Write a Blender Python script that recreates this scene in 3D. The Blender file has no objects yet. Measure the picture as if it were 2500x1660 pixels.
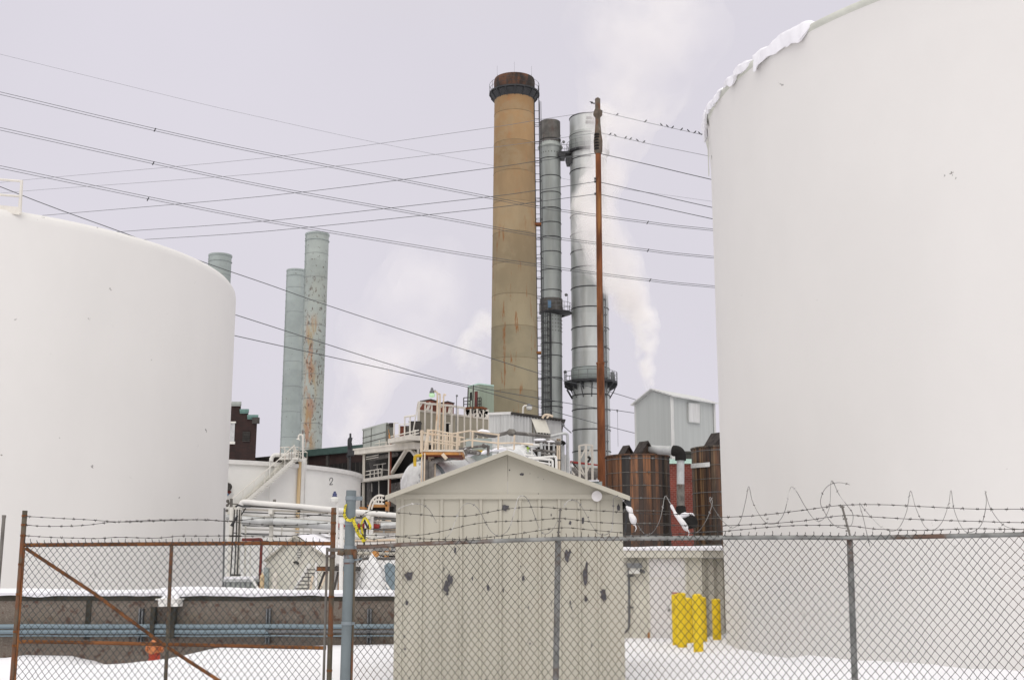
import bpy, math, random
from mathutils import Vector, Matrix, noise
R = random.Random(7)
SC = bpy.context.scene
COL = SC.collection
PI = math.pi
F = 2966.0
PITCH = math.radians(11.0)
CP, SP = math.cos(PITCH), math.sin(PITCH)
EYE = 1.65


def V(*a):
    return Vector(a)


def P(u, v, Y):
    """world point at distance Y (metres north of the camera) seen in direction (u, v)"""
    dx, dy = (u - 1250) / F, (830 - v) / F
    ry, rz = CP - dy * SP, SP + dy * CP
    k = Y / ry
    return Vector((dx * k, Y, EYE + rz * k))


def S(px, Y):
    return px * Y / F


# ------------------------------------------------------------------ mesh builder
class MB:
    def __init__(s):
        s.v, s.f, s.mi, s.sm, s.cur = [], [], [], [], 0

    def add(s, vs, fs, smooth=False):
        o = len(s.v)
        s.v += [Vector(x) for x in vs]
        for f in fs:
            s.f.append([o + i for i in f])
            s.mi.append(s.cur)
            s.sm.append(smooth)
        return s

    def bb(s, x0, x1, y0, y1, z0, z1):
        vs = [(x, y, z) for x in (x0, x1) for y in (y0, y1) for z in (z0, z1)]
        return s.add(vs, [(0, 1, 3, 2), (4, 6, 7, 5), (0, 4, 5, 1), (2, 3, 7, 6), (0, 2, 6, 4), (1, 5, 7, 3)])

    def prism(s, poly, vec):
        poly = [Vector(p) for p in poly]
        vec = Vector(vec)
        n = len(poly)
        vs = poly + [p + vec for p in poly]
        fs = [tuple(range(n)), tuple(range(2 * n - 1, n - 1, -1))]
        fs += [(i, i + n, (i + 1) % n + n, (i + 1) % n) for i in range(n)]
        return s.add(vs, fs)

    def bar(s, a, b, w, h=None):
        """square bar from a to b: w across, h upright"""
        a, b = Vector(a), Vector(b)
        h = w if h is None else h
        d = (b - a).normalized()
        up = V(0, 0, 1) if abs(d.z) < .95 else V(0, 1, 0)
        x = d.cross(up).normalized() * (w / 2)
        z = x.cross(d).normalized() * (h / 2)
        q = [a - x - z, a + x - z, a + x + z, a - x + z]
        return s.prism(q, b - a)

    def tube(s, pts, r, n=6, caps=True, smooth=True):
        pts = [Vector(p) for p in pts]
        m = len(pts)
        rs = r if isinstance(r, (list, tuple)) else [r] * m
        ref = None
        vs = []
        for i, p in enumerate(pts):
            d = (pts[min(i + 1, m - 1)] - pts[max(i - 1, 0)])
            if d.length < 1e-9:
                d = V(0, 0, 1)
            d.normalize()
            if ref is None:
                ref = d.cross(V(0, 0, 1) if abs(d.z) < .9 else V(0, 1, 0)).normalized()
            x = (ref - d * ref.dot(d))
            x = x.normalized() if x.length > 1e-6 else d.orthogonal().normalized()
            ref = x
            y = d.cross(x)
            vs += [p + (x * math.cos(2 * PI * k / n) + y * math.sin(2 * PI * k / n)) * rs[i] for k in range(n)]
        fs = [(i * n + k, i * n + (k + 1) % n, (i + 1) * n + (k + 1) % n, (i + 1) * n + k) for i in range(m - 1) for k in range(n)]
        s.add(vs, fs, smooth)
        if caps:
            o = len(s.v) - m * n
            for f in (range(n - 1, -1, -1), range((m - 1) * n, m * n)):
                s.f.append([o + i for i in f]); s.mi.append(s.cur); s.sm.append(False)
        return s

    def cyl(s, a, b, r0, r1=None, n=14, caps=True):
        return s.tube([a, b], [r0, r0 if r1 is None else r1], n, caps)

    def lathe(s, c, prof, n=48, a0=0.0, a1=2 * PI, smooth=True, cap=True):
        c = Vector(c)
        full = abs(a1 - a0 - 2 * PI) < 1e-6
        cnt = n if full else n + 1
        vs = []
        for r, z in prof:
            vs += [c + V(r * math.cos(a0 + (a1 - a0) * k / n), r * math.sin(a0 + (a1 - a0) * k / n), z) for k in range(cnt)]
        fs = []
        for i in range(len(prof) - 1):
            for k in range(n):
                k2 = (k + 1) % cnt
                fs.append((i * cnt + k, i * cnt + k2, (i + 1) * cnt + k2, (i + 1) * cnt + k))
        s.add(vs, fs, smooth)
        if cap and full:
            o = len(s.v) - len(vs)
            s.f.append([o + k for k in range(n - 1, -1, -1)]); s.mi.append(s.cur); s.sm.append(False)
            s.f.append([o + (len(prof) - 1) * n + k for k in range(n)]); s.mi.append(s.cur); s.sm.append(False)
        return s

    def ring(s, c, rad, r, n=40, m=5, a0=0.0, a1=2 * PI):
        c = Vector(c)
        full = abs(a1 - a0 - 2 * PI) < 1e-6
        pts = [c + V(rad * math.cos(a0 + (a1 - a0) * k / n), rad * math.sin(a0 + (a1 - a0) * k / n), 0) for k in range(n + 1)]
        return s.tube(pts, r, m, caps=not full)

    def ball(s, c, r, n=10, m=6, sx=1, sy=1, sz=1):
        c = Vector(c)
        vs = [c + V(0, 0, -r * sz)]
        for i in range(1, m):
            t = -PI / 2 + PI * i / m
            vs += [c + V(r * sx * math.cos(t) * math.cos(2 * PI * k / n), r * sy * math.cos(t) * math.sin(2 * PI * k / n), r * sz * math.sin(t)) for k in range(n)]
        vs.append(c + V(0, 0, r * sz))
        fs = [(0, 1 + (k + 1) % n, 1 + k) for k in range(n)]
        for i in range(m - 2):
            fs += [(1 + i * n + k, 1 + i * n + (k + 1) % n, 1 + (i + 1) * n + (k + 1) % n, 1 + (i + 1) * n + k) for k in range(n)]
        t = len(vs) - 1
        fs += [(t, 1 + (m - 2) * n + k, 1 + (m - 2) * n + (k + 1) % n) for k in range(n)]
        return s.add(vs, fs, True)

    def corr(s, a, b, z0, z1a, z1b, pitch, dep):
        """corrugated sheet from a to b (plan points), bottom z0, top z1a..z1b, with a real back face"""
        a, b = Vector(a), Vector(b)
        L = (b - a).length
        d = (b - a) / L
        nrm = V(d.y, -d.x, 0)
        n = max(4, int(L / pitch * 4))
        vs = []
        for i in range(n + 1):
            t = i / n
            p = a + d * (L * t) + nrm * (dep * math.sin(2 * PI * L * t / pitch))
            z1 = z1a + (z1b - z1a) * t
            vs += [V(p.x, p.y, z0), V(p.x, p.y, z1), V(p.x, p.y, z0) - nrm * .06, V(p.x, p.y, z1) - nrm * .06]
        fs = []
        for i in range(n):
            o = 4 * i
            fs += [(o, o + 4, o + 5, o + 1), (o + 2, o + 3, o + 7, o + 6), (o + 1, o + 5, o + 7, o + 3)]
        return s.add(vs, fs, True)

    def px(s, pts, Y, r, n=6):
        """round bar through picture-direction points; each point (u, v) at Y or (u, v, Y)"""
        return s.tube([P(p[0], p[1], p[2] if len(p) > 2 else Y) for p in pts], r, n)

    def pane(s, pts, Y, dep):
        """flat panel with thickness dep going away"""
        return s.prism([P(p[0], p[1], p[2] if len(p) > 2 else Y) for p in pts], (0, dep, 0))

    def build(s, name, mat, parent=None, origin=None):
        if origin is None:
            if parent is not None:
                origin = OFF[parent.name]
            else:
                xs = [v.x for v in s.v]; ys = [v.y for v in s.v]; zs = [v.z for v in s.v]
                origin = V((min(xs) + max(xs)) / 2, (min(ys) + max(ys)) / 2, min(zs))
        me = bpy.data.meshes.new(name)
        me.from_pydata([v - origin for v in s.v], [], s.f)
        mats = mat if isinstance(mat, (list, tuple)) else [mat]
        for m in mats:
            me.materials.append(m)
        me.polygons.foreach_set('material_index', s.mi)
        me.polygons.foreach_set('use_smooth', s.sm)
        me.update()
        if any(s.sm):
            me.set_sharp_from_angle(angle=math.radians(42))
        o = bpy.data.objects.new(name, me)
        COL.objects.link(o)
        if parent is None:
            o.location = origin
        else:
            o.parent = parent
        OFF[o.name] = Vector(origin)
        return o


OFF = {}


def tag(o, label, cat, group=None, kind=None):
    if label: o['label'] = label
    if cat: o['category'] = cat
    if group: o['group'] = group
    if kind: o['kind'] = kind
    return o


def thing(name, label, cat, loc, group=None):
    o = bpy.data.objects.new(name, None)
    o.empty_display_size = .3
    COL.objects.link(o)
    o.location = loc
    OFF[o.name] = Vector(loc)
    return tag(o, label, cat, group)


def solo(mb, name, mat, label, cat, group=None):
    return tag(mb.build(name, mat), label, cat, group)


def dup(root, delta, label):
    """copy of a thing with copies of its parts and sub-parts"""
    def cp(o, par):
        c = o.copy(); COL.objects.link(c)
        if par is not None: c.parent = par
        for ch in list(o.children):
            cp(ch, c)
        return c
    r = cp(root, None)
    r.location = Vector(root.location) + Vector(delta)
    r['label'] = label
    return r


def interp(tab, x):
    if x <= tab[0][0]: return tab[0][1]
    for (x0, y0), (x1, y1) in zip(tab, tab[1:]):
        if x <= x1:
            t = (x - x0) / (x1 - x0)
            t = t * t * (3 - 2 * t)
            return y0 + (y1 - y0) * t
    return tab[-1][1]


def spline(pts, k=6):
    """smooth polyline through points (Catmull-Rom)"""
    pts = [Vector(p) for p in pts]
    out = []
    for i in range(len(pts) - 1):
        p0, p1, p2, p3 = pts[max(i - 1, 0)], pts[i], pts[i + 1], pts[min(i + 2, len(pts) - 1)]
        for j in range(k):
            t = j / k
            out.append(.5 * ((2 * p1) + (p2 - p0) * t + (2 * p0 - 5 * p1 + 4 * p2 - p3) * t * t + (3 * p1 - p0 - 3 * p2 + p3) * t ** 3))
    return out + [pts[-1]]


# ------------------------------------------------------------------ materials
def lin(c):
    return tuple((x / 12.92 if x <= .04045 else ((x + .055) / 1.055) ** 2.4) for x in c)


def mat(name, col, rough=.7, metal=0.0, var=.12, scale=2.0, stretch=(1, 1, 1), spots=(), bump=0.0, bscale=30.0, spec=.3, bands=None, emit=None, grad=None):
    """procedural paint / metal / stone. spots: (colour, scale, stretch, lo, hi, strength[, zlo, zhi]) patches of dirt, rust, chips"""
    m = bpy.data.materials.new(name)
    m.use_nodes = True
    nt = m.node_tree
    N, L = nt.nodes, nt.links
    b = N['Principled BSDF']
    geo = N.new('ShaderNodeNewGeometry')

    def noise_at(sc, st, detail=5, rgh=.6):
        mp = N.new('ShaderNodeMapping'); mp.inputs['Scale'].default_value = st
        L.new(geo.outputs['Position'], mp.inputs['Vector'])
        t = N.new('ShaderNodeTexNoise'); t.inputs['Scale'].default_value = sc
        t.inputs['Detail'].default_value = detail; t.inputs['Roughness'].default_value = rgh
        L.new(mp.outputs[0], t.inputs['Vector'])
        return t.outputs['Fac']

    def ramp(src, lo, hi, a, c):
        r = N.new('ShaderNodeMapRange'); r.interpolation_type = 'SMOOTHSTEP'
        for k, v in zip(('From Min', 'From Max', 'To Min', 'To Max'), (lo, hi, a, c)):
            r.inputs[k].default_value = v
        L.new(src, r.inputs['Value'])
        return r.outputs[0]

    def math2(op, a, c):
        x = N.new('ShaderNodeMath'); x.operation = op
        for i, q in enumerate((a, c)):
            if isinstance(q, (int, float)): x.inputs[i].default_value = q
            else: L.new(q, x.inputs[i])
        return x.outputs[0]

    def mix(fac, a, c):
        x = N.new('ShaderNodeMix'); x.data_type = 'RGBA'
        L.new(fac, x.inputs[0])
        for i, q in ((6, a), (7, c)):
            if isinstance(q, tuple): x.inputs[i].default_value = (*q, 1)
            else: L.new(q, x.inputs[i])
        return x.outputs[2]
    sep = None
    if grad or bands or any(len(s) > 6 for s in spots):
        sx = N.new('ShaderNodeSeparateXYZ'); L.new(geo.outputs['Position'], sx.inputs[0]); sep = sx.outputs['Z']
    base = tuple(col)
    if grad:
        g0, g1, z0, z1 = grad
        base = mix(ramp(sep, z0, z1, 0, 1), tuple(g0), tuple(g1))
    nf = noise_at(scale, stretch)
    k = ramp(nf, .3, .7, 1 - var, 1 + var)
    if bands:
        h, amt = bands
        w = math2('FRACT', math2('MULTIPLY', math2('FLOOR', math2('DIVIDE', sep, h), 0), .618), 0)
        k = math2('MULTIPLY', k, ramp(w, 0, 1, 1 - amt, 1 + amt))
    vm = N.new('ShaderNodeVectorMath'); vm.operation = 'SCALE'
    if isinstance(base, tuple): vm.inputs[0].default_value = base
    else: L.new(base, vm.inputs[0])
    L.new(k, vm.inputs['Scale'])
    c = vm.outputs[0]
    rsock = None
    for sp in spots:
        f = ramp(noise_at(sp[1], sp[2], 7, .65), sp[3], sp[4], 0, sp[5])
        if len(sp) > 8:
            f = math2('MULTIPLY', f, ramp(math2('ABSOLUTE', math2('SUBTRACT', sx.outputs['X'], sp[8]), 0), sp[9] * .3, sp[9], 1, 0))
        if len(sp) > 6:
            zm = (sp[6] + sp[7]) / 2; hw = (sp[7] - sp[6]) / 2
            d = math2('ABSOLUTE', math2('SUBTRACT', sep, zm), 0)
            f = math2('MULTIPLY', f, ramp(d, hw * .7, hw, 1, 0))
        c = mix(f, c, tuple(sp[0]))
        if metal:
            rsock = f if rsock is None else math2('MAXIMUM', rsock, f)
    L.new(c, b.inputs['Base Color'])
    b.inputs['Roughness'].default_value = rough
    b.inputs['Metallic'].default_value = metal
    if metal and rsock is not None:
        L.new(math2('MULTIPLY', math2('SUBTRACT', 1.0, rsock), metal), b.inputs['Metallic'])
    b.inputs['Specular IOR Level'].default_value = spec
    if bump:
        bn = N.new('ShaderNodeBump'); bn.inputs['Strength'].default_value = bump; bn.inputs['Distance'].default_value = .02
        L.new(noise_at(bscale, (1, 1, 1), 6), bn.inputs['Height'])
        L.new(bn.outputs[0], b.inputs['Normal'])
    if emit:
        b.inputs['Emission Color'].default_value = (*emit[0], 1)
        b.inputs['Emission Strength'].default_value = emit[1]
    return m


RUST = (.20, .065, .022)
RUSTD = (.07, .03, .018)
M = {}
M['tank'] = mat('tank_paint', (.715, .702, .678), .75, var=.02, scale=.35, stretch=(1, 1, .6),
                spots=[((.50, .47, .42), .9, (1, 1, .10), .62, .9, .14), ((.10, .09, .08), 2.6, (1, 1, 1), .695, .715, .8)], bump=.06, bscale=14)
M['tankrim'] = mat('tank_rim_paint', (.56, .57, .51), .7, var=.08)
M['tank2'] = mat('old_tank_paint', (.77, .765, .73), .75, var=.04, scale=.6,
                 spots=[((.45, .36, .24), 2.0, (1, 1, .08), .64, .85, .3)], bump=.06, bscale=10)
M['white'] = mat('white_paint', (.68, .665, .61), .65, var=.07, spots=[(RUST, 3.0, (1, 1, .4), .66, .75, .5)])
M['whiteclean'] = mat('white_pipe_paint', (.72, .71, .68), .6, var=.05)
M['snow'] = mat('snow', (.825, .82, .855), .9, var=.025, scale=1.5, bump=.35, bscale=5.0, spec=.2)
M['ridge'] = mat('shed_paint', (.445, .424, .352), .65, var=.05, scale=1.2, stretch=(1, 1, .3),
                 spots=[((.36, .33, .27), 2.2, (1, 1, .12), .60, .8, .35), ((.10, .09, .085), 14, (1, 1, .7), .755, .765, .85)], bump=.05, bscale=60)
M['roofgrey'] = mat('roof_sheet', (.44, .41, .35), .6, var=.1)
M['chip'] = mat('bare_grey_metal', (.075, .072, .078), .7, var=.3, scale=25)
M['tan'] = mat('chimney_concrete', (.44, .33, .2), .85, var=.12, scale=.30, stretch=(1, 1, .5), bands=(3.77, .13),
               grad=((.24, .21, .138), (.305, .184, .085), 24, 64),
               spots=[((.22, .085, .025), 1.9, (1, 1, .13), .575, .65, .85, 6, 46), ((.20, .17, .13), .25, (1, 1, .4), .6, .85, .35), ((.035, .028, .022), 1.6, (1, 1, .12), .50, .60, .9, 58.0, 64.0), ((.34, .13, .045), .5, (1, 1, .5), .56, .72, .45, 40, 64), ((.30, .25, .16), .22, (1, 1, 1.2), .5, .62, .35)], bump=.1, bscale=3)
M['tanjoint'] = mat('chimney_pour_joint', (.18, .14, .085), .9, var=.25, scale=.6)
M['sooty'] = mat('sooty_concrete', (.035, .030, .026), .9, var=.4, scale=.6, spots=[((.15, .068, .038), .8, (1, 1, .4), .40, .60, .8)])
M['dark'] = mat('dark_steel', (.035, .036, .038), .6, var=.25, scale=4)
M['ladder'] = mat('ladder_steel', (.16, .165, .165), .6, var=.2, scale=3)
M['stack'] = mat('stack_steel', (.46, .48, .46), .46, .6, var=.20, scale=.6, stretch=(1, 1, .15), bands=(4.9, .06),
                 spots=[((.20, .21, .2), .5, (1, 1, .2), .58, .8, .5), ((.16, .07, .03), 1.2, (1, 1, .3), .74, .8, .7)], spec=.4)
M['stackdim'] = mat('weathered_stack_steel', (.335, .36, .34), .55, .5, var=.14, scale=.7, stretch=(1, 1, .15), bands=(4.4, .08),
                    spots=[((.10, .09, .08), .6, (1, 1, .2), .58, .8, .6)])
M['stackdark'] = mat('dark_stack_band', (.12, .115, .105), .6, .3, var=.3, scale=.8, spots=[((.07, .03, .02), .9, (1, 1, .5), .5, .7, .6)])
M['blue'] = mat('blue_grey_stack_paint', (.315, .355, .34), .7, var=.07, scale=.5, bands=(5.6, .05),
                spots=[((.09, .055, .035), 2.4, (1, 1, .8), .66, .69, .75), ((.47, .46, .35), .7, (1, 1, .3), .55, .8, .4)])
XR = P(763, 870, 165).x
M['bluerust'] = mat('rusting_blue_grey_stack_paint', (.335, .37, .345), .7, var=.09, scale=.5, bands=(5.6, .06),
                    spots=[((.42, .41, .32), .45, (1, 1, .35), .46, .66, .25, 18, 44), ((.33, .125, .038), 1.2, (1.6, 1, .3), .44, .58, .65, 17, 38, XR, 1.1), ((.36, .25, .11), .8, (1.4, 1, .3), .46, .62, .6, 14, 38, XR, 1.3),
                           ((.075, .04, .028), 3.0, (1, 1, .6), .57, .60, .7, 17, 44), ((.075, .04, .028), 2.2, (1, 1, .9), .64, .66, .9)])
M['rustpole'] = mat('rusty_pole_steel', (.15, .052, .02), .85, var=.4, scale=2.5, stretch=(1, 1, .25),
                    spots=[((.32, .15, .05), 2.5, (1, 1, .12), .50, .68, .8), ((.24, .25, .20), 1.6, (1, 1, .10), .62, .78, .25, 9, 40)])
M['weathered'] = mat('weathered_galvanised_steel', (.15, .14, .125), .7, .2, var=.3, scale=3, spots=[((.36, .35, .31), 3, (1, 1, .4), .55, .7, .6), (RUSTD, 4, (1, 1, .5), .58, .7, .7)])
M['polehead'] = mat('weathered_pole_head', (.115, .092, .07), .8, var=.3, scale=5, spots=[((.27, .25, .21), 4, (1, 1, .5), .56, .68, .6), ((.16, .06, .025), 3, (1, 1, .5), .52, .64, .7)])
M['hut'] = mat('pale_hut_paint', (.62, .605, .53), .7, var=.04)
M['wire'] = mat('galvanised_wire', (.038, .040, .038), .55, .2, var=.35, scale=2.0, spots=[((.075, .042, .024), 1.0, (1, 1, 1), .5, .62, .7), ((.30, .31, .30), 1.3, (1, 1, 1), .64, .74, .5)])
M['wiregate'] = mat('gate_wire', (.034, .044, .047), .55, .2, var=.3, scale=2.0)
M['barb'] = mat('barbed_wire_steel', (.055, .05, .046), .6, .4, var=.3, scale=4)
M['razor'] = mat('razor_wire_steel', (.22, .215, .205), .5, .5, var=.4, scale=3, spots=[((.55, .54, .52), 2, (1, 1, 1), .55, .6, .8)])
M['cable'] = mat('power_cable', (.07, .075, .08), .6, var=.1)
M['cablepale'] = mat('pale_power_cable', (.17, .175, .185), .6, var=.1)
M['galv'] = mat('galvanised_pipe', (.24, .245, .235), .6, .4, var=.25, scale=6, spots=[((.11, .055, .032), 2.2, (.5, 1, 1), .50, .60, .85), ((.10, .10, .09), 9, (1, 1, 1), .58, .66, .5)], bump=.15, bscale=50)
M['rustpipe'] = mat('rusty_pipe', (.165, .066, .024), .85, var=.3, scale=6, spots=[((.30, .125, .035), 4, (1, 1, 1), .56, .68, .6), ((.05, .03, .02), 7, (1, 1, 1), .57, .66, .7)], bump=.25, bscale=60)
M['stile'] = mat('rusting_gate_stile', (.105, .09, .065), .75, var=.25, scale=5, spots=[((.17, .058, .02), 3.0, (1, 1, .35), .46, .58, .9)], bump=.2, bscale=60)
M['bluepole'] = mat('blue_grey_post_paint', (.15, .178, .186), .65, var=.12, scale=4, stretch=(1, 1, .4),
                    spots=[((.17, .17, .11), 2.2, (1, 1, .25), .5, .68, .6, -1, 1.7), ((.09, .09, .085), 9, (1, 1, .3), .63, .68, .7), ((.13, .04, .02), 5, (1, 1, .5), .44, .56, .9, 1.77, 1.93)], bump=.1, bscale=60)
M['band'] = mat('blue_grey_clamp_paint', (.19, .22, .235), .6, var=.12, scale=9)
M['concrete'] = mat('exposed_aggregate_concrete', (.175, .148, .122), .95, var=.30, scale=60, spots=[((.34, .31, .26), 12, (1, 1, 1), .57, .64, .6), ((.085, .04, .028), 6, (1, 1, 1), .54, .62, .8), ((.20, .17, .12), .8, (1, 1, 1.4), .56, .68, .5)], bump=.8, bscale=40)
M['wetconc'] = mat('damp_concrete_coping', (.045, .04, .03), .9, var=.3, scale=8, bump=.4, bscale=30)
M['conduit'] = mat('blue_grey_conduit', (.175, .228, .258), .55, var=.10, scale=4, stretch=(.2, 1, 1))
M['conduitdim'] = mat('grey_conduit', (.145, .15, .155), .6, var=.15, scale=4)
M['hydtop'] = mat('orange_hydrant_paint', (.46, .165, .06), .6, var=.12, scale=9, spots=[((.38, .07, .03), 8, (1, 1, .5), .55, .7, .7)])
M['hydbody'] = mat('red_hydrant_paint', (.42, .06, .03), .65, var=.2, scale=9, spots=[((.08, .035, .025), 9, (1, 1, .8), .57, .63, .85), ((.62, .20, .06), 6, (1, 1, .4), .58, .66, .7)])
M['yellow'] = mat('yellow_bollard_paint', (.78, .56, .02), .55, var=.06, scale=5, spots=[((.40, .27, .03), 5, (1, 1, .35), .58, .68, .6), ((.10, .06, .03), 11, (1, 1, 1), .66, .68, .7)])
M['tape'] = mat('caution_tape', (.55, .46, .02), .45, var=.2, scale=12, spots=[((.025, .022, .015), 42, (1, 1, 1), .53, .56, .9)])
M['plastic'] = mat('white_plastic_film', (.72, .71, .71), .45, var=.12, scale=10, bump=.6, bscale=14)
M['wrap'] = mat('white_wrap_film', (.74, .74, .735), .5, var=.12, scale=1.5, bump=.8, bscale=3)
M['cream'] = mat('cream_wall_paint', (.64, .62, .54), .7, var=.05, scale=1.5, spots=[((.36, .34, .28), 1.8, (1, 1, .2), .6, .8, .4)])
M['door'] = mat('pale_door_paint', (.73, .71, .70), .6, var=.03)
M['corrcream'] = mat('cream_corrugated_sheet', (.44, .42, .36), .6, var=.08, stretch=(1, 1, .2))
M['greybox'] = mat('grey_panels', (.36, .385, .355), .7, var=.10, scale=.8, spots=[((.13, .13, .11), .9, (1, 1, .3), .58, .75, .6)])
M['greyhouse'] = mat('grey_metal_siding', (.40, .42, .405), .65, var=.05, scale=1.2, stretch=(3, 3, .1))
M['corrgrey'] = mat('grey_corrugated_sheet', (.56, .565, .55), .6, .1, var=.10, scale=2, stretch=(2, 2, .2), spots=[((.25, .10, .05), .7, (1, 1, .3), .62, .72, .7), ((.1, .1, .1), 4, (1, 1, .4), .72, .75, .6)])
M['beigewall'] = mat('beige_wall_panels', (.335, .305, .235), .75, var=.06, scale=.6)
M['greenwall'] = mat('pale_green_siding', (.33, .385, .31), .7, var=.06, stretch=(2, 2, .1))
M['redbox'] = mat('red_oxide_sheet', (.15, .042, .024), .75, var=.2, scale=1.2, spots=[((.06, .03, .02), 1.2, (1, 1, .4), .58, .7, .6)])
M['black'] = mat('black_interior', (.012, .011, .010), .9, var=.3)
M['dim'] = mat('dim_interior_steel', (.055, .05, .045), .8, var=.3, scale=1.5)
M['frame'] = mat('cream_steel_frame', (.60, .565, .50), .65, var=.08, scale=2, spots=[((.28, .13, .06), 1.6, (1, 1, .3), .64, .74, .7)])
M['rail'] = mat('tan_railing_paint', (.62, .52, .40), .65, var=.12, scale=2, spots=[((.45, .22, .07), 1.5, (1, 1, .5), .55, .68, .6)])
M['railwhite'] = mat('white_railing_paint', (.68, .65, .59), .65, var=.08, scale=2, spots=[((.42, .23, .1), 1.5, (1, 1, .5), .62, .7, .5)])
M['orange'] = mat('rust_orange_steel', (.46, .22, .07), .8, var=.25, scale=2, spots=[((.16, .06, .02), 2, (1, 1, .5), .54, .66, .8), ((.66, .58, .48), 2, (1, 1, .5), .58, .7, .6)])
M['ochre'] = mat('ochre_stain_paint', (.58, .44, .26), .75, var=.18, scale=1.5, stretch=(1, 1, .2), spots=[((.66, .48, .25), 2, (1, 1, .12), .52, .65, .6)])
M['lagging'] = mat('aluminium_lagging', (.45, .46, .455), .45, .25, var=.12, scale=3, spots=[((.28, .28, .27), 3, (1, 1, 1), .6, .7, .5)])
M['lagdark'] = mat('dirty_pipe_lagging', (.15, .14, .13), .8, var=.3, scale=4, spots=[((.5, .48, .45), 3, (1, 1, 1), .57, .68, .7)])
M['foil'] = mat('crumpled_foil_vessel', (.60, .605, .605), .6, .1, var=.14, scale=2.2, spots=[((.17, .17, .17), 1.5, (1.5, 1, .7), .60, .63, .7), ((.72, .72, .74), 1.3, (1, 1, .5), .5, .6, .7)], bump=1.0, bscale=2.2)
M['redpipe'] = mat('red_pipe_paint', (.30, .035, .03), .6, var=.15)
M['maroon'] = mat('maroon_pipe_paint', (.13, .03, .025), .65, var=.2)
M['yellowpipe'] = mat('yellow_pipe_paint', (.55, .36, .03), .6, var=.12)
M['wet'] = mat('asphalt_shingle', (.045, .038, .035), .9, var=.35, scale=6, bump=.4, bscale=14)
M['brick'] = None
M['tealdark'] = mat('dark_green_roof_edge', (.05, .085, .075), .7, var=.12)
M['teal'] = mat('green_copper_coping', (.13, .225, .20), .7, var=.12)
M['palegreen'] = mat('pale_green_coping', (.45, .62, .54), .7, var=.08)
M['sign'] = mat('white_sign_plate', (.62, .62, .60), .6, var=.10, scale=6)
M['smudge'] = mat('faded_grey_lettering', (.36, .36, .36), .7, var=.1)
M['navy'] = mat('dark_blue_lamp_paint', (.06, .07, .15), .5, var=.15)
M['lampgrey'] = mat('grey_lamp_housing', (.14, .14, .15), .5, var=.15)
M['glassg'] = mat('green_lamp_lens', (.45, .62, .42), .3, var=.05, emit=((.42, .80, .40), .22))
M['glassw'] = mat('pale_lamp_lens', (.66, .66, .62), .3, var=.05)
M['skyblue'] = mat('blue_access_panel', (.13, .24, .37), .6, var=.1)
M['bird'] = mat('dark_feathers', (.02, .02, .022), .8, var=.2)
M['lime'] = mat('lime_green_valve_paint', (.33, .48, .06), .6, var=.15)
WOOD = [mat('wood_stave_%s' % n, c, .5, var=.35, scale=1.6, stretch=(4, 4, .12), spots=[((.010, .008, .006), .9, (2.2, 2.2, .22), .44, .60, .72), ((.010, .008, .006), 2.2, (5, 5, .08), .50, .58, .65), ((.30, .24, .18), 1.6, (6, 6, .12), .64, .70, .6)], spec=.6)
        for n, c in (('black', (.018, .013, .010)), ('brown', (.11, .046, .018)), ('orange', (.21, .085, .03)), ('umber', (.060, .031, .016)), ('grey', (.12, .088, .06)), ('pale', (.20, .115, .055)))]


def brick_mat(name, c1, c2, mortar, scale):
    m = bpy.data.materials.new(name); m.use_nodes = True
    N, L = m.node_tree.nodes, m.node_tree.links
    b = N['Principled BSDF']; b.inputs['Roughness'].default_value = .9
    g = N.new('ShaderNodeNewGeometry')
    sx = N.new('ShaderNodeSeparateXYZ'); L.new(g.outputs['Position'], sx.inputs[0])
    ad = N.new('ShaderNodeMath'); ad.operation = 'ADD'
    L.new(sx.outputs['X'], ad.inputs[0]); L.new(sx.outputs['Y'], ad.inputs[1])
    cb = N.new('ShaderNodeCombineXYZ'); L.new(ad.outputs[0], cb.inputs[0]); L.new(sx.outputs['Z'], cb.inputs[1])
    t = N.new('ShaderNodeTexBrick'); L.new(cb.outputs[0], t.inputs['Vector'])
    t.inputs['Color1'].default_value = (*c1, 1); t.inputs['Color2'].default_value = (*c2, 1); t.inputs['Mortar'].default_value = (*mortar, 1)
    t.inputs['Scale'].default_value = scale; t.inputs['Mortar Size'].default_value = .018; t.inputs['Bias'].default_value = -.2
    n = N.new('ShaderNodeTexNoise'); n.inputs['Scale'].default_value = .9; n.inputs['Detail'].default_value = 5; L.new(g.outputs['Position'], n.inputs['Vector'])
    mr = N.new('ShaderNodeMapRange'); mr.inputs['From Min'].default_value = .3; mr.inputs['From Max'].default_value = .7; mr.inputs['To Min'].default_value = .7; mr.inputs['To Max'].default_value = 1.25
    L.new(n.outputs['Fac'], mr.inputs['Value'])
    vm = N.new('ShaderNodeVectorMath'); vm.operation = 'SCALE'; L.new(t.outputs['Color'], vm.inputs[0]); L.new(mr.outputs[0], vm.inputs['Scale'])
    L.new(vm.outputs[0], b.inputs['Base Color'])
    return m


M['brick'] = brick_mat('red_brickwork', (.18, .038, .024), (.14, .028, .019), (.24, .12, .10), 2.2)
M['brickold'] = brick_mat('sooty_brickwork', (.030, .0125, .010), (.018, .009, .008), (.026, .016, .013), 1.6)

# ------------------------------------------------------------------ camera, sky, sun
cam = bpy.data.cameras.new('camera')
cam.sensor_width = 36.0
cam.lens = 36.0 * F / 2500.0
cam.clip_start = .1
cam.clip_end = 9000
co = bpy.data.objects.new('camera', cam)
COL.objects.link(co)
co.location = (0, 0, EYE)
co.rotation_euler = (PI / 2 + PITCH, 0, 0)
SC.camera = co

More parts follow.
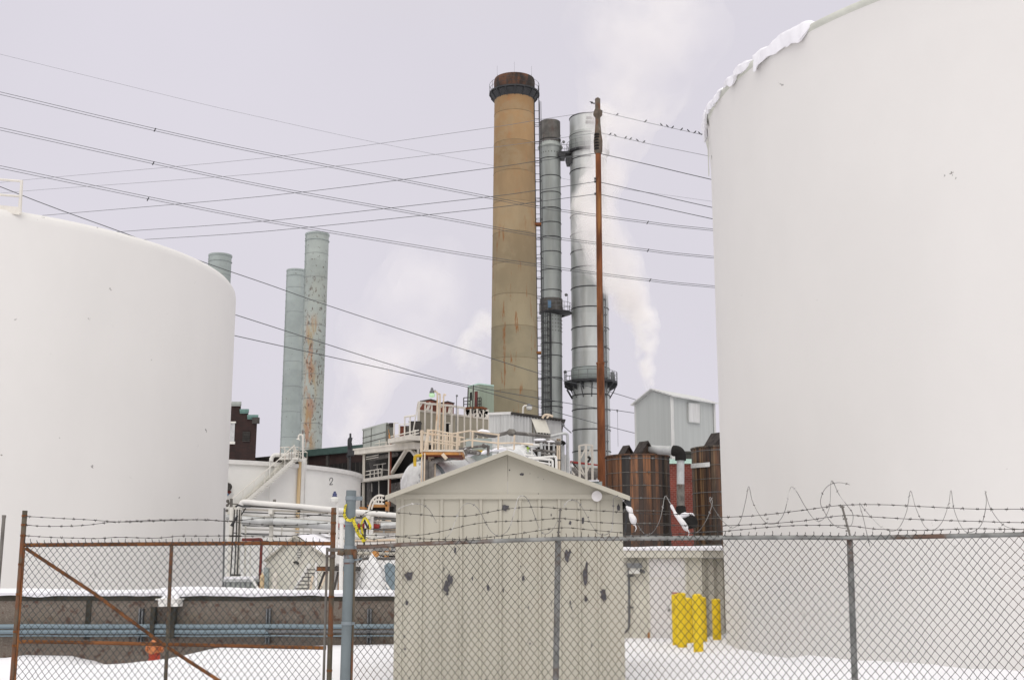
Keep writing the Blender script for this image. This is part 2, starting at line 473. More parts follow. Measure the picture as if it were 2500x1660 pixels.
SUN_EL, SUN_AZ = math.radians(42), math.radians(186)   # behind the camera
w = bpy.data.worlds.new('World'); SC.world = w; w.use_nodes = True
N, L = w.node_tree.nodes, w.node_tree.links
bg = N['Background']; bg.inputs['Strength'].default_value = .1
sky = N.new('ShaderNodeTexSky'); sky.sky_type = 'NISHITA'; sky.sun_disc = False
sky.sun_elevation = SUN_EL; sky.sun_rotation = SUN_AZ; sky.air_density = 1.0; sky.dust_density = 4.0
hs = N.new('ShaderNodeHueSaturation'); hs.inputs['Saturation'].default_value = .12; hs.inputs['Value'].default_value = .8
L.new(sky.outputs[0], hs.inputs['Color'])
tc = N.new('ShaderNodeTexCoord')
sz = N.new('ShaderNodeSeparateXYZ'); L.new(tc.outputs['Generated'], sz.inputs[0])
mr = N.new('ShaderNodeMapRange')
for k, x in zip(('From Min', 'From Max', 'To Min', 'To Max'), (.46, 1.0, 1.0, 2.05)):
    mr.inputs[k].default_value = x
L.new(sz.outputs['Z'], mr.inputs['Value'])
nz = N.new('ShaderNodeTexNoise'); nz.inputs['Scale'].default_value = 2.2; nz.inputs['Detail'].default_value = 4
L.new(tc.outputs['Generated'], nz.inputs['Vector'])
mr2 = N.new('ShaderNodeMapRange')
for k, x in zip(('From Min', 'From Max', 'To Min', 'To Max'), (.3, .7, .965, 1.035)):
    mr2.inputs[k].default_value = x
L.new(nz.outputs['Fac'], mr2.inputs['Value'])
mm = N.new('ShaderNodeMath'); mm.operation = 'MULTIPLY'; L.new(mr.outputs[0], mm.inputs[0]); L.new(mr2.outputs[0], mm.inputs[1])
cl = N.new('ShaderNodeVectorMath'); cl.operation = 'SCALE'; cl.inputs[0].default_value = (6.6, 6.3, 7.0)   # the overcast deck
cm = N.new('ShaderNodeMix'); cm.data_type = 'RGBA'
cf = N.new('ShaderNodeMapRange')
for k, x in zip(('From Min', 'From Max', 'To Min', 'To Max'), (.42, .85, 0.0, 1.0)):
    cf.inputs[k].default_value = x
L.new(sz.outputs['Z'], cf.inputs['Value']); L.new(cf.outputs[0], cm.inputs[0])
cm.inputs[6].default_value = (6.5, 6.23, 6.9, 1); cm.inputs[7].default_value = (6.9, 6.75, 6.35, 1)   # the deck is warmer overhead
L.new(cm.outputs[2], cl.inputs[0])
L.new(mm.outputs[0], cl.inputs['Scale'])
mx = N.new('ShaderNodeMix'); mx.data_type = 'RGBA'; mx.inputs[0].default_value = .88
L.new(hs.outputs[0], mx.inputs[6]); L.new(cl.outputs[0], mx.inputs[7])
L.new(mx.outputs[2], bg.inputs['Color'])

sl = bpy.data.lights.new('sun', 'SUN'); sl.energy = .8; sl.angle = math.radians(60); sl.color = (1.0, .955, .89)
so = bpy.data.objects.new('sun', sl); COL.objects.link(so)
dirv = V(math.sin(SUN_AZ) * math.cos(SUN_EL), math.cos(SUN_AZ) * math.cos(SUN_EL), math.sin(SUN_EL))
so.rotation_euler = dirv.to_track_quat('Z', 'Y').to_euler()
so.location = (0, -20, 40)

SC.render.engine = 'CYCLES'
SC.view_settings.view_transform = 'Standard'
SC.view_settings.look = 'None'
SC.view_settings.exposure = .24
SC.view_settings.gamma = 1
SC.cycles.use_denoising = True
SC.cycles.volume_bounces = 14
SC.cycles.max_bounces = 16
# ================================================================== snow ground
PW = [(-200, 1606), (0, 1605), (48, 1607), (52, 1598), (100, 1599), (170, 1600), (215, 1609), (260, 1622), (310, 1628), (355, 1623), (378, 1621),
      (420, 1613), (470, 1594), (540, 1579), (620, 1577), (700, 1580), (800, 1574), (960, 1572), (1100, 1572), (1500, 1572)]
WALLY = 27.0
PWX = [(P(u, v, WALLY).x, P(u, v, WALLY).z) for u, v in PW]
TC, TR = V(12.60, 25.60, 0), 8.15                       # the big white tank


def ground(x, y):
    n = noise.noise(V(x * .35, y * .35, 0)) * .09 + noise.noise(V(x * 1.3, y * 1.3, 4)) * .028
    base = .12 + n
    if y < 17: base = min(base, .05 + n * .5)
    zl = interp(PWX, x)
    t = max(0, min(1, (y - 21.5) / 5.0)); t = t * t * (3 - 2 * t)
    zl2 = base + (zl - base) * t
    if y > 28.5: zl2 = .28
    # right hand yard
    d = (V(x, y, 0) - TC).length - TR
    zr = .10 + n * .9 + .10 * max(0, min(1, (y - 20) / 8))
    zr += .17 * max(0, 1 - max(d, 0) / 1.6) * (1 if x > 5.2 else .35)
    k = max(0, min(1, (x - .5) / 1.0))
    z = zl2 * (1 - k) + zr * k
    return z


def axis(a, b, step, lo, hi):
    xs = []
    x = a
    while x < b:
        xs.append(x); x += step
    xs.append(b)
    s = step
    while xs[-1] < hi:
        s *= 1.6; xs.append(min(hi, xs[-1] + s))
    s = step
    while xs[0] > lo:
        s *= 1.6; xs.insert(0, max(lo, xs[0] - s))
    return xs


gx, gy = axis(-14, 14, .25, -2500, 2500), axis(12, 33, .25, -300, 4000)
g = MB()
vs = [V(x, y, ground(x, y)) for y in gy for x in gx]
nx = len(gx)
g.add(vs, [(j * nx + i, j * nx + i + 1, (j + 1) * nx + i + 1, (j + 1) * nx + i) for j in range(len(gy) - 1) for i in range(nx - 1)], True)
tag(g.build('snow_ground', M['snow'], origin=V(0, 0, 0)), None, None, None, 'structure')


def lumpy(mb, amp, sc, seed=0):
    for i, p in enumerate(mb.v):
        mb.v[i] = p + V(noise.noise(p * sc + V(seed, 0, 0)), noise.noise(p * sc + V(0, seed + 9, 0)), noise.noise(p * sc + V(0, 0, seed + 17))) * amp
    return mb


# ================================================================== big white tank beside the fence
H1 = EYE + 10.2
t = thing('storage_tank', 'huge white steel tank behind the grey fence with lumps of snow on its rim', 'tank', (TC.x, TC.y, 0))
m = MB(); m.lathe(TC, [(TR - .06, 0), (TR - .06, H1 - .85), (TR - .035, H1 - .6), (TR + .01, H1 - .22), (TR + .03, H1 - .1)], 160, cap=False)
m.build('tank_shell', M['tank'], t)
m = MB(); m.lathe(TC, [(TR + .02, H1 - .14), (TR + .055, H1 - .10), (TR + .06, H1 - .03), (TR + .04, H1), (TR - .30, H1 + .02), (.01, H1 + .35)], 160, cap=False)
m.build('rim', M['tankrim'], t)
m = MB()
wx = math.atan2(P(1738, 540, 27).y - TC.y, P(1738, 540, 27).x - TC.x)
for da in (0, .012):
    q = TC + V(math.cos(PI - .09 + da) * (TR + .02), math.sin(PI - .09 + da) * (TR + .02), 0)
    m.tube([q + V(0, 0, H1 - 1.3), q + V(0, 0, H1 - .4)], .008, 5)
m.build('vent_conduit', M['tankrim'], t)


def rim_pt(u, v):                                        # where a picture direction meets the rim circle height
    r = P(u, v, 1.0) - V(0, 0, EYE)
    k = (H1 - EYE) / r.z
    q = V(r.x * k, k, 0) - TC; q.normalize()
    return math.atan2(q.y, q.x)


a0, a1 = rim_pt(1985, 58), rim_pt(1722, 318)
if a0 < 0: a0 += 2 * PI
if a1 < 0: a1 += 2 * PI
for k, (f0, f1, hh, dn) in enumerate(((0.0, .33, .12, .46), (.34, .57, .09, .22), (.585, .80, .13, .22), (.815, 1.02, .17, .42))):
    m = MB(); pts = []; n = 70
    for i in range(n + 1):
        q = i / n
        a = a0 + (a1 - a0) * (f0 + (f1 - f0) * q)
        e = min(1, 7 * q, 7 * (1 - q)) ** .5
        prof = [(-.55, .03), (-.4, hh * .6), (-.2, hh), (-.02, hh * .9), (.09, hh * .5), (.12, 0), (.10, -dn), (.04, -dn * .8), (.045, .0)]
        jag = .45 + 1.1 * abs(noise.noise(V(q * 2.6 + k * 11, k, 2)))
        for (dr, dz) in prof:
            if dz < 0: dz *= jag
            rr = TR + dr * (1 if dr < 0 else (.6 + .4 * e))
            pts.append(TC + V(math.cos(a) * rr, math.sin(a) * rr, H1 + .02 + dz * e))
    c = 9
    fs = [(i * c + j, i * c + (j + 1) % c, (i + 1) * c + (j + 1) % c, (i + 1) * c + j) for i in range(n) for j in range(c)]
    m.add(pts, fs, True); m.f += [list(range(c)), list(range(n * c + c - 1, n * c - 1, -1))]; m.mi += [0, 0]; m.sm += [False, False]
    lumpy(m, .09, 2.2, k)
    lumpy(m, .022, 7, k)
    solo(m, 'snow_cornice', M['snow'], ('widest overhanging lump of snow, uppermost on the huge white tank rim', 'thin broken ridge of snow below the widest lump on the tank rim',
         'long smooth bank of snow midway along the huge tank rim', 'lowest drooping tongue of snow at the end of the tank rim')[k], 'snow', 'snow lumps on the huge white tank rim')

# ================================================================== left white tank
LC, LR, H2 = V(-19.75, 41.5, 0), 9.82, EYE + 10.33
t = thing('storage_tank', 'broad white tank behind the brown wall with a small white railing on its roof', 'tank', (LC.x, LC.y, 0))
m = MB(); m.lathe(LC, [(LR, 0), (LR, H2 - .34), (LR - .03, H2 - .18), (LR - .12, H2 - .06), (LR - .3, H2), (LR - .9, H2 + .05), (.01, H2 + .5)], 160, cap=False)
m.build('tank_shell', M['tank'], t)
m = MB()
def rl(u, v): return P(u, v, 33.4)
for v in (443, 480):
    m.tube([rl(-120, v - 14), rl(53 if v < 460 else 49, v)], .035, 6)
for u0, v0, u1, v1 in ((53, 441, 49, 523), (50, 465, 46, 520), (-60, 430, -60, 515)):
    m.tube([rl(u0, v0), rl(u1, v1)], .045 if u0 == 53 else .03, 6)
m.bar(rl(-60, 505), rl(50, 516), .05, .22)
m.build('railing', M['railwhite'], t)

# ================================================================== brown wall with conduits
zt, x0, x1 = 1.28, -26.0, P(1000, 1440, 27).x
t = thing('retaining_wall', 'long brown pebbled concrete wall with snow along its top behind the gate', 'wall', ((x0 + x1) / 2, WALLY, 0))
m = MB(); m.bb(x0, x1, WALLY + .02, WALLY + .38, -1.2, zt - .15)
m.build('wall_face', M['concrete'], t)
m = MB(); m.bb(x0, x1, WALLY, WALLY + .40, zt - .15, zt + .0)
m.build('coping', M['wetconc'], t)
m = MB()
xj = P(216, 1490, 27).x
m.bb(xj - .055, xj + .055, WALLY - .012, WALLY + .02, .32, zt - .15)
m.build('joint_strip', M['wetconc'], t)
m = MB(); n = 230; c = 7; pts = []
for i in range(n + 1):
    x = x0 + (x1 - x0) * i / n
    u = 1250 + F * 1.02 * x / WALLY
    top = interp([(-400, .11), (60, .11), (300, .08), (372, .09), (420, .15), (520, .14), (600, .12), (700, .08), (960, .08)], u)
    drop = .035 * noise.noise(V(x * 1.7, 0, 3)) + 0
    for yy, zz in ((.40, -.01), (.42, top * .6), (.30, top), (.06, top * 1.02), (-.06, top * .7), (-.085, .02), (-.05, -.05 - drop)):
        pts.append(V(x, WALLY + yy, zt + zz + .02 * noise.noise(V(x * 2, yy * 3, 1))))
m.add(pts, [(i * c + j, i * c + (j + 1) % c, (i + 1) * c + (j + 1) % c, (i + 1) * c + j) for i in range(n) for j in range(c)], True)
tag(m.build('snow_layer', M['snow']), 'long even strip of snow lying on the brown pebbled wall', 'snow')

t = thing('junction_box', 'small white box under a snow heap on two rusty legs against the brown wall', 'box', P(408, 1540, 26.9))
m = MB()
a, b = P(388, 1464, 26.6), P(435, 1480, 26.6)
m.bb(a.x, b.x, 26.55, 26.97, b.z, a.z); m.bb(a.x - .05, b.x + .03, 26.52, 26.97, a.z, a.z + .03)
m.build('box_body', M['whiteclean'], t)
for u in (375, 424):
    m = MB(); q = P(u, 1481, 26.8)
    m.bb(q.x - .045, q.x + .045, 26.75, 26.95, .35, q.z)
    m.build('leg', M['wetconc'], t)
m = MB(); q = P(414, 1464, 26.75)
m.ball(q, .19, 14, 8, 1.15, .8, .55); m.ball(q + V(.03, .1, .06), .14, 12, 7, 1.1, 1, .8)
lumpy(m, .03, 6)
solo(m, 'snow_heap', M['snow'], 'rounded snow heap on the white box against the brown wall', 'snow')

CG = 'conduits along the brown wall'
for (v, r, mt, u0, u1, lab) in ((1528.5, .050, 'conduit', -1400, 985, 'topmost thick blue-grey conduit along the brown wall'),
                                (1541.5, .050, 'conduit', -1400, 655, 'lower thick blue-grey conduit along the brown wall, cut short by the strut'),
                                (1541.0, .036, 'conduitdim', 655, 985, 'dull grey conduit carrying on from the blue-grey one beyond the strut'),
                                (1551.5, .018, 'conduit', -1400, 985, 'thinnest pale conduit, lowest along the brown wall')):
    m = MB(); a, b = P(u0, v, 26.83), P(u1, v - 2, 26.83); b.z = a.z
    pts = [a + (b - a) * (i / 24) + V(0, 0, .006 * math.sin(i * 2.2)) for i in range(25)]
    m.tube(pts, r, 8)
    if v < 1530:
        q = P(258, v, 26.83); m.cyl(V(q.x - .07, 26.83, a.z), V(q.x + .07, 26.83, a.z), r * 1.22, None, 10)
    solo(m, 'conduit', M[mt], lab, 'conduit', CG)
for k, u in enumerate((344, 655, 902)):
    m = MB(); q = P(u, 1485, 26.9)
    zb = P(u, 1570, 26.9).z
    m.bb(q.x - .045, q.x - .02, 26.9, WALLY + .02, zb, q.z); m.bb(q.x + .02, q.x + .045, 26.9, WALLY + .02, zb, q.z); m.bb(q.x - .045, q.x + .045, 26.985, WALLY + .02, zb, q.z)
    for v in (1530, 1546):
        z = P(u, v, 26.83).z
        m.bb(q.x - .03, q.x + .03, 26.765, 26.9, z - .075, z - .055)
    solo(m, 'strut_channel', M['conduitdim'], ('blue-grey upright strut between the gate brace and the white box', 'blue-grey upright strut where the lower conduit ends, between gate and white box',
         'blue-grey upright strut between the thick gate post and the shed')[k], 'strut', 'upright struts holding the conduits')

# ------------------------------------------------------------------ hydrant
q = P(376, 1620, 25.6); q.z = ground(q.x, q.y) - .05
zt = P(378, 1556, 25.6).z
hh = zt - q.z
t = thing('fire_hydrant', 'orange and red fire hydrant standing in the snow behind the rusty gate', 'hydrant', q)
m = MB(); m.lathe(q, [(.165, 0), (.165, .06), (.115, .08), (.112, hh * .52)], 20); m.build('barrel', M['hydbody'], t)
m = MB(); m.lathe(q, [(.16, hh * .50), (.165, hh * .56), (.13, hh * .58), (.14, hh * .70), (.165, hh * .71), (.165, hh * .75), (.12, hh * .82), (.06, hh * .93), (.035, hh * .94), (.035, hh)], 20); m.build('bonnet', M['hydtop'], t)
for sx, mt in ((-1, 'hydtop'), (1, 'hydtop')):
    m = MB(); z = q.z + hh * .63
    m.cyl(V(q.x + sx * .08, q.y, z), V(q.x + sx * .16, q.y, z), .05, None, 10); m.cyl(V(q.x + sx * .14, q.y, z), V(q.x + sx * .18, q.y, z), .06, .054, 8)
    m.build('nozzle_cap', M[mt], t)
m = MB(); z = q.z + hh * .62; m.cyl(V(q.x, q.y - .1, z - .02), V(q.x, q.y - .2, z - .02), .075, None, 12); m.cyl(V(q.x, q.y - .19, z - .02), V(q.x, q.y - .23, z - .02), .085, .07, 8); m.build('nozzle_cap', M['hydtop'], t)

# ================================================================== shed
SY = 18.0
xl, xr = P(967.5, 1225, SY).x, P(1519.5, 1228, SY).x
zw, zb2 = P(1240, 1218.5, SY).z, P(1240, 1206.5, SY).z
rx = P(1238, 1100, SY - .25)
el, er = P(940.5, 1210, SY - .28), P(1538, 1211.5, SY - .28)
t = thing('metal_shed', 'beige ribbed metal shed with a gable roof and chipped paint behind the fence', 'shed', ((xl + xr) / 2, SY, 0))
m = MB()
pit = S(47.4, SY)
nx_ = P(984, 1230, SY).x
prof = [xl]
ribs = []
x = nx_ - .0
xs = [xl]
k = P(983, 1230, SY).x
front = [(xl, 0)]
while k < xr - .08:
    front += [(k - .030, 0), (k - .018, .026), (k + .018, .026), (k + .030, 0)]
    ribs.append(k); k += pit
front.append((xr, 0))
vs = []
for (x, d) in front:
    vs += [V(x, SY - d, -.2), V(x, SY - d, zw)]
m.add(vs, [(2 * i, 2 * i + 2, 2 * i + 3, 2 * i + 1) for i in range(len(front) - 1)])
m.bb(xl, xl + .05, SY + .004, SY + 4.8, -.2, zw); m.bb(xr - .05, xr, SY + .004, SY + 4.8, -.2, zw); m.bb(xl, xr, SY + 4.8, SY + 4.85, -.2, zw)
for k in range(1, 10, 2):                                  # sheet laps
    if k < len(ribs): m.bb(ribs[k] + .034, ribs[k] + .040, SY - .004, SY + .0, -.2, zw - .004)
m.cur = 1
CH = [(900, 430, 25, 28), (1308, 745, 19, 44), (1329, 720, 9, 15), (1430, 885, 20, 62), (1438, 810, 9, 30), (1550, 1000, 22, 42), (263, 880, 27, 32), (536, 905, 22, 40), (512, 955, 20, 38), (252, 1057, 11, 20),
      (788, 955, 11, 20), (685, 895, 7, 20), (1019, 895, 11, 22), (888, 975, 6, 14), (1435, 1030, 12, 24), (1415, 515, 10, 28), (1330, 530, 9, 17), (1648, 428, 11, 24), (570, 710, 8, 24),
      (1330, 1055, 7, 18), (1339, 1090, 5, 12), (240, 1362, 8, 10), (235, 1278, 6, 11), (1470, 1338, 5, 16), (1065, 1325, 8, 8), (550, 1350, 4, 4), (497, 835, 4, 20), (1205, 477, 4, 9), (1450, 492, 5, 5),
      (1055, 1085, 5, 12), (1205, 1065, 3, 18), (272, 1550, 3, 16), (775, 1562, 6, 5), (520, 1000, 10, 8), (1348, 1155, 4, 9), (1475, 845, 3, 8), (1690, 1540, 5, 6), (320, 405, 4, 4), (1002, 815, 4, 5), (240, 1405, 4, 6)]
CH2 = [(1010, 210, 14, 11), (930, 182, 5, 6), (1065, 205, 3, 3), (1118, 230, 3, 2.5), (1155, 242, 3, 2.5), (1120, 337, 4, 3), (1220, 95, 4, 3)]


def chip(m, cx, cy, rx_, ry_, Y):
    c = P(900 + cx / 2.703, 1080 + cy / 2.703, Y)
    n = 16; pts = []
    sx, sy = rx_ / 2.703 * SY / F, ry_ / 2.703 * SY / F
    for i in range(n):
        a = 2 * PI * i / n
        k = .68 + .55 * abs(noise.noise(V(cx * .37 + math.cos(a) * 1.6, cy * .31 + math.sin(a) * 1.6, 0)) * 1.6) + R.uniform(-.1, .1)
        pts.append(V(c.x + math.cos(a) * sx * k, Y - .002, c.z + math.sin(a) * sy * k))
    m.prism(pts, (0, .004, 0))


for q in CH:
    px = P(900 + q[0] / 2.703, 1080 + q[1] / 2.703, SY).x
    onrib = any(abs(px - r) < .035 for r in ribs)
    chip(m, *q, SY - (.029 if onrib else .003) if q[2] < 12 else SY - .0285)
m.build('ribbed_wall', [M['ridge'], M['chip']], t)
m = MB()
m.bb(xl - .012, xr + .012, SY - .045, SY + .0, zw, zb2)
m.build('head_trim', M['ridge'], t)
m = MB()
slopeL = (rx.z - el.z) / (rx.x - el.x); slopeR = (rx.z - er.z) / (er.x - rx.x)
gz = rx.z - .036
xm = P(1240, 1150, SY).x
m.prism([V(xl, SY - .03, zb2), V(xm - .004, SY - .03, zb2), V(xm - .004, SY - .03, gz - slopeL * .01), V(xl, SY - .03, gz - slopeL * (rx.x - xl))], (0, .03, 0))
m.prism([V(xm, SY - .033, zb2), V(xr, SY - .033, zb2), V(xr, SY - .033, gz - slopeR * (xr - rx.x)), V(xm, SY - .033, gz)], (0, .033, 0))
m.cur = 1
for q in CH2: chip(m, *q, SY - .034)
m.build('gable_panel', [M['ridge'], M['chip']], t)
m = MB()
for e, s in ((el, 1), (er, -1)):
    m.prism([V(rx.x, SY - .25, rx.z), V(rx.x, SY - .25, rx.z - .035), V(e.x, SY - .25, e.z - .035), V(e.x, SY - .25, e.z)], (0, 5.3, 0))
m.build('roof', M['roofgrey'], t)
m = MB()
for e in (el, er):
    m.prism([V(rx.x, SY - .285, rx.z + .008), V(rx.x, SY - .285, rx.z - .060), V(e.x, SY - .285, e.z - .062), V(e.x, SY - .285, e.z + .005)], (0, .032, 0))
m.build('fascia', M['ridge'], t)
m = MB(); q = P(1457, 1211, SY - .06)
m.cyl(V(q.x, SY - .085, q.z), V(q.x, SY - .048, q.z), .077, None, 28)
m.build('vent_cover', M['door'], t)
m = MB()
m.bb(er.x - .05, er.x + .02, SY - .24, SY + 4.9, er.z - .16, er.z - .04); m.bar(V(er.x - .02, SY - .1, er.z - .1), V(xr + .02, SY - .08, er.z - .55), .03, .05)
m.build('gutter', M['dark'], t)

# ================================================================== fence and gate
def FY(u):                                               # the fence comes nearer towards the end beyond the shed
    return 13.35 - 1.95 * (u - 870) / 1630.0


D = .0745


def chain(mb, pt, n_w, rows, seed, wr=.0040, tips=True):
    """zigzag wires; pt(i, k) gives the point at half-pitch column i, half-pitch row k"""
    def w(i, k):
        p = pt(i, k)
        return p + V(noise.noise(V(i * .13, k * .13, seed)) * .016 + noise.noise(V(i * .9, k * .9, seed + 3)) * .005, noise.noise(V(i * .06, k * .06, seed + 6)) * .05, noise.noise(V(i * .9, k * .9, seed + 9)) * .005)
    for i in range(n_w):
        pts = []
        for k in range(rows + 1):
            c = i + ((k + i) % 2)
            p = w(c, k)
            pts.append(p + V(0, .004 if (k + i) % 2 else -.004, 0))
        if tips and (i % 2 == 0):
            p0 = pts[0]
            pts = [p0 + V(R.uniform(-.006, .006), -.02, .030 + R.uniform(-.012, .01)), p0 + V(0, -.022, .008)] + pts
        mb.tube(pts, wr, 3, caps=False, smooth=False)


def barbed(mb, pts, r=.0028, step=.125):
    pts = spline(pts, 8)
    mb.tube(pts, r, 4, smooth=False)
    acc = step * R.random()
    for a, b in zip(pts, pts[1:]):
        d = b - a; L = d.length
        if L < 1e-6: continue
        while acc < L:
            p = a + d * (acc / L)
            for s in (0, .012):
                q = p + d.normalized() * s
                e = V(R.uniform(-.3, .3), R.uniform(-1, 1), R.uniform(-1, 1)).normalized() * .019
                mb.tube([q - e, q + e], .0022, 3, smooth=False)
            mb.cyl(p - d.normalized() * .008, p + d.normalized() * .02, r * 1.9, None, 4)
            acc += step * R.uniform(.9, 1.1)
        acc -= L


rail_top = [(872, 1334), (905, 1334), (960, 1330), (1060, 1325.5), (1180, 1321), (1300, 1317), (1370, 1315), (1500, 1314.5), (1760, 1312), (1960, 1311.5), (2075, 1312.5), (2250, 1309.5), (2510, 1304), (2700, 1300), (3350, 1287)]
rp = [P(u, v, FY(u)) for u, v in rail_top]
t = thing('chain_link_fence', 'grey chain link fence with pipe rail and barbed strands in front of the shed', 'fence', (rp[3].x, rp[3].y, 0))
m = MB(); m.tube([p + V(0, 0, 0) for p in spline(rp, 4)], .023, 10)
m.build('top_rail', M['galv'], t)


def rail_at(x):
    for a, b in zip(rp, rp[1:]):
        if x <= b.x or b is rp[-1]:
            k = (x - a.x) / (b.x - a.x)
            return a + (b - a) * k


lx0 = rp[0].x + .0
n_w = int((rp[-1].x - lx0) / (D / 2))
m = MB()
def fpt(i, k):
    p = rail_at(lx0 + i * D / 2)
    return p + V(0, -.002, .026 - k * D * .63)
chain(m, fpt, n_w, 44, 1.3)
m.build('chain_link_mesh', M['wire'], t)
for (ub, vb, ut, vt, ua, va) in ((1357, 1657, 1362.5, 1318, 1368, 1241), (2087, 1660, 2074.5, 1316, 2055, 1233)):
    Y = FY(ut) + .055
    a, b = P(ut, vt, Y), P(ub, vb, Y)
    d = (b - a) / (a.z - b.z)
    m = MB(); m.tube([a, a + d * (a.z + .1)], .031, 12); m.cyl(a - d * .0, a - d * .035, .036, .03, 12)
    po = m.build('post', M['galv'], t)
    m = MB(); m.bar(a + V(0, -.02, .03), P(ua, va, Y - .12), .012, .02)
    for f in (.25, .6, .95):
        q = a.lerp(P(ua, va, Y - .12), f); m.bb(q.x - .018, q.x + .018, q.y - .02, q.y + .012, q.z - .008, q.z + .008)
    m.build('barb_arm', M['weathered'], po)
STR = [
    [(880, 1262), (905, 1247), (967, 1251), (1030, 1256), (1080, 1260), (1150, 1258), (1230, 1243), (1305, 1237), (1370, 1241), (1440, 1245), (1520, 1250), (1590, 1254), (1700, 1256), (1760, 1262), (1860, 1257), (1960, 1245), (2055, 1233), (2150, 1231.5), (2250, 1236), (2380, 1242), (2510, 1242), (2690, 1236), (3350, 1218)],
    [(880, 1300), (905, 1316), (935, 1312), (967, 1309), (1030, 1305), (1085, 1295), (1150, 1280), (1210, 1273), (1290, 1271), (1368, 1265), (1440, 1273), (1520, 1278), (1600, 1281), (1690, 1283), (1760, 1283), (1870, 1278), (1960, 1271), (2060, 1258), (2140, 1262), (2250, 1268), (2380, 1272), (2510, 1275), (2690, 1270), (3350, 1256)],
    [(880, 1306), (940, 1307), (985, 1311), (1040, 1315), (1110, 1316), (1180, 1312), (1260, 1303), (1368, 1288), (1440, 1293), (1520, 1300), (1600, 1304), (1690, 1301), (1760, 1297), (1870, 1287), (1960, 1282), (2070, 1283), (2140, 1291), (2250, 1294), (2380, 1290), (2510, 1292), (2690, 1288), (3350, 1275)]]
for k, s in enumerate(STR):
    m = MB(); barbed(m, [P(u, v, FY(u) - .02 - .03 * (2 - k)) for u, v in s])
    m.build('barbed_strand', M['barb'], t)
m = MB()
a, b = P(867, 1340, 13.35), P(858, 1660, 13.35); d = (b - a) / (a.z - b.z)
m.tube([a, a + d * (a.z + .1)], .013, 8)
m.build('tension_bar', M['stile'], t)

# razor coil: a slack helix along the fence top
RZ = [[(968, 1246), (980, 1238), (1000, 1231), (1017, 1229), (1035, 1233), (1050, 1247), (1066, 1275)],
      [(1085, 1317), (1100, 1300), (1113, 1268), (1122, 1246), (1133, 1232), (1144, 1228), (1157, 1232), (1170, 1246), (1192, 1287), (1205, 1302), (1218, 1308), (1232, 1302), (1244, 1287), (1256, 1248), (1264, 1217), (1273, 1210), (1283, 1213), (1292, 1225), (1302, 1250), (1311, 1276), (1320, 1296), (1330, 1303), (1342, 1299), (1353, 1287), (1364, 1264)],
      [(1376, 1238), (1383, 1226), (1392, 1220), (1402, 1221), (1414, 1228), (1430, 1254), (1444, 1280), (1458, 1300), (1473, 1305), (1485, 1302), (1494, 1290), (1497, 1250), (1498, 1216), (1504, 1211), (1513, 1214), (1522, 1222), (1533, 1238), (1548, 1263), (1558, 1282), (1568, 1297), (1578, 1304), (1590, 1302), (1602, 1288), (1612, 1265), (1618, 1238), (1622, 1214), (1627, 1212), (1635, 1226), (1646, 1242), (1660, 1268), (1672, 1288), (1686, 1300), (1699, 1300), (1711, 1290), (1724, 1270), (1734, 1246), (1739, 1226), (1735, 1214), (1732, 1217), (1738, 1232), (1750, 1252), (1765, 1272), (1784, 1287), (1796, 1285), (1808, 1270), (1820, 1225), (1828, 1187), (1836, 1220), (1850, 1250), (1868, 1274), (1884, 1279), (1900, 1274), (1915, 1250), (1925, 1210), (1932, 1188), (1945, 1200), (1962, 1230), (1983, 1262), (1998, 1272), (2014, 1262), (2026, 1232), (2030, 1173), (2048, 1206), (2067, 1232), (2082, 1254), (2080, 1278), (2068, 1288), (2050, 1287), (2030, 1276), (2010, 1244), (2003, 1225), (2010, 1200), (2024, 1184), (2042, 1178), (2060, 1179), (2074, 1183)],
      [(2124, 1333), (2118, 1310), (2108, 1265), (2098, 1228), (2108, 1240), (2130, 1265), (2152, 1286), (2178, 1296), (2197, 1285), (2214, 1246), (2223, 1198), (2236, 1240), (2258, 1285), (2279, 1293), (2300, 1274), (2316, 1230), (2322, 1197), (2330, 1246), (2350, 1290), (2370, 1299), (2396, 1280), (2408, 1228), (2405, 1198), (2418, 1240), (2448, 1280), (2484, 1291), (2510, 1280), (2535, 1200)]]
t = thing('razor_wire_coil', 'loose looping coil of razor wire along the top of the grey chain link fence', 'razor wire', (rp[5].x, rp[5].y, rp[5].z))
for k, s in enumerate(RZ):
    m = MB()
    vs_ = [v for u, v in s]
    pts = []
    for i, (u, v) in enumerate(s):
        dv = (s[min(i + 1, len(s) - 1)][1] - s[max(i - 1, 0)][1])
        pts.append(P(u, v, FY(u) + .10 + max(-.22, min(.22, dv * .005))))
    pts = spline(pts, 5)
    m.tube(pts, .0034, 4, smooth=False)
    for i in range(3, len(pts) - 1, 9):
        d = (pts[i + 1] - pts[i]).normalized(); e = d.orthogonal() * .016
        m.prism([pts[i] - d * .012, pts[i] + e, pts[i] + d * .012, pts[i] - e], d.cross(e).normalized() * .0012)
    m.build('coil_length', M['razor'], t)

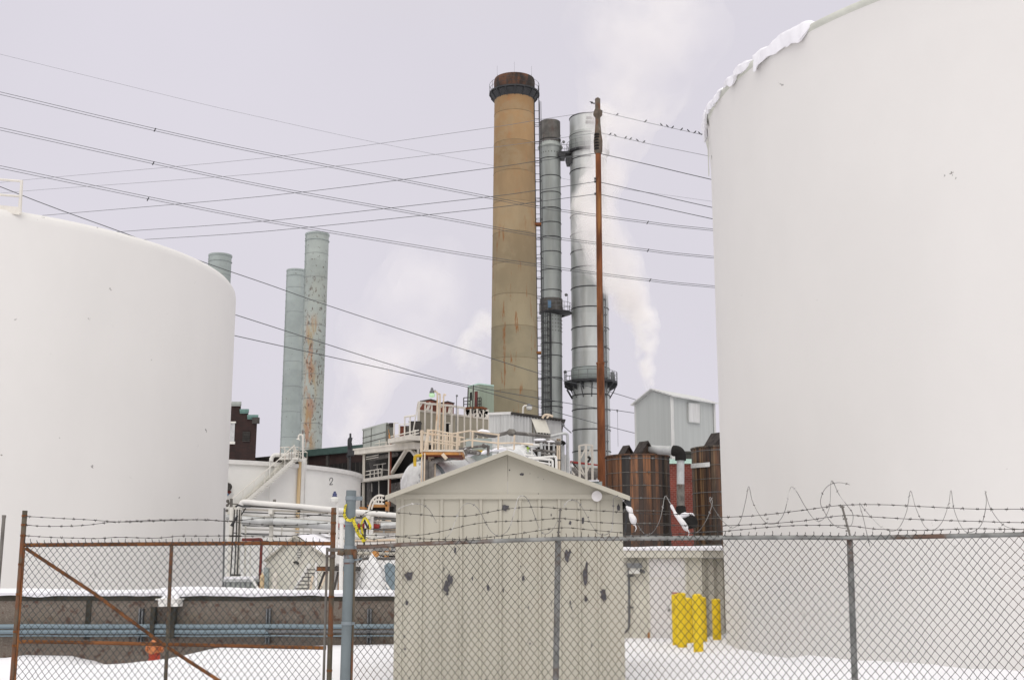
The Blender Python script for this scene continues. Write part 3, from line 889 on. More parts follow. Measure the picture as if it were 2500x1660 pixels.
# thick gate post
GY = 13.35
t = thing('gate_post', 'thick blue-grey steel post with clamps and rusty hinge at the end of the gate', 'post', (P(842, 1660, GY).x, GY, 0))
a, b = P(857.5, 1197, GY), P(842.5, 1660, GY); d = (b - a) / (a.z - b.z)
def gp(v): return a + d * (a.z - P(850, v, GY).z)
m = MB(); m.tube([a, a + d * (a.z + .1)], .0555, 20); m.build('post_tube', M['bluepole'], t)
for v, h in ((1216, .022), (1277, .020), (1336, .022), (1368, .020), (1521, .018)):
    q = gp(v); m = MB(); m.cyl(q - V(0, 0, h), q + V(0, 0, h), .0615, None, 20)
    if v == 1216: m.bb(q.x + .05, q.x + .125, GY - .02, GY + .02, q.z - .022, q.z + .02)
    elif v in (1368,): m.bar(q + V(.04, 0, 0), q + V(.14, -.02, .02), .02, .02)
    else: m.bb(q.x + .05, q.x + .082, GY - .015, GY + .015, q.z - .014, q.z + .014)
    m.build('clamp', M['band'], t)
q = gp(1347)
m = MB(); m.cyl(q - V(0, 0, .03), q + V(0, 0, .03), .0625, None, 18); m.cyl(q + V(-.055, -.03, -.02), q + V(-.12, -.03, -.005), .028, None, 10); m.cyl(q + V(.05, 0, -.03), q + V(.085, 0, -.03), .05, None, 12)
m.build('hinge', M['stile'], t)

# caution tape
t = thing('caution_tape', 'yellow caution tape with black lettering tied round the thick gate post, its end trailing', 'tape', gp(1277))
def ribbon(m, pts, w, tw):
    pts = spline([P(*q) for q in pts], 5); n = len(pts); vs = []
    for i, p in enumerate(pts):
        k = i / (n - 1); a = tw[0] + (tw[1] - tw[0]) * k
        ww = w * (.75 + .4 * noise.noise(V(k * 4, w, 1)))
        e = V(math.cos(a), .35 * math.sin(3 * k), math.sin(a)) * ww / 2
        vs += [p - e, p + e, p + e + V(0, .003, 0), p - e + V(0, .003, 0)]
    m.add(vs, [(4 * i + j, 4 * i + (j + 1) % 4, 4 * i + 4 + (j + 1) % 4, 4 * i + 4 + j) for i in range(n - 1) for j in range(4)], True)
m = MB()
ribbon(m, [(844, 1231, GY - .05), (841, 1252, GY - .075), (845, 1266, GY - .08), (856, 1270, GY - .085), (866, 1265, GY - .06)], .045, (.4, 1.5))
ribbon(m, [(842, 1235, GY - .04), (840, 1258, GY - .068), (848, 1270, GY - .075), (858, 1266, GY - .088), (868, 1262, GY - .05)], .03, (.2, 1.2))
m.build('tied_loop', M['tape'], t)
m = MB()
ribbon(m, [(862, 1269, GY - .07), (868, 1284, GY - .10), (875, 1302, GY - .10), (883, 1313, GY - .08), (890, 1322, GY - .05), (896, 1312, GY - .03)], .05, (.1, .9))
ribbon(m, [(890, 1262, GY - .03), (882, 1280, GY - .05), (884, 1296, GY - .05), (888, 1318, GY - .04)], .030, (-.3, .3))
ribbon(m, [(891, 1262, GY - .03), (898, 1272, GY - .03), (904, 1284, GY - .03), (902, 1292, GY - .03), (894, 1288, GY - .03)], .034, (.8, -.5))
m.build('trailing_end', M['tape'], t)
m = MB(); ribbon(m, [(889, 1268, GY), (893, 1278, GY), (900, 1292, GY)], .03, (.3, .3)); m.cyl(P(892, 1290, GY), P(889, 1332, GY), .012, .008, 6)
solo(m, 'torn_rag', M['dark'], 'dark torn scrap caught in the caution tape beside the thick gate post', 'scrap')

# gate leaf
KY = 13.7
t = thing('chain_link_gate', 'rusty pipe gate with chain link mesh, diagonal brace and three barbed strands', 'gate', (P(430, 1600, KY).x, KY, 0))
def leg(ut, vt, ub, vb, r, mt, nm, Y=KY):
    a, b = P(ut, vt, Y), P(ub, vb, Y); d = (b - a) / (a.z - b.z)
    m = MB(); m.tube([a, a + d * (a.z - .06)], r, 12)
    return m.build(nm, M[mt], t), a, d
lst, la, ld = leg(61, 1246, 30, 1660, .028, 'stile', 'stile')
rst, ra, rd = leg(815, 1239, 803.5, 1660, .0285, 'stile', 'stile')
for (ut, ub, mt) in ((60, 37, 'rustpipe'), (799, 790, 'weathered')):
    a, b = P(ut, 1336, KY - .02), P(ub, 1660, KY - .02); d = (b - a) / (a.z - b.z)
    m = MB(); m.tube([a, a + d * (a.z - .06)], .0105 if ut < 100 else .014, 8); m.build('tension_bar', M[mt], t)
m = MB(); m.tube([P(u, v, KY) for u, v in ((57, 1330), (240, 1328.5), (430, 1327), (620, 1325.5), (812, 1326.5))], .0215, 12); tr = m.build('top_rail', M['rustpipe'], t)
m = MB(); m.tube([P(u, v, KY) for u, v in ((44, 1565.5), (230, 1568), (400, 1572), (620, 1577), (796, 1581))], .0200, 12); m.build('middle_rail', M['rustpipe'], t)
m = MB(); m.tube([V(P(35, 1800, KY).x, KY, .12), V(P(800, 1800, KY).x, KY, .12)], .02, 10); m.build('bottom_rail', M['rustpipe'], t)
m = MB(); a, b = P(419, 1332, KY), P(404, 1660, KY); d = (b - a) / (a.z - b.z); m.tube([a, a + d * (a.z - .1)], .0205, 12); m.build('centre_bar', M['stile'], t)
m = MB(); m.tube([P(63, 1338, KY + .0), P(230, 1448, KY), P(402, 1575, KY), P(540, 1664, KY), P(640, 1729, KY)], .0195, 12); m.build('diagonal_brace', M['rustpipe'], t)
gx0 = P(58, 1330, KY).x + .02; gx1 = P(797, 1330, KY).x
n_w = int((gx1 - gx0) / (D / 2))
def gpt(i, k):
    x = gx0 + i * D / 2
    f = (x - gx0) / (gx1 - gx0)
    z0 = P(57, 1330, KY).z * (1 - f) + P(812, 1326, KY).z * f
    # the leaf leans with its stiles, so the mesh follows them down
    return V(x + (rd.x * f + ld.x * (1 - f)) * k * D * .62, KY - .02, z0 + .03 - k * D * .62)
m = MB(); chain(m, gpt, n_w, 44, 8.1, .0040); m.build('chain_link_mesh', M['wiregate'], t)
GS = [[(62, 1260), (150, 1265), (210, 1268), (283, 1273), (340, 1273), (420, 1270), (500, 1268), (560, 1272), (640, 1264), (720, 1262), (801, 1253)],
      [(62, 1281), (105, 1284), (160, 1284), (215, 1281), (262, 1275), (300, 1273), (380, 1269), (460, 1268), (545, 1271), (600, 1277), (680, 1282), (740, 1280), (800, 1276)],
      [(62, 1307), (120, 1311), (190, 1313), (240, 1314), (290, 1311), (380, 1313), (440, 1308), (500, 1308), (560, 1307.5), (620, 1309), (690, 1309), (740, 1304), (802, 1301)]]
for k, s in enumerate(GS):
    m = MB(); barbed(m, [P(u, v, KY - .03 - .01 * (k == 1)) for u, v in s], .0030)
    m.cyl(P(s[0][0], s[0][1], KY - .03), P(s[0][0] + 15, s[0][1] + 1, KY - .03), .007, .004, 6); m.cyl(P(s[-1][0], s[-1][1], KY - .03), P(s[-1][0] - 14, s[-1][1] + 1, KY - .03), .007, .004, 6)
    m.build('barbed_strand', M['barb'], t)
for par, A, Dd, vs_ in ((lst, la, ld, (1259, 1281, 1307, 1377, 1450, 1541, 1575)), (rst, ra, rd, (1253, 1276, 1302, 1456, 1550, 1636))):
    for v in vs_:
        m = MB(); q = A + Dd * (A.z - P(400, v, KY).z); m.cyl(q - V(0, 0, .011), q + V(0, 0, .011), .0325, None, 10); m.bb(q.x - .006, q.x + .006, q.y - .055, q.y - .02, q.z - .009, q.z + .009)
        m.build('tie_band', M['rustpipe'], par)
m = MB()
for z in (1341.5, 1357):
    q = ra + rd * (ra.z - P(800, z, KY).z)
    if z < 1350: m.bar(q + V(-.065, -.035, 0), q + V(.15, -.035, -.005), .018, .038)
    else: m.bar(q + V(-.075, -.03, 0), q + V(.02, -.03, 0), .016, .026)
    m.cyl(q - V(0, 0, .018), q + V(0, 0, .018), .034, None, 10)
m.build('latch_band', M['weathered'], t)
for i in range(34):
    u = 64 + (800 - 64) * (i + .5) / 34
    q = P(u, interp([(57, 1330), (430, 1327), (812, 1326.5)], u), KY)
    m = MB(); m.tube([q + V(.004 * math.sin(3 * k), math.cos(k * PI / 4) * .025, math.sin(k * PI / 4) * .025) for k in range(9)], .0034, 4, caps=False)
    m.build('wire_tie', M['dark'], tr)

a, b = P(10, 1257, 13.0), P(-10, 1500, 13.0); d = (b - a) / (a.z - b.z)
m = MB(); m.tube([a, a + d * (a.z + .1)], .019, 10); m.cyl(a + V(0, 0, -.03), a + V(0, 0, .0), .022, None, 10)
solo(m, 'fence_post', M['weathered'], 'slim weathered grey post standing alone past the rusty gate stile', 'post')

# plastic scraps on the coil
def bag(pts, rr, lab):
    m = MB(); pp = spline([P(*q) for q in pts], 5); n = len(pp)
    m.tube(pp, [interp(rr, i / (n - 1)) for i in range(n)], 10)
    for i, p in enumerate(m.v):
        m.v[i] = p + V(noise.noise(p * 14), noise.noise(p * 14 + V(5, 0, 0)), noise.noise(p * 14 + V(0, 8, 0))) * .016
    m.tube([pp[-1], pp[-1] + V(.01, 0, -.03), pp[-1] + V(-.005, 0, -.065)], [.008, .005, .002], 5)
    solo(m, 'plastic_scrap', M['plastic'], lab, 'plastic bag', 'plastic scraps caught on the razor wire')
bag([(1530, 1234, 12.6), (1536, 1244, 12.58), (1542, 1256, 12.56), (1546, 1270, 12.56), (1551, 1282, 12.56)], [(0, .010), (.2, .027), (.4, .018), (.75, .034), (1, .010)], 'white plastic scrap on the razor wire, hanging straight down beside the shed')
bag([(1638, 1231, 12.5), (1646, 1246, 12.5), (1658, 1265, 12.5), (1670, 1283, 12.5), (1680, 1294, 12.5)], [(0, .008), (.2, .016), (.5, .022), (.85, .027), (1, .010)], 'white plastic scrap twisted slantwise along the razor wire in front of red bricks')
# ================================================================== yard on the right: guard house, bollards
BY = 30.0
a, b = P(1380, 1350, BY), P(1711, 1350, BY)
zr = P(1600, 1361, BY).z
t = thing('pump_house', 'low cream flat roofed building with a pale door, half hidden between shed and big tank', 'building', ((a.x + b.x) / 2, BY, 0))
m = MB(); m.bb(a.x, b.x, BY, BY + 4, 0, zr)
m.build('wall', M['cream'], t)
m = MB(); zf = P(1600, 1342, BY).z
m.bb(a.x - .1, b.x + .02, BY - .22, BY + 4.1, zr - .0, zf); m.bb(a.x, b.x - .05, BY - .03, BY - .002, zr - .05, zr - .002)
m.build('fascia', M['cream'], t)
m = MB(); n = 40; c = 5; pts = []
for i in range(n + 1):
    x = a.x - .1 + (b.x + .1 - a.x + .5) * i / n
    hh = .05 + .05 * i / n + .02 * noise.noise(V(x * 1.5, 0, 0))
    for yy, zz in ((3, 0), (3, hh), (-.1, hh), (-.25, hh * .4), (-.25, -.02)):
        pts.append(V(x, BY + yy, zf + zz + .004))
m.add(pts, [(i * c + j, i * c + (j + 1) % c, (i + 1) * c + (j + 1) % c, (i + 1) * c + j) for i in range(n) for j in range(c)], True)
tag(m.build('snow_layer', M['snow']), 'thin snow layer on the flat roof of the low cream building', 'snow')
m = MB(); q0, q1 = P(1584, 1363, BY - .03), P(1676, 1560, BY - .03)
m.bb(q0.x, q1.x, BY - .05, BY - .002, .05, q0.z)
dr = m.build('door', M['door'], t)
m = MB()
for x0_, x1_ in ((q0.x - .05, q0.x), (q1.x, q1.x + .05)): m.bb(x0_, x1_, BY - .065, BY - .002, .05, q0.z + .05)
m.bb(q0.x, q1.x, BY - .065, BY - .002, q0.z + .001, q0.z + .05)
m.build('door_frame', M['cream'], dr)
m = MB(); q = P(1633, 1489, BY - .06); m.cyl(V(q.x, BY - .05, q.z), V(q.x, BY - .09, q.z), .035, .03, 10); m.build('handle', M['galv'], dr)
m = MB(); z_ = P(1630, 1410, BY).z; m.bb(q0.x + .02, q1.x - .02, BY - .0525, BY - .05, z_ - .012, z_ + .0); m.build('panel_seam', M['cream'], dr)
m = MB(); q = P(1584, 1555, BY); m.bb(q.x - .03, q.x + .02, BY - .07, BY - .051, .10, q.z + .12); m.build('rust_stain', M['orange'], dr)
m = MB()
c0, c1 = P(1712, 1360, BY), P(1790, 1360, BY + .6)
m.corr(V(c0.x, BY + .02, 0), V(c1.x, BY + .3, 0), 0, zr - .02, zr - .02, .24, .03)
m.build('corrugated_wall', M['corrcream'], t)
m = MB(); m.bb(c0.x - .05, c0.x, BY - .04, BY + .02, 0, zr); m.build('corner_trim', M['cream'], t)
m = MB(); m.bb(b.x + .03, c1.x + .2, BY - .2, BY + 4, zr + .0, zf - .01); m.build('fascia', M['corrcream'], t)

q0, q1 = P(1532, 1374, BY - .35), P(1567, 1386, BY - .35)
t = thing('flood_light', 'dark hooded flood light on the cream wall beside the pale door', 'light', P(1550, 1388, BY - .2))
m = MB(); m.prism([V(q0.x, BY - .42, q1.z), V(q1.x, BY - .42, q1.z), V(q1.x, BY - .36, q0.z), V(q0.x, BY - .36, q0.z)], (0, .3, .0)); m.bar(V(q1.x - .02, BY - .2, q1.z - .05), V(q1.x + .08, BY - .1, q1.z - .1), .06); m.build('hood', M['conduitdim'], t)
m = MB(); r0, r1 = P(1537, 1386, BY - .36), P(1562, 1400, BY - .36); m.bb(r0.x, r1.x, BY - .37, BY - .05, r1.z, r0.z); m.build('lamp_box', M['glassw'], t)
m = MB(); m.tube(spline([P(1535, 1388, BY - .08), P(1536, 1450, BY - .08), P(1536, 1520, BY - .08), P(1533, 1536, BY - .08), P(1522, 1545, BY - .08)], 4), .028, 8)
for v in (1405, 1482): q = P(1536, v, BY - .05); m.bb(q.x - .05, q.x + .11, BY - .06, BY - .002, q.z - .02, q.z + .02)
solo(m, 'conduit', M['conduitdim'], 'grey conduit running down the cream wall from the flood light', 'conduit')

BO = [(1662.5, 1446, 1582, 21.5, 'tallest yellow bollard, in the middle of the tight cluster by the pale door'),
      (1701.5, 1449, 1590, 22, 'yellow bollard nearest the fence, deepest reaching into the snow, right of the tight cluster'),
      (1650, 1449, 1573, 15, 'yellow bollard at the left edge of the cluster with a red tag on top'),
      (1679, 1458, 1570, 14, 'yellow bollard half hidden behind the tallest one, between the two biggest'),
      (1713, 1456, 1569, 14, 'yellow bollard half hidden right behind the one nearest the fence'),
      (1747.5, 1460.5, 1573, 17.5, 'yellow bollard standing alone beside the huge tank')]
proto = None
for k, (u, v0, v1, wd, lab) in enumerate(BO):
    yy = (26.0, 24.9, 26.9, 27.6, 27.8, 28.2)[k]
    top = P(u, v0, yy)
    base = V(top.x, yy, 0)
    if proto is None:
        proto = base; ptop = top.z
        t = thing('bollard', lab, 'bollard', base, 'yellow bollards by the door')
        m = MB(); m.lathe(base, [(.098, -.2), (.098, top.z - .06), (.10, top.z - .05)], 20); m.build('post_tube', M['yellow'], t)
        m = MB(); m.lathe(base + V(0, 0, top.z - .05), [(.104, 0), (.10, .025), (.07, .045), (.02, .052)], 20); m.build('dome_cap', M['yellow'], t)
        p0 = t
    else:
        dup(p0, base - proto + V(0, 0, top.z - ptop), lab)
        if k == 2:
            m = MB(); m.ring(top + V(-.02, -.02, .02), .07, .012, 12, 5)
            solo(m, 'red_tag', M['redpipe'], 'small red ring lying on top of a yellow bollard', 'tag')

# ================================================================== wooden stave tanks
def stave_tank(C, rad, zt, zb, label, nh, seed):
    t = thing('stave_tank', label, 'wooden tank', (C.x, C.y, 0))
    m = MB(); n = 46; rr = random.Random(seed)
    for k in range(n):
        a0_, a1_ = 2 * PI * k / n, 2 * PI * (k + .97) / n
        r = rad + rr.uniform(-.012, .012)
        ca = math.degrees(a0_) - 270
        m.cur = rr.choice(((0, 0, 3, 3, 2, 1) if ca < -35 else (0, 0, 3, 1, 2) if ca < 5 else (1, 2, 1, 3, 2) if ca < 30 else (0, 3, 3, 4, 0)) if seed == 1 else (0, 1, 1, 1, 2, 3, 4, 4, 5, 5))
        q = [C + V(math.cos(x) * y, math.sin(x) * y, z) for z in (zb, zt + rr.uniform(-.03, .03)) for x, y in ((a0_, r), (a1_, r), (a1_, r - .07), (a0_, r - .07))]
        m.add(q, [(0, 1, 5, 4), (1, 2, 6, 5), (2, 3, 7, 6), (3, 0, 4, 7), (4, 5, 6, 7)])
    m.cur = 0
    m.lathe(C, [(rad - .05, zb), (rad - .05, zt - .1), (.01, zt - .05)], 46, cap=False)
    m.build('staves', WOOD, t)
    m = MB(); m.lathe(C, [(rad + .05, zt - .03), (rad + .05, zt + .03), (.01, zt + .12)], 46, cap=False); m.build('lid', WOOD[1] if seed == 1 else WOOD[4], t)
    for k in range(nh):
        z = zt - .16 - (zt - zb - .5) * (k / (nh - 1)) ** .95
        m = MB(); m.ring(C + V(0, 0, z), rad + .018, .0125, 60, 5)
        for a in (-1.9 + .2 * (k % 3), -1.2 - .13 * (k % 4)):
            p = C + V(math.cos(a) * (rad + .03), math.sin(a) * (rad + .03), z); m.bb(p.x - .04, p.x + .04, p.y - .035, p.y + .02, z - .03, z + .03)
        m.build('hoop', M['weathered'] if k % 3 else M['ladder'], t)
    return t


def vent(C, sx, sy, sz, hr, lab):
    t = thing('roof_vent', lab, 'roof vent', C, 'little gabled vents on the wooden tanks')
    m = MB(); m.bb(C.x - sx * .62, C.x + sx * .62, C.y - sy * .6, C.y + sy * .6, C.z - .1, C.z + sz)
    m.prism([V(C.x + sx * .62, C.y - sy * .6, C.z + sz), V(C.x + sx * .62, C.y + sy * .6, C.z + sz), V(C.x + sx * .62, C.y, C.z + sz + hr * .75)], (-sx * 1.24, 0, 0))
    m.build('vent_box', WOOD[3], t)
    m = MB()
    for s in (-1, 1):
        m.prism([V(C.x - sx, C.y, C.z + sz + hr), V(C.x - sx, C.y, C.z + sz + hr - .06), V(C.x - sx, C.y + s * sy, C.z + sz - .12), V(C.x - sx, C.y + s * sy, C.z + sz - .06)], (2 * sx, 0, 0))
    o = m.build('vent_roof', M['wet'], t)
    return t


WY = 50.0
cA = P(1556, 1120, WY + 1.3); radA = S(156.5, WY + 1.3) / 2 * .985
ztA = P(1556, 1116, WY + 1.3 - radA * .0).z
stave_tank(V(cA.x, WY + 1.3, 0), radA, ztA, 0, 'dark wet wooden stave tank with steel hoops and two little gabled vents on its lid', 13, 1)
cB = P(1771, 1095, WY + 1.5); radB = radA * 1.07
ztB = P(1740, 1096, WY + 1.5).z
stave_tank(V(cB.x, WY + 1.5, 0), radB, ztB, 0, 'paler brown wooden stave tank with a white plate, cut off by the huge white tank', 13, 2)
v1 = vent(V(P(1530, 1108, WY + 1).x, WY + 1.2, ztA + .05), .21, .30, .10, .34, 'smaller dark gabled vent, left on the dark wooden tank lid')
v2 = vent(V(P(1573, 1108, WY + .4).x, WY + .5, ztA + .03), .30, .36, .12, .44, 'bigger dark gabled vent, right on the dark wooden tank lid')
v3 = vent(V(P(1752, 1085, WY + 1).x, WY + 1.1, ztB + .03), .34, .45, .12, .50, 'dark gabled vent on the paler wooden tank next to the huge white tank')
for v_, rot in ((v1, -.95), (v2, -1.0), (v3, -.95)): v_.rotation_euler.z = rot
t = thing('wall_plate', 'white plate with faded lettering fixed on the paler wooden tank', 'sign', P(1718, 1138, WY - .5))
pl = []
for f in range(9):
    u = 1699 + 37 * f / 8
    x = P(u, 1136, WY).x - cB.x
    pl.append((x, WY + 1.5 - math.sqrt(max(.01, (radB + .06) ** 2 - x * x))))
m = MB()
zs = [(P(1699 + 37 * f / 8, 1131.5 - f * .45, pl[f][1]).z, P(1699 + 37 * f / 8, 1142.5 - f * .45, pl[f][1]).z) for f in range(9)]
for f in range(8):
    (x0_, y0_), (x1_, y1_) = pl[f], pl[f + 1]
    m.add([V(cB.x + x0_, y0_, zs[f][0]), V(cB.x + x1_, y1_, zs[f + 1][0]), V(cB.x + x1_, y1_, zs[f + 1][1]), V(cB.x + x0_, y0_, zs[f][1]),
           V(cB.x + x0_, y0_ + .03, zs[f][0]), V(cB.x + x1_, y1_ + .03, zs[f + 1][0]), V(cB.x + x1_, y1_ + .03, zs[f + 1][1]), V(cB.x + x0_, y0_ + .03, zs[f][1])],
          [(0, 1, 2, 3), (0, 4, 5, 1), (3, 2, 6, 7), (4, 7, 6, 5)])
m.build('plate', M['sign'], t)
m = MB()
for (ux, w) in ((1704, 2), (1707, 2), (1712.5, 2.2), (1717, 2.2), (1722, 2), (1726.5, 1.6)):
    f = (ux - 1699) / 37; y = interp([(i / 8, pl[i][1]) for i in range(9)], f) - .012
    a = P(ux, 1134 - f * 3.6, y); b = P(ux + w, 1140 - f * 3.6, y)
    m.bar(a, V(a.x, y, b.z), .02, .008); m.bar(V(b.x, y, a.z), V(b.x, y, b.z), .02, .008); m.bar(V(a.x, y, a.z), V(b.x, y, a.z), .008, .02)
m.build('faded_lettering', M['smudge'], t)

# duct between the wooden tanks
t = thing('steel_duct', 'silver duct with black elbows running over and down between the two wooden tanks', 'duct', P(1661, 1260, 49))
m = MB(); m.cyl(P(1585, 1097, 50.6), P(1655, 1101, 49.2), .185, None, 16); m.build('horizontal_pipe', M['lagging'], t)
m = MB(); m.tube(spline([P(1644, 1100, 49.3), P(1655, 1102, 49.2), P(1661, 1110, 49.2), P(1661.5, 1124, 49.2)], 5), .225, 16); m.build('elbow', M['black'], t)
m = MB(); m.cyl(P(1661.5, 1122, 49.2), P(1661.5, 1182, 49.2), .155, None, 16); m.build('upright_pipe', M['lagging'], t)
m = MB(); m.cyl(P(1661.5, 1182, 49.2), P(1662, 1240, 49.2), .16, None, 16); m.build('upright_pipe', M['weathered'], t)
m = MB(); m.tube(spline([P(1662, 1238, 49.2), P(1664, 1256, 49.1), P(1676, 1276, 48.9), P(1692, 1272, 48.6)], 5), [.2 + .004 * i for i in range(16)], 14); m.build('elbow', M['black'], t)
m = MB(); m.ball(P(1678, 1258, 48.8), .2, 12, 7, 1.5, .8, .55); lumpy(m, .05, 5)
solo(m, 'snow_heap', M['snow'], 'small snow heap on the lower black elbow in front of the bricks', 'snow')

# brick building with pale coping, grey gabled house behind
a, b = P(1560, 1132, 64), P(1900, 1120, 64)
t = thing('brick_building', 'red brick building seen between the two wooden tanks', 'building', ((a.x + b.x) / 2, 64, 0))
m = MB(); m.bb(a.x, b.x, 64, 76, 0, a.z); m.build('wall', M['brick'], t)
m = MB(); m.bb(a.x - .1, b.x + .1, 63.85, 76, a.z, a.z + .24); m.build('coping', M['palegreen'], t)
m = MB(); q = P(1690, 1106, 66); m.bb(q.x - .6, q.x + .9, 66, 68, a.z + .24, q.z); m.bb(q.x - .65, q.x + .95, 65.9, 68.1, q.z, q.z + .1); m.build('roof_unit', M['dim'], t)

GYY = 88.0
def gh(u, v, Y): return P(u, v, Y)
t = thing('gabled_silo_house', 'tall grey metal house with a gable roof and one pale shutter behind the wooden tanks', 'building', P(1640, 1200, GYY + 3) * 1)
OFF[t.name].z = 0; t.location.z = 0
A_, B_, C_ = P(1551, 988, 92.3), P(1640, 968, GYY), P(1743, 985, 91.9)       # plan corners: far left, near edge, right end
za = B_.z
pk = P(1596, 955, 90.1)
m = MB()
def wall(m, p, q, z0, z1p, z1q, th):
    d = (V(q.x, q.y, 0) - V(p.x, p.y, 0)).normalized(); nrm = V(-d.y, d.x, 0) * th
    m.prism([V(p.x, p.y, z0), V(q.x, q.y, z0), V(q.x, q.y, z1q), V(p.x, p.y, z1p)], nrm)
d1 = (V(B_.x, B_.y, 0) - V(A_.x, A_.y, 0)); nr = V(-d1.y, d1.x, 0).normalized() * .15
m.prism([V(A_.x, A_.y, 0), V(B_.x, B_.y, 0), V(B_.x, B_.y, B_.z), V((A_.x + B_.x) / 2, (A_.y + B_.y) / 2, pk.z), V(A_.x, A_.y, A_.z)], nr)
wall(m, B_ + V(.03, .03, 0), C_, 0, B_.z, C_.z, .15)
m.build('siding', M['greyhouse'], t)
m = MB(); m.bar(V(B_.x, B_.y, 0), V(B_.x, B_.y, B_.z), .22); m.bar(V(A_.x, A_.y, 0), V(A_.x, A_.y, A_.z), .15); m.bar(V(C_.x, C_.y - .1, 0), V(C_.x, C_.y - .1, C_.z), .15); m.build('corner_trim', M['corrgrey'], t)
dd = V(C_.x - B_.x, C_.y - B_.y, 0)
m = MB(); o1 = (V(A_.x, A_.y, 0) - V(B_.x, B_.y, 0)).normalized()
mid = V((A_.x + B_.x) / 2, (A_.y + B_.y) / 2, pk.z + .12)
lf = V(A_.x, A_.y, A_.z) + o1 * .35 - dd.normalized() * .3 + V(0, 0, -.05); rt = V(B_.x, B_.y, B_.z) - o1 * .35 - dd.normalized() * .3 + V(0, 0, -.05)
md = mid - dd.normalized() * .3
ex = dd + dd.normalized() * .7
slump = V(0, 0, -.2)
m.prism([md, lf, lf + V(0, 0, .09), md + V(0, 0, .09)], ex); m.prism([md, md + V(0, 0, .09), rt + V(0, 0, .09), rt], ex + V(0, 0, 0))
m.build('roof', M['corrgrey'], t)
m = MB(); n1 = V(dd.y, -dd.x, 0).normalized() * .12
def onr(u, v):
    r = P(u, v, 1) - V(0, 0, EYE); # meet the right wall plane
    den = r.x * n1.x + r.y * n1.y; k = (B_.x * n1.x + B_.y * n1.y) / den
    return V(r.x * k, r.y * k, EYE + r.z * k)
m.prism([onr(1678, 984), onr(1705.5, 986), onr(1706, 1033), onr(1679, 1030)], n1); sh_ = m.build('shutter', M['corrgrey'], t)
m = MB()
for a, b in (((1677.5, 983.5), (1706, 985.5)), ((1706, 985.5), (1706.5, 1033.5)), ((1706.5, 1033.5), (1678.5, 1030.5)), ((1678.5, 1030.5), (1677.5, 983.5))): m.bar(onr(*a) + n1 * 1.1, onr(*b) + n1 * 1.1, .05)
m.build('shutter_frame', M['greyhouse'], sh_)

# ================================================================== chimneys
def Rpx(px, u, v, Y):
    return (P(u + px / 2, v, Y) - P(u - px / 2, v, Y)).length / 2


CY = 140.0
zt = P(1257, 196, CY).z
r_top = Rpx(98, 1257, 260, CY); r_bot = Rpx(118, 1253, 1000, CY)
cx = P(1256, 640, CY).x
zb_ = P(1253, 1000, CY).z
k_ = (r_bot - r_top) / (P(1257, 260, CY).z - zb_)
def rc(z): return r_top + k_ * (P(1257, 260, CY).z - z)
C = V(cx, CY, 0)
t = thing('tall_chimney', 'tall tan concrete chimney with a sooty dark crown and a railed gallery at the top', 'chimney', C)
m = MB(); zz = [0, 12, 24, 36, 48, zt - 2.2]
m.lathe(C, [(rc(z), z) for z in zz], 64, cap=False)
m.build('shaft', M['tan'], t)
for z in [q * 3.77 for q in range(4, 17)]:
    if z < zt - 4: m = MB(); m.ring(C + V(0, 0, z), rc(z) - .03, .055, 64, 4); m.build('pour_joint', M['tanjoint'], t)
m = MB(); zc = zt - 1.9
m.lathe(C, [(rc(zt) - .02, zc - .5), (rc(zt) + .06, zc), (rc(zt) + .09, zt - .3), (rc(zt) + .02, zt), (rc(zt) - .4, zt), (rc(zt) - .4, zt - 4)], 64, cap=False)
m.build('sooty_crown', M['sooty'], t)
m = MB(); zg = zt - 1.95; rg = rc(zt) + .66
m.lathe(C, [(rc(zt), zg - .1), (rg, zg), (rg, zg + .18), (rc(zt), zg + .18)], 48, cap=False)
for k in range(16):
    a = 2 * PI * k / 16; e = V(math.cos(a), math.sin(a), 0)
    m.prism([C + e * (rc(zt) - .05) + V(0, 0, zg), C + e * rg + V(0, 0, zg), C + e * rg + V(0, 0, zg - .15), C + e * (rc(zt) - .05) + V(0, 0, zg - 1.0)], V(-e.y, e.x, 0) * .12)
m.lathe(C, [(rc(zt) + .02, zg - .85), (rg - .12, zg - .08)], 48, cap=False)
ga = m.build('gallery', M['dark'], t)
m = MB()
for z in (.6, 1.15): m.ring(C + V(0, 0, zg + z + .1), rg - .04, .02, 48, 5)
for k in range(16):
    a = 2 * PI * k / 16 + .1; e = V(math.cos(a), math.sin(a), 0) * (rg - .04); m.tube([C + e + V(0, 0, zg + .1), C + e + V(0, 0, zg + 1.3)], .022, 5)
m.build('railing', M['dark'], ga)
m = MB()
for k in range(6):
    a = 2 * PI * k / 6 + .52; e = V(math.cos(a), math.sin(a), 0) * (rc(zt) + .0); m.tube([C + e + V(0, 0, zt - .1), C + e + V(0, 0, zt + 1.3)], .011, 4)
m.build('lightning_rod', M['ladder'], t)
m = MB()
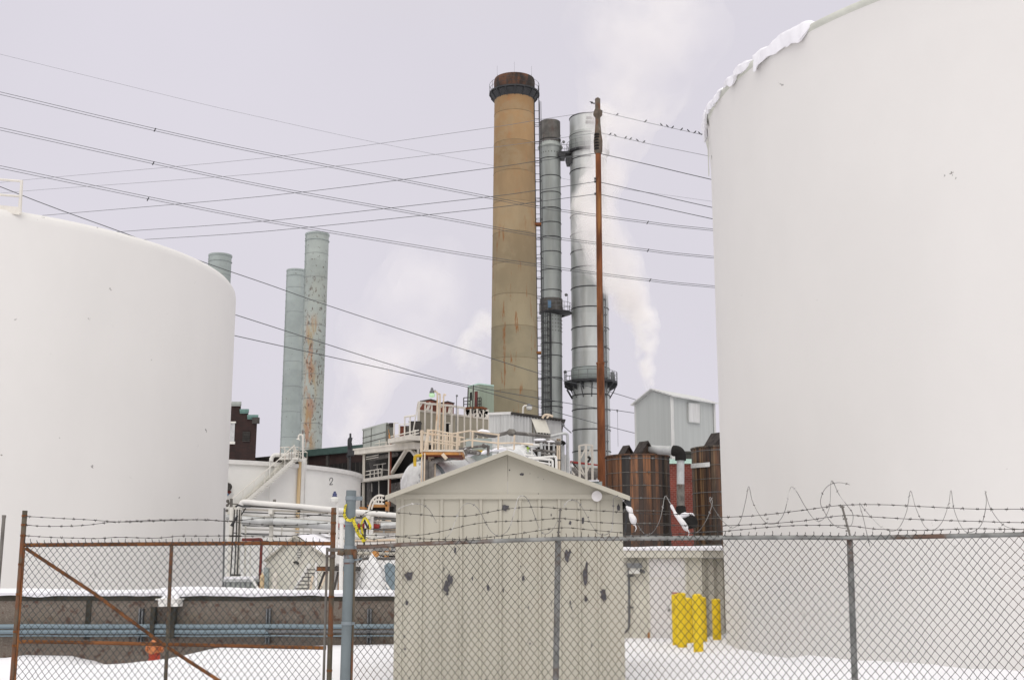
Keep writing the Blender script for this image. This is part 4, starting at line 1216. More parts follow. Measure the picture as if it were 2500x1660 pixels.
for f, s in ((1, 0),):
    for z in [i * 1.0 for i in range(16, int(zt) - 3)]:
        x = C.x + rc(z) * .93 + .40; y = CY - .6
        m.bb(x - .27, x + .27, y - .02, y + .02, z, z + .05)
    for dx in (-.27, 0.27): m.tube([V(C.x + rc(14) * .93 + .40 + dx, CY - .6, 14), V(C.x + rc(zt - 4) * .93 + .40 + dx, CY - .6, zt - 1)], .05, 5)
    x_ = .78
    for z in [i * 2.4 + 17 for i in range(17)]:
        m.ring(V(C.x + rc(z) * .93 + .52, CY - .5, z), .42, .035, 14, 4)
    for a in (0, .9, -.9): m.tube([V(C.x + rc(14) * .93 + .52 + .42 * math.cos(a), CY - .5 + .42 * math.sin(a), 14), V(C.x + rc(zt - 4) * .93 + .52 + .42 * math.cos(a), CY - .5 + .42 * math.sin(a), zt - 3)], .03, 4)
m.build('caged_ladder', M['dark'], t)
m = MB()
for v in (549, 862):
    q = P(1313, v, CY - .5); m.bb(q.x - .35, q.x + .4, q.y - .5, q.y + .4, q.z - .12, q.z + .12)
m.build('ladder_bracket', M['rustpole'], t)
del zz

# slim stack
AY = 152.0
rA = Rpx(50.5, 1345, 500, AY)
C = V(P(1345, 640, AY).x, AY, 0); zt = P(1345, 300, AY).z
t = thing('steel_stack', 'slim weathered steel stack with stiffening rings, beside the tan chimney', 'chimney', C)
m = MB(); m.lathe(C, [(rA, 0), (rA, zt - 4.3), (rA * 1.09, zt - 3.8), (rA * 1.09, zt - 3.2), (rA * .98, zt - 2.9), (rA * .98, zt)], 40, cap=False)
m.build('shaft', M['stackdim'], t)
m = MB(); m.lathe(C, [(rA * .985, zt - 2.9), (rA * 1.0, zt - 2.0), (rA * 1.0, zt + .03), (rA * .9, zt + .03), (rA * .9, zt - 2)], 40, cap=False); m.build('sooty_lip', M['stackdark'], t)
m = MB(); m.ring(C + V(0, 0, zt - 3.5), rA * 1.10, .18, 40, 6); m.build('collar', M['stackdim'], t)
for v in (342, 389, 432, 472, 510, 545, 580, 616, 660, 709, 838, 868, 922, 980, 992, 1043): m = MB(); m.ring(C + V(0, 0, P(1345, v + 3, AY).z), rA + .015, .055, 40, 5); m.build('stiffening_ring', M['dark'], t)
m = MB()
for r0_, r1_ in ((333, 380), (775, 815)):
    for v in range(r0_, r1_, 9):
        z = P(1345, v, AY).z
        for k in range(11):
            a = -PI + PI * (k + .5) / 11 + .1
            m.ball(C + V(math.cos(a) * rA, math.sin(a) * rA, z), .075, 5, 4)
m.build('stud', M['stackdark'], t)
m = MB(); z0_, z1_ = P(1345, 763, AY).z, P(1345, 731, AY).z
m.lathe(C, [(rA + .02, z0_), (rA + .12, z0_ + .05), (rA + .12, z1_ - .05), (rA + .02, z1_)], 40, cap=False)
bd = m.build('dark_band', M['stackdark'], t)
m = MB(); q = P(1341, 742, AY - rA - .1); m.bb(q.x - .22, q.x + .22, q.y - .12, q.y + .1, q.z - .5, q.z + .45); m.build('access_panel', M['skyblue'], bd)
m = MB(); zg = P(1345, 766, AY).z
m.lathe(C + V(.55, 0, 0), [(rA - .2, zg - .35), (rA + .75, zg), (rA + .75, zg + .12), (rA - .2, zg + .12)], 36, cap=False)
pf = m.build('platform', M['dark'], t)
m = MB()
for z in (.55, 1.1): m.ring(C + V(.55, 0, zg + .12 + z), rA + .72, .03, 36, 4)
for k in range(12):
    e = V(math.cos(k * PI / 6), math.sin(k * PI / 6), 0) * (rA + .72); m.tube([C + V(.55, 0, zg) + e, C + V(.55, 0, zg + 1.25) + e], .03, 4)
m.tube([P(1386, 762, AY - 1), P(1386, 718, AY - 1)], .03, 4); m.ball(P(1382, 720, AY - 1), .2, 8, 6)
m.build('railing', M['ladder'], pf)
m = MB()
lx = C.x - rA * .55
for z in [i * .9 + 14 for i in range(34)]:
    if z > zg: break
    m.bb(lx - .3, lx + .25, AY - rA - .55, AY - rA - .5, z, z + .04)
    m.ring(V(lx - .05, AY - rA - .45, z + .3), .5, .035, 12, 4)
for dx in (-.5, -.3, -.05, .2, .45): m.tube([V(lx + dx, AY - rA - .45 - .35 * (abs(dx) < .3), 10), V(lx + dx, AY - rA - .45 - .35 * (abs(dx) < .3), zg)], .035, 4)
m.tube([V(lx + .62, AY - rA - .2, 10), V(lx + .62, AY - rA - .2, zg)], .09, 6)
m.build('caged_ladder', M['dark'], t)
slim = t

# wide stack in the steam
BYY = 152.0
rB = Rpx(91, 1439.5, 800, BYY)
C = V(P(1439.5, 700, BYY).x, BYY, 0); zt = P(1439, 292, BYY).z
t = thing('steel_stack', 'wide bright steel stack wrapped in steam near its top, behind the rusty pole', 'chimney', C)
m = MB(); m.lathe(C, [(rB, 0), (rB, zt)], 56, cap=False); m.lathe(C, [(rB * .97, zt), (rB * .97, zt - 5)], 56, cap=False)
m.build('shaft', M['stack'], t)
for v in (335, 394, 422, 530, 576, 618, 658, 706, 755, 803, 852, 900, 966, 1001, 1050, 1102): m = MB(); m.ring(C + V(0, 0, P(1439, v + 2, BYY).z), rB + .015, .07, 56, 5); m.build('stiffening_ring', M['dark'], t)
m = MB(); m.ring(C + V(0, 0, zt), rB - .02, .09, 56, 5); m.build('top_ring', M['dark'], t)
m = MB(); z0_, z1_ = P(1439, 370, BYY).z, P(1439, 330, BYY).z
m.lathe(C, [(rB + .02, z0_), (rB + .05, z0_ + .05), (rB + .05, z1_ - .05), (rB + .02, z1_)], 56, cap=False); m.build('soot_stained_band', M['stackdim'], t)
m = MB(); z0_, z1_ = P(1439, 318, BYY).z, P(1439, 312, BYY).z
m.bb(C.x - .4, C.x + .9, BYY - rB - .06, BYY - rB + .2, z0_, z1_); m.bb(C.x - .3, C.x + 1.3, BYY - rB - .05, BYY - rB + .3, z1_ + .25, z1_ + .6); m.build('dark_slot', M['stackdark'], t)
m = MB(); z0_, z1_ = P(1439, 932, BYY).z, P(1439, 900, BYY).z
m.lathe(C, [(rB + .02, z0_), (rB + .06, z0_ + .05), (rB + .06, z1_ - .05), (rB + .02, z1_)], 56, cap=False); m.build('green_grey_band', M['blue'], t)
zg = P(1439, 938, BYY).z
m = MB(); rg = rB + 1.0
m.lathe(C, [(rB, zg - .1), (rg, zg), (rg, zg + .25), (rB, zg + .25)], 48, cap=False)
for k in range(14):
    e = V(math.cos(2 * PI * k / 14 + .2), math.sin(2 * PI * k / 14 + .2), 0)
    m.prism([C + e * rB + V(0, 0, zg), C + e * rg + V(0, 0, zg), C + e * rg + V(0, 0, zg - .3), C + e * rB + V(0, 0, zg - .9)], V(-e.y, e.x, 0) * .1)
    m.tube([C + e * (rg - .25) + V(0, 0, zg - .6), C + e * rB + V(0, 0, zg - 1.9)], .06, 4)
pf = m.build('platform', M['dark'], t)
m = MB()
for z in (.6, 1.2): m.ring(C + V(0, 0, zg + .2 + z), rg - .03, .035, 48, 4)
for k in range(18):
    e = V(math.cos(2 * PI * k / 18), math.sin(2 * PI * k / 18), 0) * (rg - .03); m.tube([C + e + V(0, 0, zg), C + e + V(0, 0, zg + 1.45)], .035, 4)
m.tube([P(1378, 936, BYY), P(1378, 908, BYY)], .035, 4); m.ball(P(1380, 908, BYY), .22, 8, 6); m.bb(C.x + rg - .9, C.x + rg - .4, BYY - .6, BYY - .2, zg + .2, zg + 1.5)
m.build('railing', M['ladder'], pf)
m = MB(); zg2 = P(1439, 378, BYY).z
m.lathe(C, [(rB, zg2 - .1), (rB + .42, zg2), (rB + .42, zg2 + .22), (rB, zg2 + .22)], 48, cap=False)
m.bb(P(1364, 378, BYY).x, C.x - rB + .1, BYY - 1.2, BYY + .6, zg2 - .25, zg2 + .05); m.prism([P(1381, 383, BYY - 1.2), P(1397, 378, BYY - 1.2), P(1397, 398, BYY - 1.2), P(1385, 398, BYY - 1.2)], (0, 1.6, 0)); m.bb(P(1362, 378, BYY).x, P(1379, 378, BYY).x, BYY - 1.4, BYY + .6, zg2 - .7, zg2 - .2)
pf = m.build('walkway', M['dark'], t)
m = MB()
for z in (.6, 1.2): m.ring(C + V(0, 0, zg2 + .2 + z), rB + .4, .03, 40, 4); m.tube([P(1371, 375, BYY - 1) + V(0, 0, z), P(1394, 375, BYY - 1) + V(0, 0, z)], .03, 4)
for k in range(14):
    e = V(math.cos(2 * PI * k / 14), math.sin(2 * PI * k / 14), 0) * (rB + .4); m.tube([C + e + V(0, 0, zg2), C + e + V(0, 0, zg2 + 1.4)], .03, 4)
for u in (1371, 1379, 1387, 1394): m.tube([P(u, 376, BYY - 1), P(u, 360 if u > 1371 else 348, BYY - 1)], .03, 4)
m.ball(P(1376, 347, BYY - 1), .2, 7, 5)
m.build('railing', M['ladder'], pf)
m = MB(); m.tube([V(C.x + rB * .78, BYY - rB * .75, 0), V(C.x + rB * .78, BYY - rB * .75, zt - 6)], .09, 6); m.tube([V(C.x + rB * .66, BYY - rB * .85, 0), V(C.x + rB * .66, BYY - rB * .85, zt - 6)], .07, 6)
for z in range(6, 56, 2): m.bb(C.x + rB * .6, C.x + rB * .84, BYY - rB * .95, BYY - rB * .7, z, z + .08)
m.build('ladder', M['ladder'], t)

# blue-grey stacks on the left
def bstack(ut, vt, wt, ub, vb, wb, Y, mt, lab, rings):
    a, b = P(ut, vt, Y), P(ub, vb, Y)
    C = V((a.x + b.x) / 2, Y, 0); rt, rb = Rpx(wt, ut, vt, Y), Rpx(wb, ub, vb, Y)
    def rr(z): return rb + (rt - rb) * (z - b.z) / (a.z - b.z)
    t = thing('steel_stack', lab, 'chimney', C)
    m = MB(); m.lathe(C, [(rr(0), 0), (rr(a.z / 2), a.z / 2), (rt, a.z)], 44, cap=False); m.lathe(C, [(rt * .95, a.z), (rt * .95, a.z - 4)], 44, cap=False)
    m.build('shaft', M[mt], t)
    m = MB(); m.lathe(C, [(rt, a.z - .25), (rt + .1, a.z - .2), (rt + .1, a.z + .02), (rt * .95, a.z + .02)], 44, cap=False); m.ring(C + V(0, 0, a.z - 1.0), rt + .05, .07, 44, 4); m.build('rim', M['blue'], t)
    z = a.z - 3.0
    while z > 6:
        m = MB(); m.ring(C + V(0, 0, z), rr(z) - .01, .035, 44, 4); z -= rings
        m.build('stiffening_ring', M['ladder'], t)
    m = MB()
    m.tube([C + V(-rr(4) * .96, -rr(4) * .3, 4), C + V(-rt * .96, -rt * .3, a.z - .3)], .055, 4); m.tube([C + V(-rr(4) * .86, -rr(4) * .52, 4), C + V(-rt * .86, -rt * .52, a.z - .3)], .055, 4)
    z = 4
    while z < a.z - .5:
        m.bb(C.x - rr(z) * .99, C.x - rr(z) * .84, Y - rr(z) * .55, Y - rr(z) * .28, z, z + .05); z += 1.1
    m.build('ladder', M['blue'], t)
    return t
bstack(774.5, 573, 56, 758, 1120, 54, 165, 'bluerust', 'nearest blue-grey steel stack, streaked with orange rust on its lower half', 3.4)
bstack(725, 661, 40 * 1.15, 708, 1090, 48, 190, 'blue', 'cleaner blue-grey steel stack standing just behind the rusty one', 4.0)
bstack(533, 624, 54, 520, 1120, 56, 168, 'blue', 'blue-grey stack of which only the top shows over the left white tank', 3.4)

# ================================================================== rusty pole
PY = 60.0
a, b = P(1459, 240, PY), P(1469, 1180, PY)
C = V(a.x, PY, 0)
def pp(v):
    f = (v - 240) / 940; return V(a.x + (b.x - a.x) * f, PY, P(1459, v, PY).z)
def pr(px, v): return Rpx(px, 1460, v, PY)
t = thing('rusty_pole', 'tall rusty steel pole with a bulb and ribbed insulator at its weathered top, carrying cables', 'pole', (b.x, PY, 0))
m = MB(); m.tube([V(b.x + .06, PY, 0), pp(1180), pp(886)], [pr(20, 1180), pr(19.5, 1180), pr(18.5, 890)], 16); m.tube([pp(886), pp(700), pp(376)], [pr(15.5, 880), pr(15, 700), pr(13.5, 380)], 16)
m.cyl(pp(889), pp(885), pr(21, 890), None, 16); m.build('pole_tube', M['rustpole'], t)
m = MB(); m.tube([pp(v) for v in (376, 372, 345, 328, 300, 288, 285, 282, 276, 270, 266, 243)], [pr(x, 300) for x in (15, 20, 22, 17, 12.5, 12.5, 17, 22, 22, 17, 13, 13)], 16)
m.tube([pp(243), pp(238.5)], [pr(14, 240), pr(3, 240)], 16)
for v in (252, 263): m.cyl(pp(v) - V(0, pr(13, v), 0), pp(v) - V(0, pr(16, v), 0), .04, None, 8)
m.build('pole_head', M['polehead'], t)
m = MB()
for v in (331, 338, 345, 352, 359, 366): m.tube([pp(v) + V(-.07, -.12, -.04), pp(v) + V(-.07, -.12, .04)], [.155, .135], 12)
m.build('ribbed_insulator', M['black'], t)
m = MB()
for v in (437, 444, 474): m.bb(pp(v).x - .22, pp(v).x - .12, PY - .06, PY + .04, pp(v).z - .05, pp(v).z + .05)
m.bb(pp(273).x + .1, pp(273).x + .24, PY - .06, PY + .06, pp(273).z - .06, pp(273).z + .06)
m.build('cable_clamp', M['dark'], t)

# ================================================================== cables
def cable(pts, r, lab, mt='cable', grp='overhead cables', spacer=None):
    m = MB(); pp_ = spline([P(*q) for q in pts], 5); m.tube(pp_, r, 4, smooth=False)
    return solo(m, 'power_cable', M[mt], lab, 'cable', grp)


def pair(u, off, spu, lab):
    us = [-600, 0, 378, 650, 1000, 1150, 1308, 1471, 1581, 1740, 2500]
    t = thing('twin_cable', lab, 'cable', P(650, u[3], 100), 'twin overhead cables')
    for o in (0, 1):
        m = MB(); m.tube(spline([P(x, u[i] + o * off[i], 100) for i, x in enumerate(us)], 4), .022, 4, smooth=False); m.build('conductor', M['cable'], t)
    for x in spu:
        v = interp([(q, u[i]) for i, q in enumerate(us)], x); o = interp([(q, off[i]) for i, q in enumerate(us)], x)
        m = MB(); m.bar(P(x + 2.5, v - 1, 100), P(x - 2, v + o + 2, 100), .07); m.build('spacer', M['dark'], t)
def mk(ks, us=(-600, 0, 378, 650, 1000, 1150, 1308, 1471, 1581, 1740, 2500)):
    return [interp2(ks, x) for x in us]
def interp2(ks, x):
    for (x0_, y0_), (x1_, y1_) in zip(ks, ks[1:]):
        if x <= x1_ or (x1_, y1_) == ks[-1]:
            return y0_ + (y1_ - y0_) * (x - x0_) / (x1_ - x0_)
OFFS = [6.5, 6.3, 5.6, 5.4, 5.2, 5.2, 5, 4.6, 4.4, 4.2, 4]
pair(mk([(0, 225), (378, 314.5), (650, 373), (1150, 471), (1308, 502), (1471, 526), (1581, 541), (1737, 559), (1900, 574)]), OFFS, (378, 1581), 'highest twin cable with small spacers, sloping down from the left edge')
pair(mk([(0, 312), (374, 395), (650, 453), (1150, 543), (1308, 572), (1471, 594), (1582, 609), (1738, 626), (1900, 640)]), OFFS, (374, 1582), 'middle twin cable with small spacers, sloping down from the left edge')
pair(mk([(0, 405), (361, 480.5), (650, 537), (1000, 596), (1150, 621), (1308, 645), (1475, 668), (1587, 682), (1742, 698), (1900, 711)]), OFFS, (361, 1587), 'lowest twin cable with small spacers, sloping down over the rusty stack')
cable([(-600, -15, 190), (0, 133, 190), (434, 240, 190), (650, 290, 190), (910, 347, 190), (1205, 405, 190), (1361, 434, 190), (1471, 454, 190), (1600, 473, 190), (1730, 491, 190), (2500, 600, 190)], .022, 'faintest thin cable, alone high above all others from the left edge', 'cablepale')
QL = 'overhead cables on the rusty pole'
def PV(u, v, y): return (u, v, y)
cable([(-60, 456, 92), (58, 440, 90), (650, 386, 75), (1150, 319, 64), (1322, 292, 62), (1452, 273, 60)], .012, 'top thin cable from the pole bulb towards the left edge', 'cablepale', QL)
cable([(-60, 482, 92), (58, 467, 90), (650, 423, 75), (1150, 367, 64), (1454, 325, 60)], .012, 'second thin cable from the pole towards the left edge, just under the top one', 'cablepale', QL)
cable([(0, 539, 92), (100, 527, 90), (650, 479, 75), (1150, 417, 64), (1305, 395, 62), (1455, 375, 60)], .017, 'dark cable running left from the foot of the ribbed insulator', 'cable', QL)
cable([(150, 580, 88), (294, 566, 86), (650, 540, 75), (1150, 486, 64), (1306, 466, 62), (1455, 444, 60)], .017, 'dark cable running left from the pole, middle of the three dark ones', 'cable', QL)
cable([(200, 596, 88), (357, 585, 85), (650, 565, 75), (1150, 513.5, 64), (1306, 494, 62), (1456, 474, 60)], .017, 'dark cable running left from the pole, lowest of the three dark ones', 'cable', QL)
Q1 = [(1466, 273, 60), (1590, 302, 57), (1717, 330, 55), (2400, 480, 44)]
Q2 = [(1467, 325, 60), (1590, 353, 57), (1718, 379, 55), (2400, 515, 44)]
cable(Q1, .011, 'top thin cable right of the pole with ten birds perched along it', 'cablepale', QL)
cable(Q2, .011, 'second thin cable right of the pole with six birds near the pole', 'cablepale', QL)
cable([(1467, 376, 60), (1590, 404, 57), (1725, 436, 55), (2400, 592, 44)], .019, 'thickest dark cable running right from the ribbed insulator to the huge tank', 'cable', QL)
cable([(1468, 446, 60), (1590, 473, 57), (1735, 506, 55), (2400, 650, 44)], .017, 'dark cable running right from the pole, upper of the lower two', 'cable', QL)
cable([(1468, 475.5, 60), (1590, 502, 57), (1736, 534, 55), (2400, 676, 44)], .017, 'dark cable running right from the pole, lowest above the twin cables', 'cable', QL)
RL = 'cables falling towards the grey gabled house'
cable([(-700, 165, 55), (0, 456, 58), (294, 566, 60), (516, 647, 62), (650, 693, 64), (795, 744, 66), (1000, 811, 69), (1150, 859, 71), (1308, 909, 74), (1371, 928, 75), (1441, 944, 77), (1504, 961, 78), (1553, 976, 80)], .020, 'upper dark cable slanting from the left tank railing down past the tan chimney', 'cable', RL)
cable([(-300, 500, 55), (400, 715, 58), (579, 770, 60), (996, 903, 66), (1150, 942, 70), (1315, 972, 74), (1459, 996, 77), (1487, 999, 78), (1548, 1008, 80)], .020, 'middle dark cable slanting down past the green lamp to the grey house', 'cable', RL)
cable([(-300, 630, 55), (400, 782, 58), (575, 820, 60), (1000, 914, 66), (1150, 947, 70), (1315, 994, 74), (1459, 1034, 77), (1482, 1040, 78), (1549, 1057, 80)], .020, 'lowest dark cable slanting down past the green lamp to the grey house', 'cable', RL)
m = MB(); m.tube([P(1507, 1002, 78.5), P(1507.5, 1004, 78.5), P(1509, 1090, 78.5)], .012, 4); m.cyl(P(1507, 1000, 78.5), P(1507, 1006, 78.5), .07, .03, 6)
solo(m, 'drop_wire', M['cablepale'], 'thin wire dropping from the middle slanting cable beside the rusty pole', 'wire')
m = MB(); m.tube([P(1392, 1127.5, 64), P(1459, 1135, 64)], [.075, .045], 6)
solo(m, 'red_pipe', M['redpipe'], 'thin bright red pipe crossing before the lattice tower beside the pole', 'pipe')

# ------------------------------------------------------------------ birds
def bird(q, flip, lab):
    t = thing('bird', lab, 'bird', q, 'small dark birds on the cables')
    m = MB(); s = 1
    m.tube([q + V(-flip * .16, 0, .02), q + V(-flip * .09, 0, .07), q + V(0, 0, .12), q + V(flip * .06, 0, .19), q + V(flip * .095, 0, .235), q + V(flip * .14, 0, .235)], [.012, .035, .065, .06, .045, .006], 8)
    m.ball(q + V(flip * .085, 0, .235), .046, 8, 6)
    m.prism([q + V(-flip * .06, -.012, .08), q + V(-flip * .19, -.02, -.04), q + V(-flip * .15, -.02, -.055), q + V(-flip * .03, -.012, .05)], (0, .024, 0))
    for s_ in (-.02, .02): m.tube([q + V(.0, s_, .07), q + V(0, s_, .0)], .008, 4)
    for i, p in enumerate(m.v): m.v[i] = q + (p - q) * .45
    m.build('body', M['bird'], t)
    return t
b1 = [1507, 1576.5, 1614.5, 1629, 1642.5, 1664.5, 1680.5, 1697, 1707.5, 1715]
n1_ = ['bird sitting alone on the top cable, closest to the pole bulb', 'second bird from the pole on the top cable, alone in a wide gap', 'third bird from the pole on the top cable, first of a loose row',
       'fourth bird from the pole on the top cable, in a loose row', 'fifth bird from the pole on the top cable, in a loose row', 'fifth bird before the huge tank on the top cable', 'fourth bird before the huge tank on the top cable',
       'third bird before the huge tank on the top cable', 'second to last bird on the top cable beside the snow tongue', 'last bird on the top cable right under the snow tongue']
bp = None
def onc(Q, u):
    v = interp2([(x, y) for x, y, _ in Q], u); y = interp2([(x, z) for x, _, z in Q], u)
    return P(u, v, y)
for u, lab in zip(b1, n1_):
    q = onc(Q1, u)
    if bp is None: bp = (bird(q, 1, lab), q)
    else:
        o = dup(bp[0], q - bp[1], lab)
        if int(u) % 3 == 0: o.rotation_euler.z = PI
n2_ = ['bird on the second cable, nearest to the pole', 'bird on the second cable, second from the pole', 'bird on the second cable, third from the pole', 'bird on the second cable, fourth from the pole', 'bird on the second cable, fifth from the pole', 'bird on the second cable, farthest from the pole']
for k, u in enumerate((1490, 1502, 1527.5, 1540, 1556, 1572.5)):
    o = dup(bp[0], onc(Q2, u) - bp[1], n2_[k])
    if k in (1, 4): o.rotation_euler.z = PI
q = P(1446, 253, 58); fb = .55
t = thing('bird', 'bird in flight with spread wings just left of the pole top', 'bird', q, 'small dark birds on the cables')
m = MB(); m.tube([q + V(-.14, 0, 0) * fb, q + V(-.05, 0, .01) * fb, q + V(.05, 0, .02) * fb, q + V(.13, 0, .03) * fb], [.006, .028, .028, .005], 7)
m.build('body', M['bird'], t)
for s in (-1, 1):
    m = MB(); m.prism([q + V(-.05, 0, .02) * fb, q + V(.06, 0, .03) * fb, q + V(.12 + s * .10, s * .12, .10) * fb, q + V(-.02 + s * .26, s * .22, .03 - s * .04) * fb], (0, 0, .012)); m.build('wing', M['bird'], t)
# ================================================================== left background
BXY = 120.0
t = thing('brick_building', 'sooty dark brick building with a stepped green coping behind the left tank', 'building', (P(590, 1100, BXY).x, BXY, 0))
def bp_(u, v): return P(u, v, BXY)
m = MB()
xs_ = [bp_(500, 1000).x, bp_(588, 1000).x, bp_(607, 1000).x, bp_(629, 1030).x]
zs_ = [bp_(575, 986).z, bp_(598, 1004).z, bp_(615, 1018).z]
m.prism([V(xs_[0], BXY, 0), V(xs_[3] - .15, BXY, 0), V(xs_[3] - .05, BXY, zs_[2]), V(xs_[2], BXY, zs_[2]), V(xs_[2], BXY, zs_[1]), V(xs_[1], BXY, zs_[1]), V(xs_[1], BXY, zs_[0]), V(xs_[0], BXY, zs_[0])], (-4.6, 18, 0))
wl = m.build('wall', M['brickold'], t)
for x0_, x1_, z, mt in ((xs_[0], xs_[1] + .1, zs_[0], 'greybox'), (xs_[1] - .05, xs_[2] + .1, zs_[1], 'teal'), (xs_[2] - .05, xs_[3] + .1, zs_[2], 'teal')):
    m = MB(); m.prism([V(x0_, BXY - .25, z - .05), V(x1_, BXY - .25, z - .05), V(x1_, BXY - .25, z + .2), V(x0_, BXY - .25, z + .2)], (-4.6, 18, 0)); m.prism([V(x0_, BXY - .15, z - .22), V(x1_ - .1, BXY - .15, z - .22), V(x1_ - .1, BXY - .15, z - .05), V(x0_, BXY - .15, z - .05)], (-4.6, 18, 0)); m.build('coping', M[mt], t)
m = MB(); a, b = bp_(548, 1033), bp_(572, 1078); m.bb(a.x, b.x, BXY - .08, BXY - .01, b.z, a.z); f = m.build('window', M['lagging'], t)
m = MB(); m.bb(a.x, b.x + .1, BXY - .2, BXY - .01, b.z - .25, b.z); m.bb(a.x, b.x + .1, BXY - .2, BXY - .01, a.z, a.z + .15); m.build('window_frame', M['white'], f)
m = MB(); a, b = bp_(593, 1053), bp_(610, 1078); m.bb(a.x, b.x, BXY - .05, BXY - .01, b.z, a.z)
f = m.build('window', M['black'], t)
m = MB()
for k in range(5): z = b.z + (a.z - b.z) * (k + .5) / 5; m.bb(a.x, b.x, BXY - .10, BXY - .05, z - .07, z + .03)
m.build('louvre', M['dim'], f)
m = MB(); q = bp_(629, 1027); m.bb(q.x - .5, q.x + .2, BXY - .3, BXY, q.z - .3, q.z + .3); m.build('corner_bracket', M['dim'], t)

HY = 132.0
t = thing('boiler_hall', 'long low dark brick hall with a green roof edge behind the tank marked 2', 'building', (P(760, 1120, HY).x, HY, 0))
A_, B_ = P(560, 1094, HY + 6), P(905, 1117, HY - 9)
dd = V(B_.x - A_.x, B_.y - A_.y, 0); nr = V(-dd.y, dd.x, 0).normalized()
def hw(f, z): return V(A_.x + dd.x * f, A_.y + dd.y * f, z)
zl = A_.z; zr_ = P(905, 1117, HY - 9).z
zt = (zl + zr_) / 2
m = MB(); m.prism([hw(0, 0), hw(1, 0), hw(1, zt - .5), hw(0, zt - .5)], nr * 14); m.build('wall', M['brickold'], t)
m = MB(); m.prism([hw(0, zt - .5), hw(.45, zt - .5), hw(.45, zt - .1), hw(0, zt - .1)], nr * 14); m.build('parapet', M['dim'], t)
m = MB(); m.prism([hw(.45, zt - .55) - nr * .4, hw(1.02, zt - .55) - nr * .4, hw(1.02, zt + .12) - nr * .4, hw(.45, zt + .12) - nr * .4], nr * 14.5); m.build('roof_edge', M['tealdark'], t)
for k in range(7):
    f0_ = .03 + k * .142; 
    m = MB(); m.prism([hw(f0_, zt - 5.6) - nr * .06, hw(f0_ + .11, zt - 5.6) - nr * .06, hw(f0_ + .11, zt - 1.6) - nr * .06, hw(f0_, zt - 1.6) - nr * .06], nr * .05); f = m.build('window', M['black'], t)
    m = MB()
    for j in range(1, 4): m.prism([hw(f0_ + .11 * j / 4 - .001, zt - 5.6) - nr * .10, hw(f0_ + .11 * j / 4 + .001, zt - 5.6) - nr * .10, hw(f0_ + .11 * j / 4 + .001, zt - 1.6) - nr * .10, hw(f0_ + .11 * j / 4 - .001, zt - 1.6) - nr * .10], nr * .03)
    m.build('mullion', M['dim'], f)
m = MB()
for k in range(8):
    f0_ = .008 + k * .142; m.prism([hw(f0_, 0) - nr * .2, hw(f0_ + .016, 0) - nr * .2, hw(f0_ + .016, zt - .6) - nr * .2, hw(f0_, zt - .6) - nr * .2], nr * .19)
m.build('pilaster', M['dim'], t)
my = 118.0
t = thing('vent_mast', 'black pipe mast with a bent top rising from the low dark hall', 'mast', V(P(855, 1100, my).x, my, 0))
m = MB(); m.tube([V(P(855, 1130, my).x, my, 0), P(855, 1100, my), P(855.5, 1058, my)], .10, 8); m.tube(spline([P(850, 1118, my), P(850.5, 1090, my), P(851, 1073, my), P(856, 1068, my)], 4), .09, 7); m.tube([P(854, 1082, my), P(857, 1068, my)], .16, 8); m.tube([P(862, 1114, my), P(858, 1080, my)], .045, 4); m.tube([P(846, 1116, my), P(850, 1098, my)], .045, 4); m.build('mast_pipe', M['dark'], t)
m = MB(); a, b = P(851, 1098, my), P(863, 1112, my); m.bb(a.x, b.x, my - .4, my + .4, b.z, a.z); m.build('box', M['dark'], t)

# tank marked 2
TC2, TR2, H3 = V(-18.3, 68.0, 0), 9.8, EYE + 5.6
t = thing('storage_tank', 'lower white tank marked with a 2, with a stair up its side', 'tank', (TC2.x, TC2.y, 0))
m = MB(); m.lathe(TC2, [(TR2, 0), (TR2, H3 - .25)], 140, cap=False); m.build('tank_shell', M['tank2'], t)
m = MB(); m.lathe(TC2, [(TR2 - .02, H3 - .25), (TR2 + .14, H3 - .23), (TR2 + .15, H3 - .03), (TR2 - .1, H3), (.01, H3 + .7)], 140, cap=False); m.build('rim', M['whiteclean'], t)


def on2(u, v, off=.0):                                  # picture direction onto the shell of the tank
    r = P(u, v, 1) - V(0, 0, EYE); rad = TR2 + off
    A = r.x * r.x + r.y * r.y; B = r.x * TC2.x + r.y * TC2.y; Cc = TC2.x ** 2 + TC2.y ** 2 - rad * rad
    D_ = B * B - A * Cc
    k = (B - math.sqrt(max(D_, 0))) / A
    return V(r.x * k, r.y * k, EYE + r.z * k)


m = MB()
two = [(804.5, 1173.5), (805, 1169.5), (807, 1167), (810, 1166.3), (812, 1168), (812.4, 1171), (811, 1174.5), (808.5, 1178), (806, 1181), (805, 1182.8), (808, 1182.6), (812.5, 1182)]
m.tube(spline([on2(u, v, .012) for u, v in two], 4), .015, 5, smooth=False); m.build('number_two', M['dark'], t)
m = MB(); q = on2(560, 1207, .05); k = .12
for i, (dx, dz) in enumerate(((-1, 0), (0, 1), (1, 0), (0, -1))):
    m.cur = i; c = q + V(dx * k, -.05, dz * k); m.prism([c + V(-k * .95, 0, 0), c + V(0, 0, -k * .95), c + V(k * .95, 0, 0), c + V(0, 0, k * .95)], (0, .03, 0))
m.build('hazard_diamond', [M['skyblue'], M['maroon'], M['sign'], M['sign']], t)
m = MB(); q = on2(558, 1188, .1); m.cyl(q + V(-.05, -.3, 0), q + V(-.05, .1, 0), .2, None, 18); m.build('manhole_cover', M['dim'], t)
